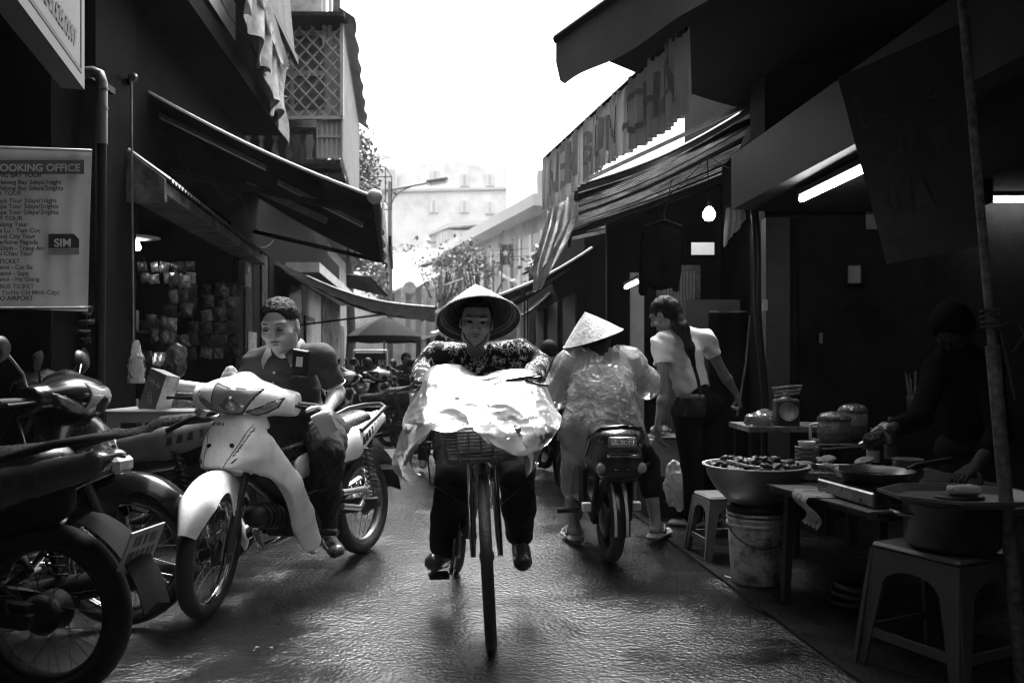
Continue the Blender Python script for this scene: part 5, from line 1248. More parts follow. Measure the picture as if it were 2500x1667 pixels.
loc_build(B().tube([(.95, 0, .5), (.8, 0, .95)], .03, 10), 'steering_column', m_ebk, eb)
loc_build(B().tube([(.68, -.31, .93), (.78, -.15, .96), (.78, .15, .96), (.68, .31, .93)], .012, 8), 'handlebar', m_dkmetal, eb)
loc_build(B().box((.62, 0, .26), (.5, .24, .05), bev=.02), 'footboard', m_ebk, eb)
fl = Field((.7, -.24, .25), (1.05, .24, .9), .012); fl.add(cone((.9, 0, .35), (.82, 0, .82), .14, .12, ((1,0,0), 2.2))); fld_build(fl, 'front_shield', m_ebk, eb)
# ------------------------------------------------------------------ people
m_skin = mat('skin', .30, .48, var=.12, vs=14, bump=.08, bs=160, sub=.15)
m_skin_dk = mat('weathered_skin', .23, .5, var=.2, vs=16, bump=.2, bs=110, sub=.1)
m_hair = mat('black_hair', .008, .6, spec=.12, var=.4, vs=40, bump=.5, bs=140, stretch=(1, 1, .25))
m_eye = mat('dark_eye', .008, .6, spec=.1)
m_polo = mat('polo_cotton', .045, .8, var=.2, vs=5, bump=.25, bs=35, spec=.2)
m_denim = mat('dark_denim', .020, .85, var=.5, vs=5, bump=.35, bs=30, spec=.15)
m_trouser = mat('black_trousers', .007, .9, var=.3, vs=5, bump=.3, bs=25, spec=.1)
m_tee = mat('white_tee', .62, .85, var=.06, vs=4, bump=.25, bs=14)
m_shoe = mat('shoe_leather', .05, .25, coat=.4, var=.4, vs=20)
m_sole = mat('sandal_foam', .22, .7, var=.3)
nv = lambda v: V(v).normalized()
def head(fd, c, fwd, up, s=1.0, ears=True, mouth=.0):
    f = nv(fwd); u = V(up); u = (u-f*u.dot(f)).normalized(); l = u.cross(f)
    R = np.array([l, f, u]); at = lambda x, y, z: c+(l*x+f*y+u*z)*s
    E = lambda p, r, k=.015: fd.add(ell(at(*p), np.array(r)*s, R), k*s)
    C = lambda a, b, ra, rb, k=.012: fd.add(cone(at(*a), at(*b), ra*s, rb*s), k*s)
    E((0, -.012, .03), (.077, .096, .086)); E((0, .022, -.045), (.063, .062, .076), .04); E((0, .062, -.10), (.024, .022, .02), .025)
    for q in (-1, 1):
        E((q*.042, .056, -.028), (.028, .03, .026), .025); E((q*.05, .0, -.075), (.018, .035, .03), .03)
        C((q*.012, .089, .024), (q*.05, .073, .026), .009, .009, .014)
    for q in (-1, 1): fd.sub(ell(at(q*.033, .104, .002), np.array((.02, .02, .014))*s, R), .014*s)
    for q in (-1, 1): E((q*.032, .078, .001), (.0145, .013, .0105), .006)
    C((0, .088, .014), (0, .110, -.030), .008, .0125, .010)
    for q in (-1, 1): E((q*.0145, .097, -.034), (.0085, .010, .0075), .006)
    C((-.022, .080, -.064), (.022, .080, -.064), .0075, .0075, .006); C((-.017, .079, -.077), (.017, .079, -.077), .0085, .0085, .006); E((0, .0885, -.0635), (.012, .006, .005), .006)
    fd.sub(cone(at(-.024, .0925, -.0705), at(.024, .0925, -.0705), .0055*s), .004*s)
    if ears:
        for q in (-1, 1): E((q*.079, -.008, -.008), (.010, .021, .033), .008); fd.sub(ell(at(q*.090, -.006, -.004), np.array((.006, .011, .018))*s, R), .006*s)
    return at, R, (l, f, u)
def hand(fd, w, d, n, ts, s=1.0, curl=(.5, .7, .5), spread=.1, tcurl=.5):
    """w wrist, d pointing direction, n palm side, ts thumb side"""
    w = V(w); d = nv(d); n = V(n); n = (n-d*n.dot(d)).normalized(); t = n.cross(d)
    if t.dot(V(ts)) < 0: t = -t
    A = lambda p: np.array(p)
    kn = [w+d*(.088*s)+t*(x*s) for x in (.030, .010, -.010, -.029)]
    for k in kn: fd.add(cone(A(w+d*.012*s+(k-w).project(t)*.55), A(k), .0155*s, .0115*s), .014*s)
    fd.add(cone(A(w+d*.03*s+t*.02*s), A(w+d*.03*s-t*.02*s), .017*s, .015*s), .014*s)
    for k, L, x in zip(kn, (.94, 1.05, .97, .76), (.5, .15, -.2, -.55)):
        p = k; dd = (d+t*(x*spread)).normalized(); nn = n; r = .0092*s
        for seg, (ln, cu) in enumerate(zip((.040, .026, .021), curl)):
            dd, nn = (dd*math.cos(cu)+nn*math.sin(cu)).normalized(), (nn*math.cos(cu)-dd*math.sin(cu)).normalized()
            q = p+dd*(ln*L*s); fd.add(cone(A(p), A(q), r, r*.9), .004*s); p = q; r *= .9
    p = w+d*.028*s+t*.026*s; dd = (d*.62+t*.62+n*.35).normalized()
    for ln, cu in zip((.042, .033, .026), (0, tcurl*.6, tcurl)):
        dd = (dd*math.cos(cu)+(n*.5-t*.4+d*.5).normalized()*math.sin(cu)).normalized(); q = p+dd*(ln*s); fd.add(cone(A(p), A(q), .0115*s, .010*s), .008*s); p = q
def foot(fd, an, toe, s=1.0, w=.036):
    an = V(an); toe = V(toe); d = (toe-an); hd = V((d.x, d.y, d.z*.2)); heel = an-nv(d)*.03*s+V((0, 0, -.035*s))
    fd.add(cone(an, heel, .032*s, .030*s), .02); fd.add(cone(heel, toe, .032*s, w*.8*s, ((0, 0, 1), 1.25)), .02); fd.add(cone(an, an.lerp(toe, .7), .034*s, .03*s), .02)
def limb(fd, pts, rs, k=.02, flat=None):
    for i in range(len(pts)-1): fd.add(cone(pts[i], pts[i+1], rs[i], rs[i+1], flat), k)
def bounds(J, pad=.17):
    a = np.array([list(v) for v in J.values()]); return a.min(0)-pad, a.max(0)+pad
def torso(fd, J, s=1.0, g=0, depth=1.45, fw=None):
    f = fw or nv((V(J['shL'])-V(J['shR'])).cross(V(J['chest'])-V(J['pelvis'])))
    n = np.array(f)
    fd.add(cone(J['pelvis'], J['belly'], .145*s+g, .135*s+g, (n, depth)), .04); fd.add(cone(J['belly'], J['chest'], .135*s+g, .155*s+g, (n, depth)), .04)
    up = V(J['chest']).lerp(V(J['neck']), .55)
    fd.add(cone(J['chest'], up, .155*s+g, .11*s+g, (n, depth)), .04)
    for q in 'LR': fd.add(cone(up, J['sh'+q], .075*s+g, .058*s+g), .05); fd.add(cone(J['neck'], J['sh'+q], .045*s+g, .048*s+g), .05)
def body(name, J, hd, s=1.0, mats=None, vox=.005, hands=None, feet=True, hs=1.0, parent=None, mskin=None):
    lo, hi = bounds(J, .2); fd = Field(lo, hi, vox)
    torso(fd, J, s)
    fd.add(cone(J['neck'], V(hd[0])+nv(hd[2])*-.06*hs-nv(hd[1])*.02, .054*s, .052*s), .03)
    for q in 'LR':
        limb(fd, [J['sh'+q], V(J['sh'+q]).lerp(V(J['el'+q]), .35), J['el'+q]], [.054*s, .050*s, .038*s]); e = V(J['el'+q]); w = V(J['wr'+q])
        limb(fd, [e, e.lerp(w, .3), w], [.038*s, .041*s, .026*s])
        limb(fd, [J['hip'+q], J['kn'+q]], [.083*s, .055*s], .03); k = V(J['kn'+q]); a = V(J['an'+q])
        limb(fd, [k, k.lerp(a, .3), a], [.054*s, .054*s, .033*s])
        if feet: foot(fd, J['an'+q], J['to'+q], s)
    for h in hands or []: hand(fd, *h[0], **h[1])
    at, R, fr = head(fd, V(hd[0]), hd[1], hd[2], hs)
    return fd, at, R, fr
def eyes(t, at, s, closed=False):
    B().tube([at(-.024, .080, -.0705), at(-.010, .0862, -.0700), at(0, .0870, -.0708), at(.010, .0862, -.0700), at(.024, .080, -.0705)], [.0008*s, .0022*s, .0022*s, .0022*s, .0008*s], 6).build('mouth_line', m_eye, t)
    for q in (-1, 1):
        B().lathe([(0,-.004),(.0055,-.002),(.0055,.002),(0,.004)], 10, Matrix.Translation(at(q*.033, .0885, -.0015))).build('iris', m_eye, t)
        B().lathe([(0,-.002),(.003,0),(0,.002)], 8, Matrix.Translation(at(q*.0125, .1055, -.0405))).build('nostril', m_eye, t)
    for q in (-1, 1):
        B().tube([at(q*.018, .0885, -.001), at(q*.026, .0925, .004 if not closed else -.001), at(q*.038, .0915, .004 if not closed else -.002), at(q*.047, .084, .0)], [.0012*s, .0036*s, .0036*s, .0012*s], 6).build('eye', m_eye, t)
        B().tube([at(q*.016, .1000, .024), at(q*.034, .0965, .031), at(q*.052, .083, .026)], [.0016*s, .0032*s, .001*s], 6).build('eyebrow', m_hair, t)
def conical_hat(label, c, axis, r, hgt, m_out, spin=0):
    t = thing('conical_hat', label, 'hat', c); M = Matrix.Translation(c) @ nv(axis).to_track_quat('Z', 'Y').to_matrix().to_4x4()
    n = 16; pr = [(r*(1-k/n)**1.0, hgt*(k/n)+.006*math.sin(k/n*math.pi)) for k in range(n+1)]; pr[-1] = (.001, hgt)
    B().lathe(pr, 48, M, cap=False).build('palm_leaf_cone', m_out, t)
    B().lathe([(q*.985, z-.004) for q, z in pr], 48, M, cap=False).build('inner_lining', mat('hat_lining', .05, .8, var=.5, vs=30), t)
    B().tube([M @ V((r*math.cos(a), r*math.sin(a), 0)) for a in np.linspace(0, 2*math.pi, 48, endpoint=False)], .0035, 6, closed=True).build('rim_hoop', m_out, t)
    B().lathe([(r*.995, -.001), (r*.80, hgt*.155)], 48, M, cap=False).build('rim_band', mat('hat_band', .16, .8, var=.4, vs=40, bump=.3, bs=90), t)
    for k in range(1, 6): B().tube([M @ V((r*(1-k/7)*.975*math.cos(a), r*(1-k/7)*.975*math.sin(a), hgt*k/7-.006)) for a in np.linspace(0, 2*math.pi, 36, endpoint=False)], .0018, 5, closed=True).build('hoop', m_wood, t)
    return t
m_straw = mat('palm_leaf', .68, .6, var=.12, vs=30, bump=.3, bs=60)
m_straw_old = mat('old_palm_leaf', .36, .65, var=.4, vs=26, bump=.6, bs=50, stain=.3, ss=18)
# ---------------- the cyclist
def pat_mat():
    m = mat('patterned_jacket', .01, .8, spec=.2); nt = m.node_tree; N = nt.nodes; L = nt.links; b = N['Principled BSDF']; tc = N.new('ShaderNodeTexCoord')
    ns = N.new('ShaderNodeTexNoise'); ns.inputs['Scale'].default_value = 16; ns.inputs['Detail'].default_value = 4; L.new(tc.outputs['Object'], ns.inputs[0])
    mx = N.new('ShaderNodeMix'); mx.data_type = 'VECTOR'; mx.inputs[0].default_value = .12; L.new(tc.outputs['Object'], mx.inputs[4]); L.new(ns.outputs['Color'], mx.inputs[5])
    v = N.new('ShaderNodeTexVoronoi'); v.feature = 'DISTANCE_TO_EDGE'; v.inputs['Scale'].default_value = 44; L.new(mx.outputs[1], v.inputs[0])
    r1 = N.new('ShaderNodeMapRange'); r1.inputs[1].default_value = .12; r1.inputs[2].default_value = .06; L.new(v.outputs[0], r1.inputs[0])
    n2 = N.new('ShaderNodeTexNoise'); n2.inputs['Scale'].default_value = 22; n2.inputs['Detail'].default_value = 3; L.new(tc.outputs['Object'], n2.inputs[0])
    r2 = N.new('ShaderNodeMapRange'); r2.inputs[1].default_value = .46; r2.inputs[2].default_value = .56; L.new(n2.outputs['Fac'], r2.inputs[0])
    mu = N.new('ShaderNodeMath'); mu.operation = 'MULTIPLY'; L.new(r1.outputs[0], mu.inputs[0]); L.new(r2.outputs[0], mu.inputs[1])
    r3 = N.new('ShaderNodeMapRange'); r3.inputs[3].default_value = .006; r3.inputs[4].default_value = .5; L.new(mu.outputs[0], r3.inputs[0]); L.new(r3.outputs[0], b.inputs['Base Color'])
    return m
t = thing('person', 'person in a patterned dark jacket and black trousers cycling towards the viewer', 'person', P(1165, 1390, 3.85)*1.0); 
J = dict(neck=P(1160, 868, 3.84), chest=P(1158, 925, 3.92), belly=P(1152, 985, 3.96), pelvis=P(1148, 1035, 3.93), shL=P(1262, 860, 3.86), shR=P(1068, 866, 3.86), elL=P(1318, 890, 3.86), elR=P(1032, 905, 3.84), wrL=P(1300, 930, 3.47), wrR=P(1030, 955, 3.45),
         hipL=P(1190, 1060, 3.9), hipR=P(1108, 1060, 3.9), knL=P(1262, 1165, 3.5), knR=P(1105, 1170, 3.48), anL=P(1270, 1312, 3.72), anR=P(1082, 1345, 3.66), toL=P(1276, 1372, 3.58), toR=P(1060, 1372, 3.52))
hd = (P(1163, 786, 3.68), (.03, -1, -.10), (.06, .05, 1)); hs = .90
gL, gR = P(1308, 935, 3.40), P(1022, 962, 3.38)
fd, at, R, fr = body('person', J, hd, .78, hs=hs, hands=[((J['wrL'], (.12, -.9, -.2), (0, -.1, -1), (-1, -.3, 0)), dict(s=.9, curl=(.9, 1.1, .7))), ((J['wrR'], (-.1, -.9, -.2), (0, -.1, -1), (1, -.3, 0)), dict(s=.9, curl=(.9, 1.1, .7)))])
fd.build('body', m_skin_dk, t); eyes(t, at, hs)
for q in (-1, 1): B().tube([at(q*.022, .092, -.030), at(q*.030, .084, -.045), at(q*.034, .075, -.066)], .0011, 5).build('cheek_fold', mat('skin_fold', .07, .7), t)
lo, hi = bounds(J); fj = Field(lo, hi, .006); torso(fj, J, .80, .012, 1.35)
for q in 'LR':
    e = V(J['el'+q]); w = V(J['wr'+q]); limb(fj, [J['sh'+q], V(J['sh'+q]).lerp(e, .5), e], [.052, .054, .052], .025); limb(fj, [e, e.lerp(w, .5), e.lerp(w, .82)], [.052, .048, .042], .025)
nk = V(J['neck']); fj.sub(cone(nk+V((0, -.06, .07)), nk+V((.0, -.13, -.035)), .062, .03), .012)
fj.build('jacket', pat_mat(), t, disp=lambda v: .007*vnoise(v, 14)+.005*vnoise(v, 30, 3))
B().tube([nk+V((-.075, -.03, .05)), nk+V((-.06, -.10, .0)), nk+V((-.03, -.145, -.06)), nk+V((.0, -.155, -.09))], [.012, .016, .016, .008], 8).build('collar', pat_mat(), t)
B().tube([nk+V((.075, -.03, .05)), nk+V((.06, -.10, .0)), nk+V((.03, -.145, -.06)), nk+V((.0, -.155, -.09))], [.012, .016, .016, .008], 8).build('collar', pat_mat(), t)
fp_ = Field(lo, hi, .007)
fp_.add(cone(J['hipL'], J['hipR'], .105, .105), .03); fp_.add(cone(J['pelvis'], V(J['pelvis'])+V((0, 0, .06)), .12, .125), .03)
for q in 'LR':
    k = V(J['kn'+q]); a = V(J['an'+q]); limb(fp_, [J['hip'+q], k], [.10, .075], .03); limb(fp_, [k, k.lerp(a, .5), k.lerp(a, .92)], [.075, .078, .064], .02)
fp_.build('trousers', m_trouser, t, disp=lambda v: .006*vnoise(v, 11)+.004*vnoise(v, 26, 2))
for q in 'LR':
    ff = Field(np.minimum(J['an'+q], J['to'+q])-np.array((.12,)*3), np.maximum(J['an'+q], J['to'+q])+np.array((.12,)*3), .005); a = V(J['an'+q]); to = V(J['to'+q]); d = nv(to-a)
    heel = a+V((0, 0, -.045))-d*.015; ff.add(cone(heel, to, .040, .041, ((0, 0, 1), 1.1)), .02); ff.add(cone(a.lerp(to, .35)+V((0,0,-.01)), to, .036, .035), .02); ff.sub(cone(a+V((0,0,.05)), a+V((0,0,-.03)), .034), .01)
    ff.build('clog', m_shoe, t)
hc = P(1168, 781, 3.64); conical_hat('white conical palm-leaf hat worn by the cyclist', hc, (-.09, .50, .88), .194, .20, m_straw)
hh = Field(np.array(hd[0])-.2, np.array(hd[0])+.2, .006); hh.add(ell(at(0, -.03, .035), (.078, .085, .085), R)); hh.add(ell(at(0, -.075, -.06), (.06, .04, .08), R), .03); hh.build('hair', m_hair, t)
B().tube([at(-.085, .02, .06), at(-.075, .035, -.02), at(-.05, .062, -.085), at(0, .080, -.128), at(.05, .062, -.085), at(.075, .035, -.02), at(.085, .02, .06)], .003, 6).build('chin_strap', m_black, t)
B().tube([V(J['wrL'])+V((.03*math.cos(a), .012*math.cos(a), .03*math.sin(a))) for a in np.linspace(0, 6.28, 18, endpoint=False)], .005, 6, closed=True).build('bangle', m_chrome, t)
# ---------------- the man on the white motorbike
t = thing('person', 'man in a dark polo shirt and jeans riding the white motorbike, looking down', 'person', BC)
gr, gl = bike_pt(.30, -.30, .90), bike_pt(.295, .30, .90)
J = dict(neck=P(702, 866, 3.87), chest=P(706, 935, 3.97), belly=P(712, 1000, 4.03), pelvis=bike_pt(-.13, .0, .75), shL=P(784, 874, 3.80), shR=P(626, 886, 3.92), elL=P(824, 958, 3.86), elR=P(584, 955, 3.92), wrL=P(800, 1000, 3.68), wrR=P(536, 975, 3.78),
         hipL=bike_pt(-.12, .10, .72), hipR=bike_pt(-.12, -.10, .72), knL=P(800, 1105, 3.78), knR=P(668, 1120, 3.86), anL=P(792, 1295, 4.02), anR=bike_pt(-.02, -.17, .33), toL=P(822, 1345, 3.80), toR=bike_pt(.15, -.20, .25))
hd = (P(683, 793, 3.74), (-.06, -.93, -.30), (-.06, -.28, .96)); hs = 1.02
hl = gl-V(J['wrL']); hr = gr-V(J['wrR'])
fd, at, R, fr = body('person', J, hd, .90, hs=hs, vox=.0048, hands=[((J['wrL'], P(790, 1045, 3.52)-V(J['wrL']), (-.7, .2, -.3), (-.6, -.6, 0)), dict(s=1.0, curl=(.35, .55, .4), spread=.2, tcurl=.3)), ((J['wrR'], (-.65, -.6, -.15), (0, -.5, -.8), (.7, -.6, .1)), dict(s=1.02, curl=(.8, 1.0, .7)))])
fd.build('body', m_skin, t); eyes(t, at, hs, closed=True)
lo, hi = bounds(J); fj = Field(lo, hi, .0055); torso(fj, J, .92, .012, 1.3)
for q in 'LR':
    e = V(J['el'+q]); sh = V(J['sh'+q]); limb(fj, [sh, sh.lerp(e, .5), sh.lerp(e, .80)], [.052, .053, .058], .02)
nk = V(J['neck']); hf = nv((-.15, -1, 0)); fj.sub(cone(nk+hf*.05+V((0, 0, .06)), nk+hf*.15+V((0, 0, -.05)), .062, .014), .01)
for q in 'LR':
    e = V(J['el'+q]); sh = V(J['sh'+q]); cu = sh.lerp(e, .86); pl = nv(e-sh); fj.sub(cone(cu+pl*.045, cu+pl*.11, .085), .004)
def folds(v):
    return .006*vnoise(v, 10)+.0045*vnoise(v*np.array((1, 1, 2.2)), 17, 4)
fj.build('polo_shirt', m_polo, t, disp=folds)
for q in 'LR':
    e = V(J['el'+q]); sh = V(J['sh'+q]); d = nv(e-sh); a = d.cross(V((0, 0, 1))).normalized(); b2 = d.cross(a); c0 = sh.lerp(e, .79)
    B().tube([c0+(a*math.cos(x)+b2*math.sin(x))*.0585 for x in np.linspace(0, 6.283, 30, endpoint=False)], .0032, 6, closed=True).build('sleeve_stripe', m_white, t)
m_collar = mat('collar_knit', .10, .8, var=.15)
for q, (sd, lab) in enumerate(((1, 'L'), (-1, 'R'))):
    s_ = nv(V(J['shL'])-V(J['shR']))*sd
    pb = [nk+V((0, .06, .085)), nk+s_*.065+V((0, .02, .075)), nk+s_*.07+hf*.05+V((0, 0, .045)), nk+s_*.035+hf*.105+V((0, 0, -.005))]
    pe = [nk+V((0, .085, .055)), nk+s_*.10+V((0, .03, .035)), nk+s_*.115+hf*.055+V((0, 0, -.005)), nk+s_*.075+hf*.118+V((0, 0, -.062))]
    f = ctrl([pb, [x.lerp(y, .5)+V((0, 0, .012)) for x, y in zip(pb, pe)], pe]); cl = B().grid(f, 14, 6, thick=.004).build('collar', m_collar, t)
    B().tube([f(u, 1)+V((0, 0, .001)) for u in np.linspace(0, 1, 12)], .0028, 5).build('collar_stripe', m_white, t)
for k in range(3): B().lathe([(0,.003),(.006,.003),(.007,0)], 10, Matrix.Translation(nk+hf*(.148+.012*k)+V((0, 0, -.085-.05*k))) @ Matrix.Rotation(math.pi/2, 4, 'X')).build('button', m_plate, t)
fp_ = Field(lo, hi, .006); fp_.add(cone(J['hipL'], J['hipR'], .11, .11), .03); fp_.add(cone(J['pelvis'], J['belly'], .135, .125), .03)
for q in 'LR':
    k = V(J['kn'+q]); a = V(J['an'+q]); limb(fp_, [J['hip'+q], V(J['hip'+q]).lerp(k, .5), k], [.10, .094, .080], .03); limb(fp_, [k, k.lerp(a, .45), k.lerp(a, .96)], [.080, .072, .062], .02)
fp_.build('jeans', m_denim, t, disp=lambda v: .006*vnoise(v, 12)+.005*vnoise(v, 28, 2)+.003*vnoise(v, 55, 6))
for q in 'LR':
    a = V(J['an'+q]); to = V(J['to'+q]); d = nv(to-a); ff = Field(np.minimum(a, to)-np.array((.13,)*3), np.maximum(a, to)+np.array((.13,)*3), .005)
    heel = a+V((0, 0, -.05))-d*.03; ff.add(cone(heel, to, .040, .038, ((0, 0, 1), 1.25)), .02); ff.add(cone(a.lerp(to, .3), to, .036, .032), .02); ff.sub(cone(a+V((0,0,.06)), a+V((0,0,-.03)), .036), .008); sh_ = ff.build('loafer', m_shoe, t)
    B().tube([a.lerp(to, .52)+V((.035*math.cos(x), .012*math.sin(x)-.02, .03)) for x in np.linspace(0, 3.14, 8)], .004, 6).build('buckle', m_chrome, sh_)
hh = Field(np.array(hd[0])-.2, np.array(hd[0])+.2, .004); hh.add(ell(at(0, -.018, .042), np.array((.084, .098, .084))*hs, R)); hh.add(ell(at(0, -.05, .0), np.array((.082, .066, .075))*hs, R), .02)
l_, f_, u_ = fr
hh.sub(ell(at(0, .095, -.01), np.array((.068, .075, .092))*hs, R), .012); hh.sub(ell(at(0, .05, -.10), np.array((.12, .075, .09))*hs, R), .015)
hh.build('hair', m_hair, t, disp=lambda v: .0035*vnoise(v, 60)+.002*vnoise(v, 130))
cp = thing('plastic_cup', 'translucent lidded plastic cup held in the left hand of the man in the polo shirt', 'cup', P(795, 1040, 3.50))
ca = nv(P(828, 1090, 3.52)-P(775, 985, 3.5)); c0 = P(783, 1012, 3.50); M = Matrix.Translation(c0) @ ca.to_track_quat('Z', 'Y').to_matrix().to_4x4()
B().lathe([(.042,0),(.044,.02),(.040,.022),(.036,.095),(0,.096)], 24, M, cap=False).build('cup', mat('cup_plastic', .8, .35, var=.1, sub=.2), cp)
B().lathe([(.0,-.012),(.040,-.012),(.046,-.008),(.046,.004)], 24, M, cap=False).build('lid', mat('lid_plastic', .85, .4), cp)
B().lathe([(.0372,.062),(.0355,.094)], 24, M @ Matrix.Scale(1.01, 4), cap=False).build('liquid_line', mat('cup_liquid', .32, .5), cp)
# ---------------- the rider in the raincoat
t = thing('person', 'person in a clear plastic raincoat sitting on the electric bike, back to the viewer', 'person', EB)
J = dict(neck=P(1462, 880, 4.72), chest=P(1468, 930, 4.66), belly=P(1472, 985, 4.58), pelvis=P(1472, 1035, 4.52), shL=P(1398, 898, 4.72), shR=P(1532, 888, 4.75), elL=P(1352, 958, 4.82), elR=P(1572, 935, 4.90), wrL=P(1330, 945, 4.98), wrR=P(1552, 930, 5.05),
         hipL=P(1428, 1045, 4.52), hipR=P(1512, 1045, 4.52), knL=P(1390, 1130, 4.80), knR=P(1580, 1130, 4.85), anL=P(1402, 1285, 4.72), anR=P(1602, 1285, 4.78), toL=P(1380, 1295, 4.90), toR=P(1625, 1300, 4.9))
hd = (P(1452, 838, 4.74), (-.1, .95, -.3), (-.12, .2, .95)); hs = .92
fd, at, R, fr = body('person', J, hd, .92, hs=hs, vox=.006, hands=[((J['wrL'], (-.1, .9, -.2), (0, .1, -1), (1, 0, 0)), dict(s=.9, curl=(.9, 1.1, .7))), ((J['wrR'], (.1, .9, -.2), (0, .1, -1), (-1, 0, 0)), dict(s=.9, curl=(.9, 1.1, .7)))])
fd.build('body', m_skin_dk, t)
lo, hi = bounds(J); fj = Field(lo, hi, .008); torso(fj, J, .92, .012)
for q in 'LR': e = V(J['el'+q]); limb(fj, [J['sh'+q], e, e.lerp(V(J['wr'+q]), .6)], [.06, .05, .04], .03)
fj.build('shirt', mat('grey_shirt', .22, .8, var=.3, vs=7), t)
fp_ = Field(lo, hi, .008); fp_.add(cone(J['hipL'], J['hipR'], .12, .12), .03)
for q in 'LR': k = V(J['kn'+q]); a = V(J['an'+q]); limb(fp_, [J['hip'+q], k], [.11, .075], .03); limb(fp_, [k, k.lerp(a, .42)], [.075, .065], .02)
fp_.build('shorts', m_trouser, t)
def rain_coat():
    fc = Field(np.array(lo)-.05, np.array(hi)+.05, .005)
    torso(fc, J, .98, .05, 1.25)
    fc.add(cone(P(1470, 990, 4.58), P(1472, 1075, 4.52), .20, .225, ((0, 1, 0), 1.25)), .06)
    for q in 'LR':
        e = V(J['el'+q]); sh = V(J['sh'+q]); limb(fc, [sh, e, e.lerp(V(J['wr'+q]), .4)], [.085, .098, .085], .05)
    fc.add(cone(P(1420, 1050, 4.55), P(1402, 1190, 4.72), .12, .085), .06); fc.add(cone(P(1530, 1050, 4.6), P(1560, 1110, 4.75), .11, .08), .06)
    return fc
fc = rain_coat(); fc.sub(cone(J['neck'], V(J['neck'])+V((0, .03, .3)), .075, .16), .02)
def rw(v):
    r = lambda q, s, k: 1-np.abs(vnoise(q, s, k))**.55
    w = v+.03*np.stack([vnoise(v, 9, 11), vnoise(v, 9, 12), vnoise(v, 9, 13)], 1)
    return .010*r(w*np.array((1.5, 1.2, .5)), 9, 2)+.005*r(w*np.array((1.1, 1, .9)), 20, 5)+.0022*r(w, 44, 7)+.008*vnoise(v, 5, 1)-.011
fc.build('raincoat', m_rain, t, disp=rw)
for q in 'LR':
    a = V(J['an'+q]); to = V(J['to'+q]); d = nv((to.x-a.x, to.y-a.y, 0)); c0 = V((a.x, a.y, .035))+d*.05; Rm = Matrix.Rotation(math.atan2(d.y, d.x), 3, 'Z')
    sd = B().box(c0, (.25, .088, .045), Rm, bev=.02).build('sandal', m_sole, t)
    for s_ in (-1, 1): B().tube([c0+d*.07+V((0, 0, .045)), c0+Rm @ V((.02, s_*.03, .055)), c0+Rm @ V((-.03, s_*.043, .02))], .008, 6).build('sandal_strap', m_black, sd)
conical_hat('weathered conical palm-leaf hat worn by the figure in the raincoat', P(1448, 826, 4.74), (-.30, -.10, .94), .185, .165, m_straw_old)
hh = Field(np.array(hd[0])-.28, np.array(hd[0])+.2, .007); hh.add(ell(at(0, -.02, .02), (.085, .10, .095), R)); hh.add(cone(at(0, -.06, -.02), at(.0, -.11, -.14), .075, .05), .03); hh.build('hair', m_hair, t, disp=lambda v: .004*vnoise(v, 50))
# ---------------- the woman standing by the stall
t = thing('person', 'woman in a white t-shirt with a black ponytail standing with her back to the viewer', 'person', G(1690, 1292))
J = dict(neck=P(1650, 812, 5.16), chest=P(1668, 865, 5.16), belly=P(1684, 930, 5.15), pelvis=P(1700, 985, 5.15), shL=P(1614, 838, 5.06), shR=P(1722, 828, 5.26), elL=P(1622, 955, 5.02), elR=P(1765, 910, 5.36), wrL=P(1606, 1040, 4.96), wrR=P(1798, 962, 5.42),
         hipL=P(1676, 1000, 5.1), hipR=P(1730, 998, 5.2), knL=P(1690, 1135, 5.12), knR=P(1728, 1130, 5.24), anL=P(1694, 1268, 5.15), anR=P(1738, 1262, 5.3), toL=P(1650, 1282, 5.2), toR=P(1700, 1275, 5.4))
hd = (P(1620, 768, 5.14), (-.72, .55, -.40), (-.38, .12, .92)); hs = .92
fd, at, R, fr = body('person', J, hd, .82, hs=hs, vox=.0055, hands=[((J['wrL'], (.08, .05, -1), (.9, .3, 0), (-.3, .9, 0)), dict(s=.92, curl=(.4, .5, .4))), ((J['wrR'], (.35, .1, -.9), (-.8, .2, 0), (-.2, .9, 0)), dict(s=.92, curl=(.9, 1.1, .8)))])
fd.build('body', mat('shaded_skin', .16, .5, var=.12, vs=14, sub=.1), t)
lo, hi = bounds(J); fj = Field(lo, hi, .006); torso(fj, J, .80, .012, 1.35)
for q in 'LR':
    e = V(J['el'+q]); sh = V(J['sh'+q]); limb(fj, [sh, sh.lerp(e, .42)], [.058, .056], .03); pl = nv(e-sh); cu = sh.lerp(e, .46); fj.sub(cone(cu+pl*.04, cu+pl*.1, .07), .004)
fj.sub(cone(J['pelvis'], V(J['pelvis'])+V((0, 0, .01)), .13), .01)
def tw(v):
    g = v[:,2]*1.0+.35*v[:,0]; return .0055*np.sin(g*75+3*vnoise(v, 6))*np.clip(vnoise(v, 5, 3)+.55, 0, 1)+.004*vnoise(v, 14)
fj.build('t_shirt', m_tee, t, disp=tw)
fp_ = Field(lo, hi, .007); fp_.add(cone(J['hipL'], J['hipR'], .10, .10), .03); fp_.add(cone(J['pelvis'], V(J['belly']).lerp(V(J['pelvis']), .45), .115, .10), .03)
for q in 'LR': k = V(J['kn'+q]); a = V(J['an'+q]); limb(fp_, [J['hip'+q], k], [.092, .070], .03); limb(fp_, [k, k.lerp(a, .95)], [.070, .060], .02)
fp_.build('trousers', m_trouser, t, disp=lambda v: .005*vnoise(v, 12))
for q in 'LR':
    a = V(J['an'+q]); to = V(J['to'+q]); d = nv((to.x-a.x, to.y-a.y, 0)); c0 = V((a.x, a.y, .03))+d*.05; Rm = Matrix.Rotation(math.atan2(d.y, d.x), 3, 'Z')
    B().box(c0, (.23, .08, .035), Rm, bev=.014).build('sandal', m_sole, t)
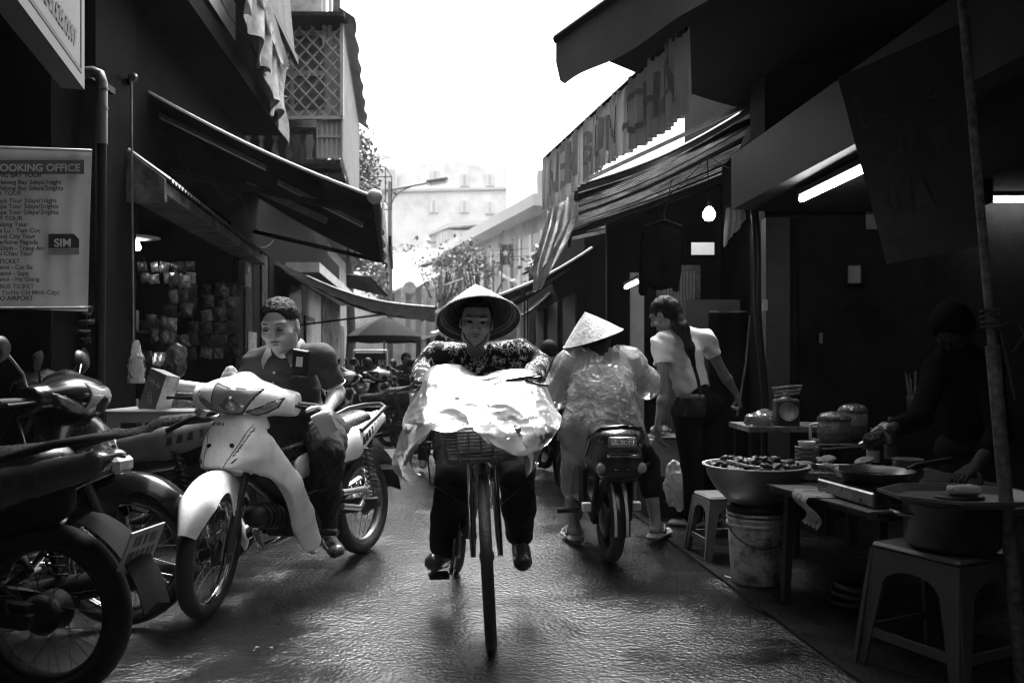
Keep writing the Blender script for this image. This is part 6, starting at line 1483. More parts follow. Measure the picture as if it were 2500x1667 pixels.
hh = Field(np.array(hd[0])-.42, np.array(hd[0])+.24, .006); hh.add(ell(at(0, -.022, .035), np.array((.086, .102, .092))*hs, R)); hh.sub(ell(at(0, .10, -.03), np.array((.075, .07, .10))*hs, R), .015); hh.add(ell(at(0, -.07, -.01), (.06, .05, .06), R), .03)
pt = [V(at(0, -.105, .01)), P(1668, 800, 5.02), P(1684, 850, 4.98), P(1698, 905, 4.98)]
limb(hh, pt, [.035, .034, .028, .008], .03); hh.build('hair', m_hair, t, disp=lambda v: .004*vnoise(v*np.array((1, 1, .3)), 70))
bag = thing('shoulder_bag', 'small black zipped shoulder bag hanging at the hip of the woman in white', 'bag', P(1682, 995, 4.98))
fb = Field(np.array(P(1682, 985, 5.0))-.2, np.array(P(1682, 985, 5.0))+.2, .007); fb.add(rbox(P(1686, 990, 5.0), (.095, .035, .07), np.array(Matrix.Rotation(.25, 3, 'Z')), r=.03)); fb.build('pouch', mat('bag_black', .008, .5, bump=.3, bs=60), bag, disp=lambda v: .004*vnoise(v, 20))
B().tube([P(1640, 800, 5.08), P(1672, 830, 5.0), P(1690, 880, 4.985), P(1705, 930, 4.99), P(1712, 975, 4.99)], .011, 6).build('strap', mat('bag_strap', .008, .7), bag)
for (x, y) in ((1664, 978), (1676, 1008)): B().beam(P(x, y-8, 4.955), P(x-7, y+8, 4.955), .008, .005).build('zip_pull', m_chrome, bag)
# ---------------- the vendor behind the stall, skin and clothes darkened to imitate shade
t = thing('person', 'vendor in dark clothes behind the stall, gloved hand reaching over the trays', 'person', (2.1, 3.9, 0))
J = dict(neck=P(2330, 850, 3.85), chest=P(2360, 930, 3.95), belly=P(2370, 1010, 4.0), pelvis=P(2370, 1090, 4.05), shL=P(2410, 900, 3.75), shR=P(2290, 900, 3.95), elL=P(2440, 1060, 3.6), elR=P(2245, 1020, 3.75), wrL=P(2380, 1140, 3.35), wrR=P(2150, 1058, 3.55),
         hipL=P(2400, 1100, 4.0), hipR=P(2340, 1100, 4.1), knL=P(2400, 1240, 3.9), knR=P(2340, 1240, 4.0), anL=P(2400, 1395, 4.0), anR=P(2340, 1390, 4.05), toL=P(2370, 1405, 3.85), toR=P(2310, 1405, 3.9))
hd = (P(2325, 800, 3.8), (-.35, -.30, -.88), (-.6, -.6, .5))
fd, at, R, fr = body('person', J, hd, .86, hs=.92, vox=.006, hands=[((J['wrR'], P(2105, 1068, 3.42)-V(J['wrR']), (-.1, -.3, -.9), (-.3, -.9, 0)), dict(s=.95, curl=(.5, .8, .5))), ((J['wrL'], (-.8, -.4, -.3), (0, 0, -1), (0, -1, 0)), dict(s=.95, curl=(.3, .4, .3)))])
fd.build('body', mat('shaded_vendor_skin', .05, .8, var=.2, spec=.05), t)  # skin tone lowered, deep shade put into the colour
lo, hi = bounds(J); fj = Field(lo, hi, .008); torso(fj, J, .86, .014)
for q in 'LR': e = V(J['el'+q]); w = V(J['wr'+q]); limb(fj, [J['sh'+q], e, e.lerp(w, .55)], [.062, .052, .046], .03)
fj.build('shirt', mat('vendor_shirt', .005, .95, spec=.02, bump=.3, bs=25), t)
fp_ = Field(lo, hi, .009); fp_.add(cone(J['hipL'], J['hipR'], .11, .11), .03)
for q in 'LR': limb(fp_, [J['hip'+q], J['kn'+q], J['an'+q]], [.1, .07, .055], .03)
fp_.build('trousers', m_trouser, t)
hh = Field(np.array(hd[0])-.2, np.array(hd[0])+.2, .007); hh.add(ell(at(0, -.02, .035), (.09, .108, .096), R)); hh.add(ell(at(0, -.05, -.04), (.085, .08, .09), R), .03); hh.sub(ell(at(0, .10, -.02), (.07, .07, .1), R), .015); hh.build('hair', mat('matte_hair', .004, .9, spec=.02), t)
w = V(J['wrR']); d = nv(w-V(J['elR'])); fg = Field(np.array(w)-.15, np.array(w)+.15, .005)
fg.add(cone(w-d*.05, w+d*.03, .042, .033), .02); fg.build('glove_cuff', plastic_mat('glove_plastic', .45, .55, .2, .3), t, disp=lambda v: .006*vnoise(v, 40))
# ---------------- people farther off
def simple_rider(label, X, Y, head_dir, seat_z=.72, coat=None, helmet=False, bag_leg=None, s=.95, lean=.12):
    f = nv(head_dir); l = V((-f.y, f.x, 0)); o = V((X, Y, 0)); q = lambda a, b2, z: o+f*a+l*b2+V((0, 0, z))
    t = thing('person', label, 'person', o, group='people farther along the street')
    J = dict(pelvis=q(0, 0, seat_z+.06), belly=q(.03, 0, seat_z+.2), chest=q(lean*.6, 0, seat_z+.34), neck=q(lean, 0, seat_z+.48), shL=q(lean*.9, .16, seat_z+.43), shR=q(lean*.9, -.16, seat_z+.43), elL=q(lean+.15, .24, seat_z+.2), elR=q(lean+.15, -.24, seat_z+.2), wrL=q(lean+.38, .25, seat_z+.2), wrR=q(lean+.38, -.25, seat_z+.2),
             hipL=q(.02, .09, seat_z+.04), hipR=q(.02, -.09, seat_z+.04), knL=q(.38, .17, seat_z-.12), knR=q(.38, -.17, seat_z-.12), anL=q(.22, .22, .10), anR=q(.22, -.22, .10), toL=q(.38, .23, .05), toR=q(.38, -.23, .05))
    hd = (q(lean+.04, 0, seat_z+.62), f+V((0, 0, -.1)), (0, 0, 1))
    fd, at, R, fr = body('person', J, hd, s, vox=.009, hs=.95); fd.build('body', m_skin_dk, t)
    lo, hi = bounds(J); fj = Field(lo, hi, .01); torso(fj, J, s, .02)
    for k in 'LR': limb(fj, [J['sh'+k], J['el'+k], V(J['el'+k]).lerp(V(J['wr'+k]), .85)], [.065, .058, .045], .03)
    fj.build('coat', coat or mat('dark_coat', .02, .8), t)
    fp_ = Field(lo, hi, .01); fp_.add(cone(J['hipL'], J['hipR'], .11, .11), .03)
    for k in 'LR': limb(fp_, [J['hip'+k], J['kn'+k], V(J['kn'+k]).lerp(V(J['an'+k]), .85)], [.1, .075, .06], .03)
    fp_.build('trousers', m_trouser, t)
    hh = Field(np.array(hd[0])-.2, np.array(hd[0])+.2, .009); hh.add(ell(at(0, -.015, .035), (.115, .13, .11) if helmet else (.085, .10, .09), R)); hh.sub(ell(at(0, .11, -.04), (.075, .08, .1), R), .015); hh.build('helmet' if helmet else 'hair', m_blackgl if helmet else m_hair, t)
    return t
simple_rider('man in a dark coat and cap among the far left motorbikes', P(985, 900, 13.4).x, 13.4, (.4, -.9, 0), seat_z=.52, coat=mat('charcoal_coat', .035, .8))
simple_rider('rider in a round black helmet half hidden behind the cyclist', -.62, 7.6, (-.15, .98, 0), seat_z=.62, helmet=True)
simple_rider('rider in dark clothes whose bare foot shows between cyclist and raincoat', .36, 7.3, (-.1, .99, 0), seat_z=.55)
parked('black motorbike under the rider in the round helmet', (-.62, 7.7), (-.15, .98), mm, 0, 'motorbikes ridden away down the street')
parked('black motorbike under the rider seen between cyclist and raincoat', (.36, 7.4), (-.1, .99), mm, 0, 'motorbikes ridden away down the street')
# ------------------------------------------------------------------ food stall on the right
m_stool = mat('stool_plastic', .035, .45, var=.2, vs=8)
m_stool2 = mat('stool_plastic_pale', .11, .45, var=.2, vs=8)
m_steelb = mat('brushed_steel', .35, .32, 1, var=.25, rvar=.1, vs=15)
m_enamel = mat('enamel_white', .6, .3, var=.1)
m_food = mat('fried_meat', .022, .42, var=.7, vs=25, bump=.6, bs=60)
m_board2 = mat('worn_cardboard', .12, .8, var=.5, vs=8, stain=.5, ss=10)
def stool(label, c, w, hgt, rot, m):
    t = thing('plastic_stool', label, 'stool', c, rot, 'plastic stools at the stall')
    b = w/2; sp = .035
    loc_build(B().box((0, 0, hgt-.012), (w*.92, w*.92, .024), bev=.010), 'seat', m, t)
    for k in range(4):
        Rk = Matrix.Rotation(k*math.pi/2, 4, 'Z'); lw = .055*w/.36; T = b*.92; Bt = b+sp
        def pt(x, z): f = 1-z/hgt; y = -(b*.92+sp*f); xx = x*(T+(Bt-T)*f)/b; return V((xx, y, z))
        out = [pt(-b, 0), pt(-b, hgt-.02), pt(b, hgt-.02), pt(b, 0), pt(b-lw*.8, 0)]
        n = 10
        for i in range(n+1):
            a = math.pi*i/n; out.append(pt((b-lw*1.25)*math.cos(a), hgt*.60+hgt*.22*math.sin(a)**.6))
        out.append(pt(-b+lw*.8, 0))
        loc_build(B().prism(out, (0, .014, 0)), 'leg_panel', m, t, Rk)
    br = B(); z = hgt*.28
    for k in range(4):
        a = Matrix.Rotation(k*math.pi/2, 3, 'Z'); e = b*.92+sp*.72-.01; br.beam(a @ V((-e, -e, z)), a @ V((e, -e, z)), .012, .03)
    loc_build(br, 'stretcher', m, t); return t
stool('grey plastic stool carrying the big cooking pot in the near right corner', (1.48, 2.72, .012), .36, .43, .45, m_stool)
stool('small grey plastic stool behind the white bucket', (1.17, 4.42, .012), .27, .335, .15, m_stool2)
# pot and tray on the near stool
t = thing('cooking_pot', 'large dark aluminium pot standing on the near plastic stool', 'pot', (1.48, 2.68, .44))
M = Matrix.Translation((1.48, 2.68, .443))
B().lathe([(0,0),(.12,0),(.145,.02),(.15,.15),(.158,.156),(.15,.158),(.14,.02),(0,.012)], 40, M, cap=False).build('pot_body', mat('sooty_aluminium', .06, .35, .9, var=.4, vs=10), t)
for s in (-1, 1): B().tube([(1.48+s*.15, 2.64, .56), (1.48+s*.19, 2.65, .565), (1.48+s*.19, 2.71, .565), (1.48+s*.15, 2.72, .56)], .007, 6).build('handle', m_steelb, t)
t = thing('serving_tray', 'octagonal grey plastic tray lying on the cooking pot', 'tray', (1.50, 2.68, .6))
vs = []; tr = B()
for (r, z) in ((.0, .61), (.19, .61), (.225, .632), (.235, .632), (.235, .622), (.19, .602), (0, .602)):
    vs.append([(1.50+r*1.08*math.cos(math.pi/8+k*math.pi/4), 2.68+r*.92*math.sin(math.pi/8+k*math.pi/4), z) for k in range(8)])
for i in range(6):
    for k in range(8): tr.quad(vs[i][k], vs[i][(k+1) % 8], vs[i+1][(k+1) % 8], vs[i+1][k])
tr.build('tray', mat('tray_plastic', .06, .4, var=.25, vs=8), t)
t = thing('scouring_sponge', 'dark oval pad with a pale foam block on the octagonal tray', 'sponge', (1.5, 2.66, .615))
fl = Field((1.36, 2.55, .59), (1.66, 2.8, .70), .006); fl.add(ell((1.5, 2.67, .617), (.085, .06, .009))); fl.build('pad', m_black, t)
fl = Field((1.36, 2.55, .59), (1.66, 2.8, .70), .005); fl.add(rbox((1.51, 2.66, .642), (.052, .022, .016), r=.012)); fl.build('foam_block', mat('foam_block', .4, .9, bump=.6, bs=120), t, disp=lambda v: .003*vnoise(v, 60))
# bucket and bowl
t = thing('paint_bucket', 'dirty white plastic bucket under the big bowl', 'bucket', (1.178, 3.85, 0))
M = Matrix.Translation((1.178, 3.85, .012))
m_bucket = mat('dirty_bucket', .5, .5, var=.15, vs=6, stain=.85, ss=9, bump=.1)
B().lathe([(0,0),(.11,0),(.116,.01),(.132,.30),(.132,.32),(.0,.32)], 40, M, cap=False).build('bucket_body', m_bucket, t)
for z in (.285, .312, .335): B().lathe([(.130,z-.008),(.139,z-.006),(.139,z+.006),(.130,z+.008)], 40, M, cap=False).build('rim_ring', m_bucket, t)
B().lathe([(.132,.335),(.136,.34),(.136,.375),(.10,.378),(0,.378)], 40, M, cap=False).build('bucket_lid', m_dkmetal, t)
B().tube([V((1.178+.138*math.cos(a), 3.85-.138*math.sin(a), .30-.10*math.sin(a))) for a in np.linspace(.1, 3.0, 14)], .003, 6).build('wire_handle', m_dkmetal, t)
t = thing('meat_bowl', 'wide metal bowl with a white rim full of dark marinated meat', 'bowl', (1.178, 3.85, .39))
M = Matrix.Translation((1.178, 3.85, .392))
B().lathe([(0,0),(.10,0),(.13,.012),(.19,.07),(.228,.135),(.238,.175),(.252,.182),(.252,.188),(.236,.186),(.222,.135),(.18,.07),(.1,.015),(0,.012)], 48, M, cap=False).build('bowl_shell', mat('worn_bowl', .22, .38, .7, var=.4, vs=8), t)
B().lathe([(.237,.178),(.252,.183),(.253,.189),(.238,.188)], 48, M, cap=False).build('bowl_rim', m_enamel, t)
fl = Field((.93, 3.6, .48), (1.43, 4.1, .68), .007); fl.add(ell((1.178, 3.85, .53), (.225, .225, .035)))
rr = random.Random(4)
for k in range(95):
    a = rr.random()*6.283; q = .205*rr.random()**.5; fl.add(ell((1.178+q*math.cos(a), 3.85+q*math.sin(a), .562+.03*rr.random()+.02*(1-q/.2)), (rr.uniform(.012, .036), rr.uniform(.008, .02), rr.uniform(.006, .016)), np.array(Matrix.Rotation(rr.random()*3, 3, 'Z') @ Matrix.Rotation(rr.uniform(-.6,.6), 3, 'X'))), .004)
fl.build('meat_pieces', m_food, t, disp=lambda v: .006*vnoise(v, 55)+.003*vnoise(v, 110))
B().tube([(1.02, 3.78, .60), (1.10, 3.74, .585), (1.2, 3.72, .575)], [.012, .008, .006], 8).build('spoon', m_steelb, t)
# main table
t = thing('stall_table', 'low stall table with ragged cardboard on its top', 'table', (1.7, 3.6, 0))
A_ = [(1.17, 3.62), (1.34, 2.92), (2.25, 3.05), (2.2, 4.3), (1.5, 4.45)]
B().prism([(x, y, .485) for x, y in A_], (0, 0, .03)).build('table_top', m_wood, t)
cb_ = []; rr = random.Random(9)
for (p, q) in (((1.15, 3.60), (1.30, 2.90)), ((1.30, 2.90), (1.48, 2.93)), ((1.48, 2.93), (1.30, 3.62))):
    for k in range(8): f = k/8; cb_.append((p[0]+(q[0]-p[0])*f+rr.uniform(-.008, .008), p[1]+(q[1]-p[1])*f+rr.uniform(-.008, .008), .517))
B().prism(cb_, (0, 0, .006)).build('cardboard_sheet', m_board2, t)
for (x, y, dx) in ((1.22, 3.5, -.02), (1.40, 3.02, -.02), (2.15, 3.12, 0), (2.1, 4.2, 0), (1.55, 4.35, 0)): B().beam((x, y, .484), (x+dx, y, .012), .05, .03).build('leg', m_black, t)
# stove, pan, tray of patties
Rs = Matrix.Rotation(math.radians(8), 3, 'Z')
t = thing('table_stove', 'flat stainless table stove under the frying pan', 'stove', (1.43, 3.16, .52))
B().box((1.43, 3.16, .557), (.25, .40, .055), Rs, bev=.006).build('stove_body', m_steelb, t)
B().box((1.43, 3.16, .588), (.23, .38, .006), Rs).build('cooking_plate', m_blackgl, t)
for k in range(7): B().box(V((1.43, 3.16, .555))+Rs @ V((-.06+k*.008, -.2015, 0)), (.003, .003, .022), Rs).build('vent_slot', m_black, t)
B().tube([V((1.43, 3.16, .56))+Rs @ V(p) for p in ((.03, -.20, 0), (.035, -.225, 0), (.115, -.225, 0), (.12, -.20, 0))], .006, 6).build('front_handle', m_chrome, t)
t = thing('frying_pan', 'shallow black frying pan on the table stove', 'pan', (1.45, 3.2, .59))
M = Matrix.Translation((1.45, 3.2, .593))
B().lathe([(0,0),(.10,0),(.135,.016),(.155,.046),(.158,.046),(.15,.044),(.13,.018),(.1,.006),(0,.005)], 40, M, cap=False).build('pan_body', mat('pan_grey', .05, .3, .3, var=.2), t)
B().lathe([(0,.007),(.1,.008),(.128,.019)], 36, M, cap=False).build('oil', mat('pan_oil', .01, .06, coat=1), t)
B().tube([(1.60, 3.22, .635), (1.64, 3.23, .65), (1.80, 3.26, .67)], [.010, .012, .015], 8).build('pan_handle', m_black, t)
B().box((1.62, 3.222, .642), (.03, .03, .016)).build('handle_bracket', m_chrome, t)
t = thing('patty_tray', 'shallow steel tray piled with fried meat patties', 'tray', (1.55, 3.85, .52))
Rt = Matrix.Rotation(math.radians(-12), 3, 'Z')
B().box((1.55, 3.85, .526), (.46, .34, .008), Rt).build('tray_base', m_steelb, t)
for (dx, dy, sx, sy) in ((0, .17, .47, .012), (0, -.17, .47, .012), (.23, 0, .012, .34), (-.23, 0, .012, .34)): B().box(V((1.55, 3.85, .543))+Rt @ V((dx, dy, 0)), (sx, sy, .035), Rt, bev=.003).build('tray_side', m_steelb, t)
rr = random.Random(2); pm = []
for k in range(3):
    fl = Field((-.08, -.08, -.04), (.08, .08, .04), .006); fl.add(ell((0, 0, 0), (.055, .042, .014)))
    for j in range(14): a = rr.random()*6.28; q = rr.uniform(.2, .9); fl.add(ell((.05*q*math.cos(a), .038*q*math.sin(a), rr.uniform(-.004, .01)), (.014, .012, .009)), .006)
    v, q = fl.verts(); pm.append(npmesh('patty', v, q)); pm[-1].materials.append(mat('fried_patty', .13, .45, var=.6, vs=40, bump=.6, bs=80))
for k in range(15):
    o = tag(link('meat_patty', pm[k % 3]), 'fried meat patty in the heap on the steel tray', 'patty', 'patties on the steel tray')
    lv = 0 if k < 9 else (1 if k < 13 else 2); o.location = V((1.55, 3.85, .552+lv*.024))+Rt @ V((-.15+(k % 3)*.14+rr.uniform(-.02, .02), -.09+((k//3) % 3)*.09+rr.uniform(-.02, .02), 0))
    o.rotation_euler = (rr.uniform(-.3, .3), rr.uniform(-.3, .3), rr.random()*6)
t = thing('steel_tongs', 'pair of steel tongs held over the patties by the gloved hand', 'tongs', P(2050, 1090, 3.45))
for s in (0, 1): B().beam(P(1988, 1085+s*12, 3.5-s*.03), P(2105, 1086+s*3, 3.42), .018, .006).build('tong_arm', m_steelb, t)
B().tube([P(2102, 1080, 3.42), P(2112, 1094, 3.42)], .012, 8).build('tong_hinge', m_steelb, t)
# jugs, sauce basket, chopsticks
m_jug = plastic_mat('jug_plastic', .2, .5, .15, .3); m_liq = mat('dark_liquid', .02, .2)
def jug(label, px, py0, py1, Y, r, lid):
    b, tp = P(px, py1, Y), P(px, py0, Y); hgt = tp.z-b.z; t = thing('plastic_jug', label, 'jug', b, group='jugs on the stall'); M = Matrix.Translation(b)
    B().lathe([(0,0),(r*.9,0),(r,.01),(r*1.02,hgt),(r*.98,hgt)], 30, M, cap=False).build('jug_wall', m_jug, t)
    B().lathe([(0,.004),(r*.88,.004),(r*.97,hgt*.55),(0,hgt*.55)], 30, M, cap=False).build('liquid', m_liq, t)
    B().lathe([(r*1.04,hgt-.004),(r*1.05,hgt+.008),(r*.8,hgt+.035),(r*.3,hgt+.045),(0,hgt+.045)], 30, M, cap=False).build('lid', lid, t)
    B().tube([b+V((-r*.98, 0, hgt*.85)), b+V((-r*1.5, 0, hgt*.8)), b+V((-r*1.5, 0, hgt*.25)), b+V((-r*.98, 0, hgt*.15))], .009, 8).build('handle', m_enamel, t)
jug('clear jug of dark sauce with a pale handle on the stall', 2036, 1025, 1085, 4.15, .082, plastic_mat('jug_lid', .2, .5, .15, .3))
jug('taller clear jug standing behind the jug of dark sauce', 2082, 1005, 1078, 4.3, .075, plastic_mat('jug_lid_b', .16, .5, .12, .3))
t = thing('sauce_basket', 'small woven plastic basket with a white sauce cup', 'basket', P(1970, 1112, 4.0))
c0 = P(1970, 1118, 4.0)
for z in (0, .02, .04, .055): B().tube([c0+V((.055*math.cos(a), .055*math.sin(a), z)) for a in np.linspace(0, 6.283, 24, endpoint=False)], .004, 5, closed=True).build('basket_hoop', m_bsk, t)
for k in range(18): a = k*math.pi/9; B().tube([c0+V((.055*math.cos(a), .055*math.sin(a), 0)), c0+V((.055*math.cos(a+.3), .055*math.sin(a+.3), .055))], .003, 4).build('basket_strand', m_bsk, t)
B().lathe([(0,.05),(.03,.05),(.042,.085),(.044,.085),(.03,.047)], 20, Matrix.Translation(c0), cap=False).build('sauce_cup', m_enamel, t)
t = thing('chopstick_holder', 'dark cup full of wooden chopsticks at the back of the stall', 'cup', P(2235, 1010, 4.3))
c0 = P(2235, 1015, 4.3); B().lathe([(0,0),(.04,0),(.045,.11),(.04,.11)], 18, Matrix.Translation(c0), cap=False).build('holder', m_dkmetal, t)
for k in range(12): a = k*.52; B().tube([c0+V((.02*math.cos(a), .02*math.sin(a), .02)), c0+V((.05*math.cos(a), .05*math.sin(a), .2+.02*(k % 3)))], .003, 5).build('chopstick', m_board2, t)
flat_thing('grey_card', 'plain grey card propped at the back of the stall', 'card', 2270, 2335, 895, 985, 4.5, mat('grey_card', .06, .7))
# back counter with scale and wrapped goods
t = thing('back_counter', 'narrow wooden counter with wrapped goods beside the hose', 'counter', (1.5, 4.75, 0))
B().box((1.68, 4.75, .69), (.66, .42, .03)).build('counter_top', m_board2, t)
for (x, y) in ((1.40, 4.6), (1.96, 4.6), (1.40, 4.92), (1.96, 4.92)): B().box((x, y, .343), (.05, .05, .66)).build('leg', m_black, t)
t = thing('kitchen_scale', 'old spring scale with a round dial and a plastic basket on top', 'scale', (1.6, 4.72, .705))
c0 = P(1925, 1005, 4.6)
fl = Field(np.array(c0)-.14, np.array(c0)+.14, .006); fl.add(rbox(c0+V((0, .04, -.01)), (.07, .045, .085), r=.02)); fl.add(cone(c0+V((0, .04, .06)), c0+V((0, .04, .095)), .03, .02), .02); fl.build('scale_body', mat('scale_green', .03, .5), t)
Md = Matrix.Translation(c0+V((0, -.008, 0))) @ Matrix.Rotation(math.pi/2, 4, 'X')
dl = B().lathe([(0,.0),(.050,0),(.053,.006),(.053,-.01)], 32, Md, cap=False).build('dial', mat('dial_white', .35, .5), t)
for k in range(20): a = k*math.pi/10; B().beam(c0+V((.038*math.cos(a), -.010, .038*math.sin(a))), c0+V((.046*math.cos(a), -.010, .046*math.sin(a))), .002, .002).build('dial_mark', m_letter_dk, dl)
B().beam(c0+V((0, -.012, 0)), c0+V((.012, -.012, .036)), .003, .002).build('needle', m_letter_dk, dl)
c1 = P(1927, 955, 4.6)
for z, r in ((0, .07), (.02, .076), (.045, .085)): B().tube([c1+V((r*math.cos(a), .04+r*.7*math.sin(a), z-.02+.008*math.cos(a))) for a in np.linspace(0, 6.283, 28, endpoint=False)], .0035, 5, closed=True).build('pan_hoop', m_bsk, t)
for k in range(26): a = k*6.283/26; B().tube([c1+V((.07*math.cos(a), .04+.049*math.sin(a), -.02)), c1+V((.085*math.cos(a), .04+.06*math.sin(a), .025))], .0022, 4).build('pan_strand', m_bsk, t)
rr = random.Random(8)
m_wrap = plastic_mat('food_wrap', .2, .3, .1, .3)
def crumpled(name, label, cat, c, r, m, seed, vox=.008, amp=.02):
    fl = Field(np.array(c)-np.array(r)*1.6, np.array(c)+np.array(r)*1.6, vox); fl.add(ell(c, r)); 
    rg = random.Random(seed)
    for k in range(5): fl.add(ell(np.array(c)+np.array([rg.uniform(-.6, .6)*q for q in r]), np.array(r)*rg.uniform(.35, .6)), .02)
    return fl.build(name, m, label=label, cat=cat, disp=lambda v: -amp*np.abs(vnoise(v, 16, seed))-amp*.5*np.abs(vnoise(v, 37, seed+3))+amp*.3)
crumpled('wrapped_parcel', 'plastic-wrapped food parcel at the left end of the back counter', 'parcel', (1.44, 4.64, .735), (.09, .07, .045), m_wrap, 1)
crumpled('wrapped_parcel', 'larger shiny wrapped parcel beside the scale', 'parcel', (1.52, 4.80, .74), (.08, .08, .05), m_wrap, 2)
crumpled('plastic_bag', 'crumpled white plastic bag slumped behind the electric bike', 'bag', P(1652, 1185, 5.25), (.085, .07, .16), m_cover, 3, amp=.03)
t = thing('cardboard_carton', 'pale carton standing between the raincoat and the woman in white', 'carton', P(1625, 1165, 5.6))
c0 = P(1618, 1115, 5.6); B().box((c0.x, 5.6, .42), (.26, .26, .26), Matrix.Rotation(.2, 3, 'Z'), bev=.006).build('box', mat('carton_grey', .22, .8, var=.3), t)
B().box((c0.x, 5.6, .145), (.3, .3, .27), Matrix.Rotation(.1, 3, 'Z')).build('lower_crate', m_dkmetal, t)
B().box((c0.x+.02, 5.6, .556), (.28, .28, .012), Matrix.Rotation(.2, 3, 'Z')).build('lid_flap', m_board2, t)
crumpled('wrapped_parcel', 'small wrapped parcel on the pale carton', 'parcel', (c0.x-.02, 5.58, .60), (.08, .06, .035), m_wrap, 7)
# bottles and bowls
def bottle(label, x, y, z, hgt, r, m):
    t = thing('sauce_bottle', label, 'bottle', (x, y, z), group='bottles on the stall')
    B().lathe([(0,0),(r,0),(r,hgt*.6),(r*.45,hgt*.78),(r*.4,hgt*.92),(0,hgt*.92)], 18, Matrix.Translation((x, y, z)), cap=False).build('glass', m, t)
    B().lathe([(r*.45,hgt*.9),(r*.45,hgt),(0,hgt)], 14, Matrix.Translation((x, y, z)), cap=False).build('cap', m_black, t)
    B().lathe([(r*1.01,hgt*.2),(r*1.01,hgt*.48)], 18, Matrix.Translation((x, y, z)), cap=False).build('paper_label', m_plate if hgt < .23 else m_board2, t)
m_bot = mat('dark_bottle', .02, .12, coat=.6)
bottle('short dark sauce bottle with a pale label behind the patties', 1.86, 4.1, .516, .22, .032, m_bot)
bottle('tall dark sauce bottle beside the chopstick cup', 1.98, 4.16, .516, .27, .034, m_bot)
t = thing('bowl_stack', 'stack of small dark bowls behind the frying pan', 'bowls', (1.78, 3.62, .516))
for k in range(5): B().lathe([(0,0),(.035,0),(.065,.045),(.068,.045),(.036,.004)], 24, Matrix.Translation((1.80, 3.62, .516+k*.018)), cap=False).build('bowl', mat('bowl_grey', .10, .4), t)
t = thing('wiping_cloth', 'rumpled grey cloth hanging over the front edge of the stall table', 'cloth', (1.22, 3.3, .5))
B().grid(lambda u, v: (1.27+.03*math.sin(v*9)+(.0 if v < .45 else -.055), 3.36-u*.16+.008*math.sin(v*14), .530+.006*math.sin(u*17) if v < .45 else .530-(v-.45)*.24+.006*math.sin(u*23)), 16, 20, thick=.003).build('cloth', m_rag, t)
# odds and ends on the ground
t = thing('pan_stack', 'stack of dark pans in the shadow under the stall table', 'pans', (1.46, 3.5, .012))
for k in range(3): B().lathe([(0,0),(.07,0),(.09,.04),(.093,.04),(.07,.003)], 28, Matrix.Translation((1.47+.006*k, 3.45, .014+k*.028)) @ Matrix.Rotation(.12*k-.1, 4, 'Y'), cap=False).build('pan', mat('stack_steel', .12, .3, .9), t)
for s in (-1, 1): B().tube([(1.38, 3.42+s*.02, .07), (1.34, 3.40+s*.02, .08)], .006, 5).build('pan_handle', m_black, t)
B().tube([P(1770, 1407, 3.95)+V((0,0,.0)), P(1842, 1432, 3.8)], [.008, .006], 8).build('ground_stick', m_board2, label='pale wooden stick lying by the foot of the white bucket', cat='stick')
t = thing('folded_board', 'dark upright panel with a pale top edge behind the woman in white', 'panel', P(1790, 1000, 5.9))
p, q = P(1735, 1000, 5.9), P(1825, 760, 5.9)
B().box(((p.x+q.x)/2, 5.95, q.z/2), (q.x-p.x, .04, q.z-.02)).build('board', m_wall_dk, t)
B().beam((p.x, 5.92, q.z), (q.x, 5.92, q.z), .03, .012).build('top_edge', m_steel, t)
B().tube([P(1832, 770, 5.85), P(1822, 880, 5.8), P(1800, 1015, 5.75)], .009, 6).build('broom_stick', m_board2, label='thin pale stick leaning on the wall beyond the white t-shirt', cat='stick')
# ------------------------------------------------------------------ left: grocery goods
m_foil = mat('foil_packet', .3, .18, .35, var=.9, vs=22, bump=.8, bs=26, coat=.5)
m_foil2 = mat('foil_packet_dark', .09, .16, .3, var=.9, vs=18, bump=.8, bs=26, coat=.5)
m_foil3 = mat('matt_packet', .03, .5, var=.9, vs=14)
def packet(parent, c, w, hgt, m, seed):
    rg = random.Random(seed); a = rg.uniform(-.5, .5); tw = rg.uniform(-.22, .22)
    def f(u, v):
        x = (u-.5)*w; z = (v-.5)*hgt; b = .016*math.sin(u*math.pi)*math.sin(v*math.pi)+.004*math.sin(u*13+seed)*math.sin(v*11)
        return V(c)+Matrix.Rotation(a, 3, 'Z') @ Matrix.Rotation(tw, 3, 'Y') @ V((x, -b*1.4, z))
    mb = B().grid(f, 8, 8, thick=.004); return mb.build('packet', m, parent)
def strip_of(label, px, py, Y, cols, rows, w, hgt, seed):
    t = thing('snack_strip', label, 'snack packets', P(px, py+rows*hgt*F/Y, Y), group='snack packets hung in the grocery'); c = P(px, py, Y)
    B().tube([c+V((0, .01, .06)), c+V((0, .01, -rows*hgt))], .003, 4).build('hanging_cord', m_black, t)
    for i in range(cols):
        for j in range(rows):
            rq = random.Random(seed*97+i*13+j)
            if rq.random() < .12: continue
            packet(t, c+V((i*w*1.08+rq.uniform(-.02, .02), -.03*rq.random(), -(j+.5)*hgt+rq.uniform(-.012, .012))), w*rq.uniform(.75, 1.1), hgt*rq.uniform(.8, 1.05), (m_foil, m_foil2, m_foil2, m_foil3)[rq.randrange(4)], seed*31+i*7+j)
strip_of('two columns of glossy snack packets hanging at the back of the grocery', 420, 668, 6.2, 2, 5, .10, .115, 1)
strip_of('narrow column of snack packets beside the crank rod', 322, 640, 6.0, 1, 6, .09, .07, 2)
strip_of('short row of hanging packets left of the two snack columns', 372, 770, 5.9, 2, 2, .085, .10, 3)
strip_of('dim column of packets hanging below the booking office banner', 210, 745, 4.9, 1, 6, .09, .04, 5)
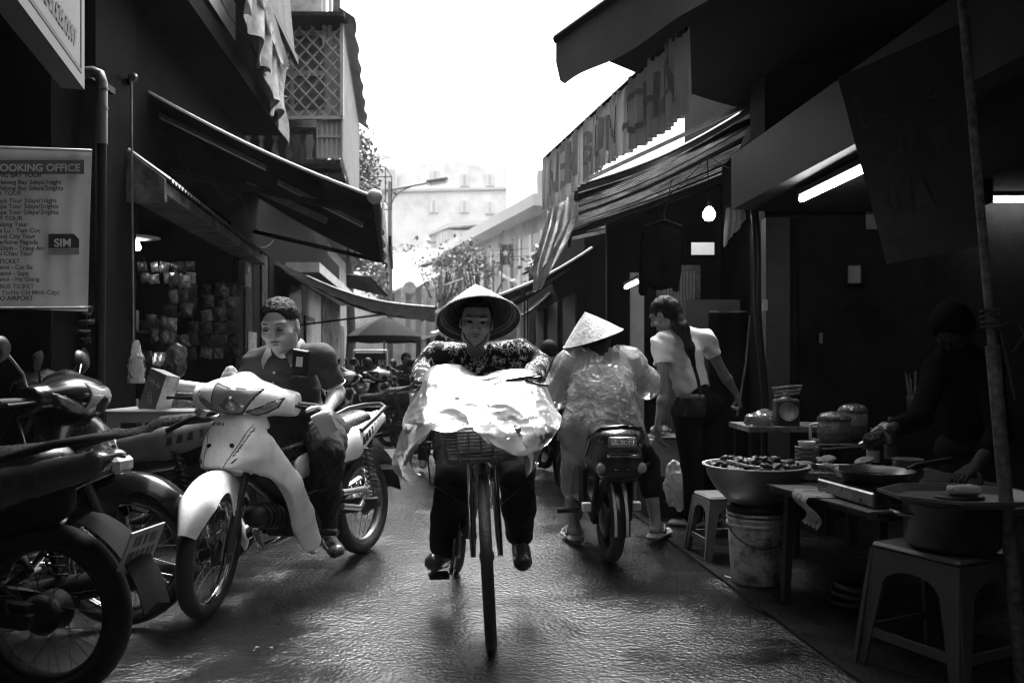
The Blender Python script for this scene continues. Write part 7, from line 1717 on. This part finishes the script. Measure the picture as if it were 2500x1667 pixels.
crumpled('snack_bag', 'big dark glossy snack bag hanging low in the grocery', 'bag', P(430, 880, 5.8), (.08, .05, .13), m_foil2, 5, amp=.012)
t = thing('cup_stack', 'clear plastic cups hanging beside the dark snack bag', 'cups', P(392, 890, 5.8))
for k in range(2): B().lathe([(.03,0),(.042,.10),(.044,.10)], 18, Matrix.Translation(P(384+k*14, 893, 5.8)), cap=False).build('cup', plastic_mat('clear_cup%d' % k, .4, .6, .1, .2), t)
t = thing('candy_bag', 'tall clear bag of pale sweets standing in front of the grocery', 'bag', P(330, 930, 5.3))
def cbag(u, v):
    c = P(330, 830+v*105, 5.3); r = .07*(.35+.65*min(1, v*1.8)); a = u*6.283; return c+V((r*math.cos(a)*(1+.08*math.sin(v*20)), r*.6*math.sin(a), 0))
B().grid(cbag, 24, 14).build('bag', plastic_mat('sweet_bag', .5, .4, .08, .3), t)
rr = random.Random(3)
for k in range(22): c = P(330+rr.uniform(-18, 18), 865+rr.random()*62, 5.3+rr.uniform(-.02, .03)); B().box(c, (.035, .02, .018), Matrix.Rotation(rr.random()*3, 3, 'Y'), bev=.004).build('sweet', m_enamel if k % 3 else m_foil, t)
strip_of('row of small bright sachets along the top of the grocery opening', 350, 640, 6.6, 5, 2, .09, .09, 7)
strip_of('broad curtain of snack packets deep inside the grocery', 470, 690, 7.4, 4, 6, .12, .12, 8)
strip_of('column of sachets on the wall right of the grocery opening', 545, 700, 7.6, 1, 6, .12, .11, 9)
t = thing('goods_shelf', 'wooden shelf stacked with tins at the back of the grocery', 'shelf', (-3.6, 7.0, .9))
for z in (.55, .95, 1.35): B().box((-3.55, 6.9, z), (.5, 1.9, .025)).build('shelf_board', m_wood, t)
rr = random.Random(31)
for z in (.563, .963, 1.363):
    for k in range(8):
        hgt = rr.uniform(.1, .22); B().lathe([(0,0),(.05,0),(.05,hgt),(.045,hgt+.01),(0,hgt+.01)], 12, Matrix.Translation((-3.42, 6.1+k*.22+rr.uniform(-.03, .03), z)), cap=False).build('tin', (m_foil, m_enamel, m_foil2, m_board2)[k % 4], t)
for y in (5.98, 7.82): B().box((-3.55, y, .75), (.5, .03, 1.5)).build('shelf_side', m_wood, t)
# shelf table with the tilted carton
t = thing('plastic_table', 'pale plastic table with goods behind the parked motorbikes', 'table', (-2.1, 4.95, 0))
B().box((-2.13, 4.98, .775), (.64, .40, .03), bev=.01).build('table_top', mat('table_plastic', .22, .5, var=.15), t)
B().prism([(-2.44, 4.79, .765), (-1.82, 4.79, .765), (-1.82, 4.79, .64), (-1.86, 4.79, .64), (-1.90, 4.79, .71), (-2.36, 4.79, .71), (-2.40, 4.79, .64), (-2.44, 4.79, .64)], (0, .015, 0)).build('apron', mat('table_plastic', .22, .5), t)
for (x, y) in ((-2.40, 4.82), (-1.86, 4.82), (-2.40, 5.14), (-1.86, 5.14)): B().box((x, y, .385), (.04, .04, .745)).build('leg', mat('table_plastic', .22, .5), t)
t = thing('tilted_carton', 'tilted grey carton with looping script and pale drawings on its side', 'carton', P(390, 1005, 4.95))
Rc = Matrix.Rotation(math.radians(18), 3, 'Y') @ Matrix.Rotation(math.radians(-32), 3, 'Z')
c0 = P(388, 958, 4.9); B().box(c0, (.17, .10, .26), Rc, bev=.003).build('box', mat('carton_dark', .11, .6, var=.3), t)
B().box(c0+Rc @ V((.0865, 0, 0)), (.003, .098, .258), Rc).build('pale_side', mat('carton_pale', .45, .6, var=.5, vs=16), t)
me = text_mesh('Linh An', .01, 'CENTER'); me.materials.clear(); me.transform(Matrix.Translation(c0) @ Rc.to_4x4() @ Matrix.Translation((0, -.0515, .045)) @ Matrix.Rotation(math.pi/2, 4, 'X') @ Matrix.Rotation(-.15, 4, 'Z') @ Matrix.Scale(.042, 4)); link('lettering', me, m_letter_lt, t)
for k in range(3): B().tube([c0+Rc @ V((-.01+k*.012+.016*math.cos(a), -.0512, -.02-k*.022+.016*math.sin(a))) for a in np.linspace(0, 6.283, 16, endpoint=False)], .0012, 4, closed=True).build('printed_ring', m_letter_lt, t)
t = thing('paper_roll', 'white paper roll lying across the goods on the plastic table', 'roll', P(475, 945, 5.0))
B().tube([P(432, 940, 5.0), P(522, 952, 4.95)], .035, 18).build('roll', m_white, t); B().tube([P(521.5, 952, 4.949), P(523, 952, 4.948)], .015, 12).build('core', m_black, t)
for k, (x, y, r) in enumerate(((450, 985, (.10, .07, .07)), (505, 975, (.09, .06, .06)), (560, 935, (.06, .05, .11)), (430, 960, (.06, .05, .05)))):
    crumpled('wrapped_goods', ['clear wrapped goods below the paper roll', 'clear wrapped goods next to the man\'s right arm', 'pale frilled plastic bag standing by the man\'s right arm', 'dark wrapped goods against the tilted carton'][k], 'parcel', P(x, y, 5.05), r, m_wrap if k != 2 else m_cover, 20+k, amp=.018)
# ------------------------------------------------------------------ parasol and notice board
t = thing('parasol', 'two-tone market parasol over the far left pavement', 'parasol', (P(938, 0, 16).x, 16, 0))
c0 = V((P(938, 0, 16).x, 16, 0)); m_pd = mat('parasol_dark', .010, .8, spec=.05); m_pl = mat('parasol_pale', .05, .8, spec=.05)
for k in range(8):
    a0, a1 = k*math.pi/4+.2, (k+1)*math.pi/4+.2
    def pan(u, v, a0=a0, a1=a1):
        a = a0+(a1-a0)*u; r = .74*v*(1-.035*math.sin(u*math.pi)); z = 2.0-.38*v**1.5; return c0+V((r*math.cos(a), r*math.sin(a), z))
    def vl(u, v, a0=a0, a1=a1):
        p = pan(u, 1, a0, a1); return p+V((0, 0, -.10*v*(1+.2*math.sin(u*math.pi))))
    cpn = B().grid(pan, 6, 6, thick=.004).build('canopy_panel', m_pl if k % 4 == 0 else m_pd, t); B().grid(vl, 6, 2, thick=.003).build('valance', m_pd, cpn)
B().tube([c0, c0+V((0, 0, 2.02))], .018, 10).build('pole', m_steel, t)
B().lathe([(0,0),(.25,0),(.25,.06),(.05,.1)], 20, Matrix.Translation(c0)).build('base', m_conc, t)
t = thing('notice_board', 'dark notice board lettered for a bay tour below the parasol', 'sign', P(904, 990, 14.5))
p, q = P(866, 928, 14.5), P(942, 862, 14.5)
B().box(((p.x+q.x)/2, 14.5, (p.z+q.z)/2), (q.x-p.x, .03, q.z-p.z)).build('board', mat('board_dark', .02, .5), t)
for (aa, bb) in (((p.x-.02, 0), (p.x-.02, q.z+.05)), ((q.x+.02, 0), (q.x+.02, q.z+.05)), ((p.x-.02, q.z+.05), (q.x+.02, q.z+.05))): B().tube([(aa[0], 14.5, aa[1]), (bb[0], 14.5, bb[1])], .015, 8).build('frame_tube', m_white, t)
text('HA LONG BAY', t, V(((p.x+q.x)/2, 14.48, P(0, 893, 14.5).z)), .125, m_white, align='CENTER', bold=.002, sx=.78, sy=1.25)
for k in range(2): B().box((p.x+.16, 14.483, P(0, 906+k*6, 14.5).z), (.22-.06*k, .004, .012)).build('small_print', mat('print_grey', .2, .6), t)
# ------------------------------------------------------------------ rubbish on the road
for k, (x, y) in enumerate(((640, 1592), (385, 1530))):
    g = G(x, y); crumpled('litter_scrap', ('pale scrap of litter on the wet road near the front', 'small shiny scrap of litter on the dark road by the parked bikes')[k], 'litter', (g.x, g.y, .012), (.02, .013, .003), m_board2, 40+k, vox=.004, amp=.004)
# ------------------------------------------------------------------ misty air
hz = B().box((0, 45, 11), (120, 130, 26)).mesh('haze')
ho = link('haze', hz); ho['kind'] = 'stuff'; ho['label'] = 'thin mist hanging over the street'
mh = bpy.data.materials.new('mist'); mh.use_nodes = True; nt = mh.node_tree; nt.nodes.clear()
pv = nt.nodes.new('ShaderNodeVolumePrincipled'); pv.inputs['Color'].default_value = (.9, .9, .9, 1); pv.inputs['Density'].default_value = .0005; pv.inputs['Anisotropy'].default_value = 0
om = nt.nodes.new('ShaderNodeOutputMaterial'); nt.links.new(pv.outputs[0], om.inputs['Volume']); hz.materials.append(mh)
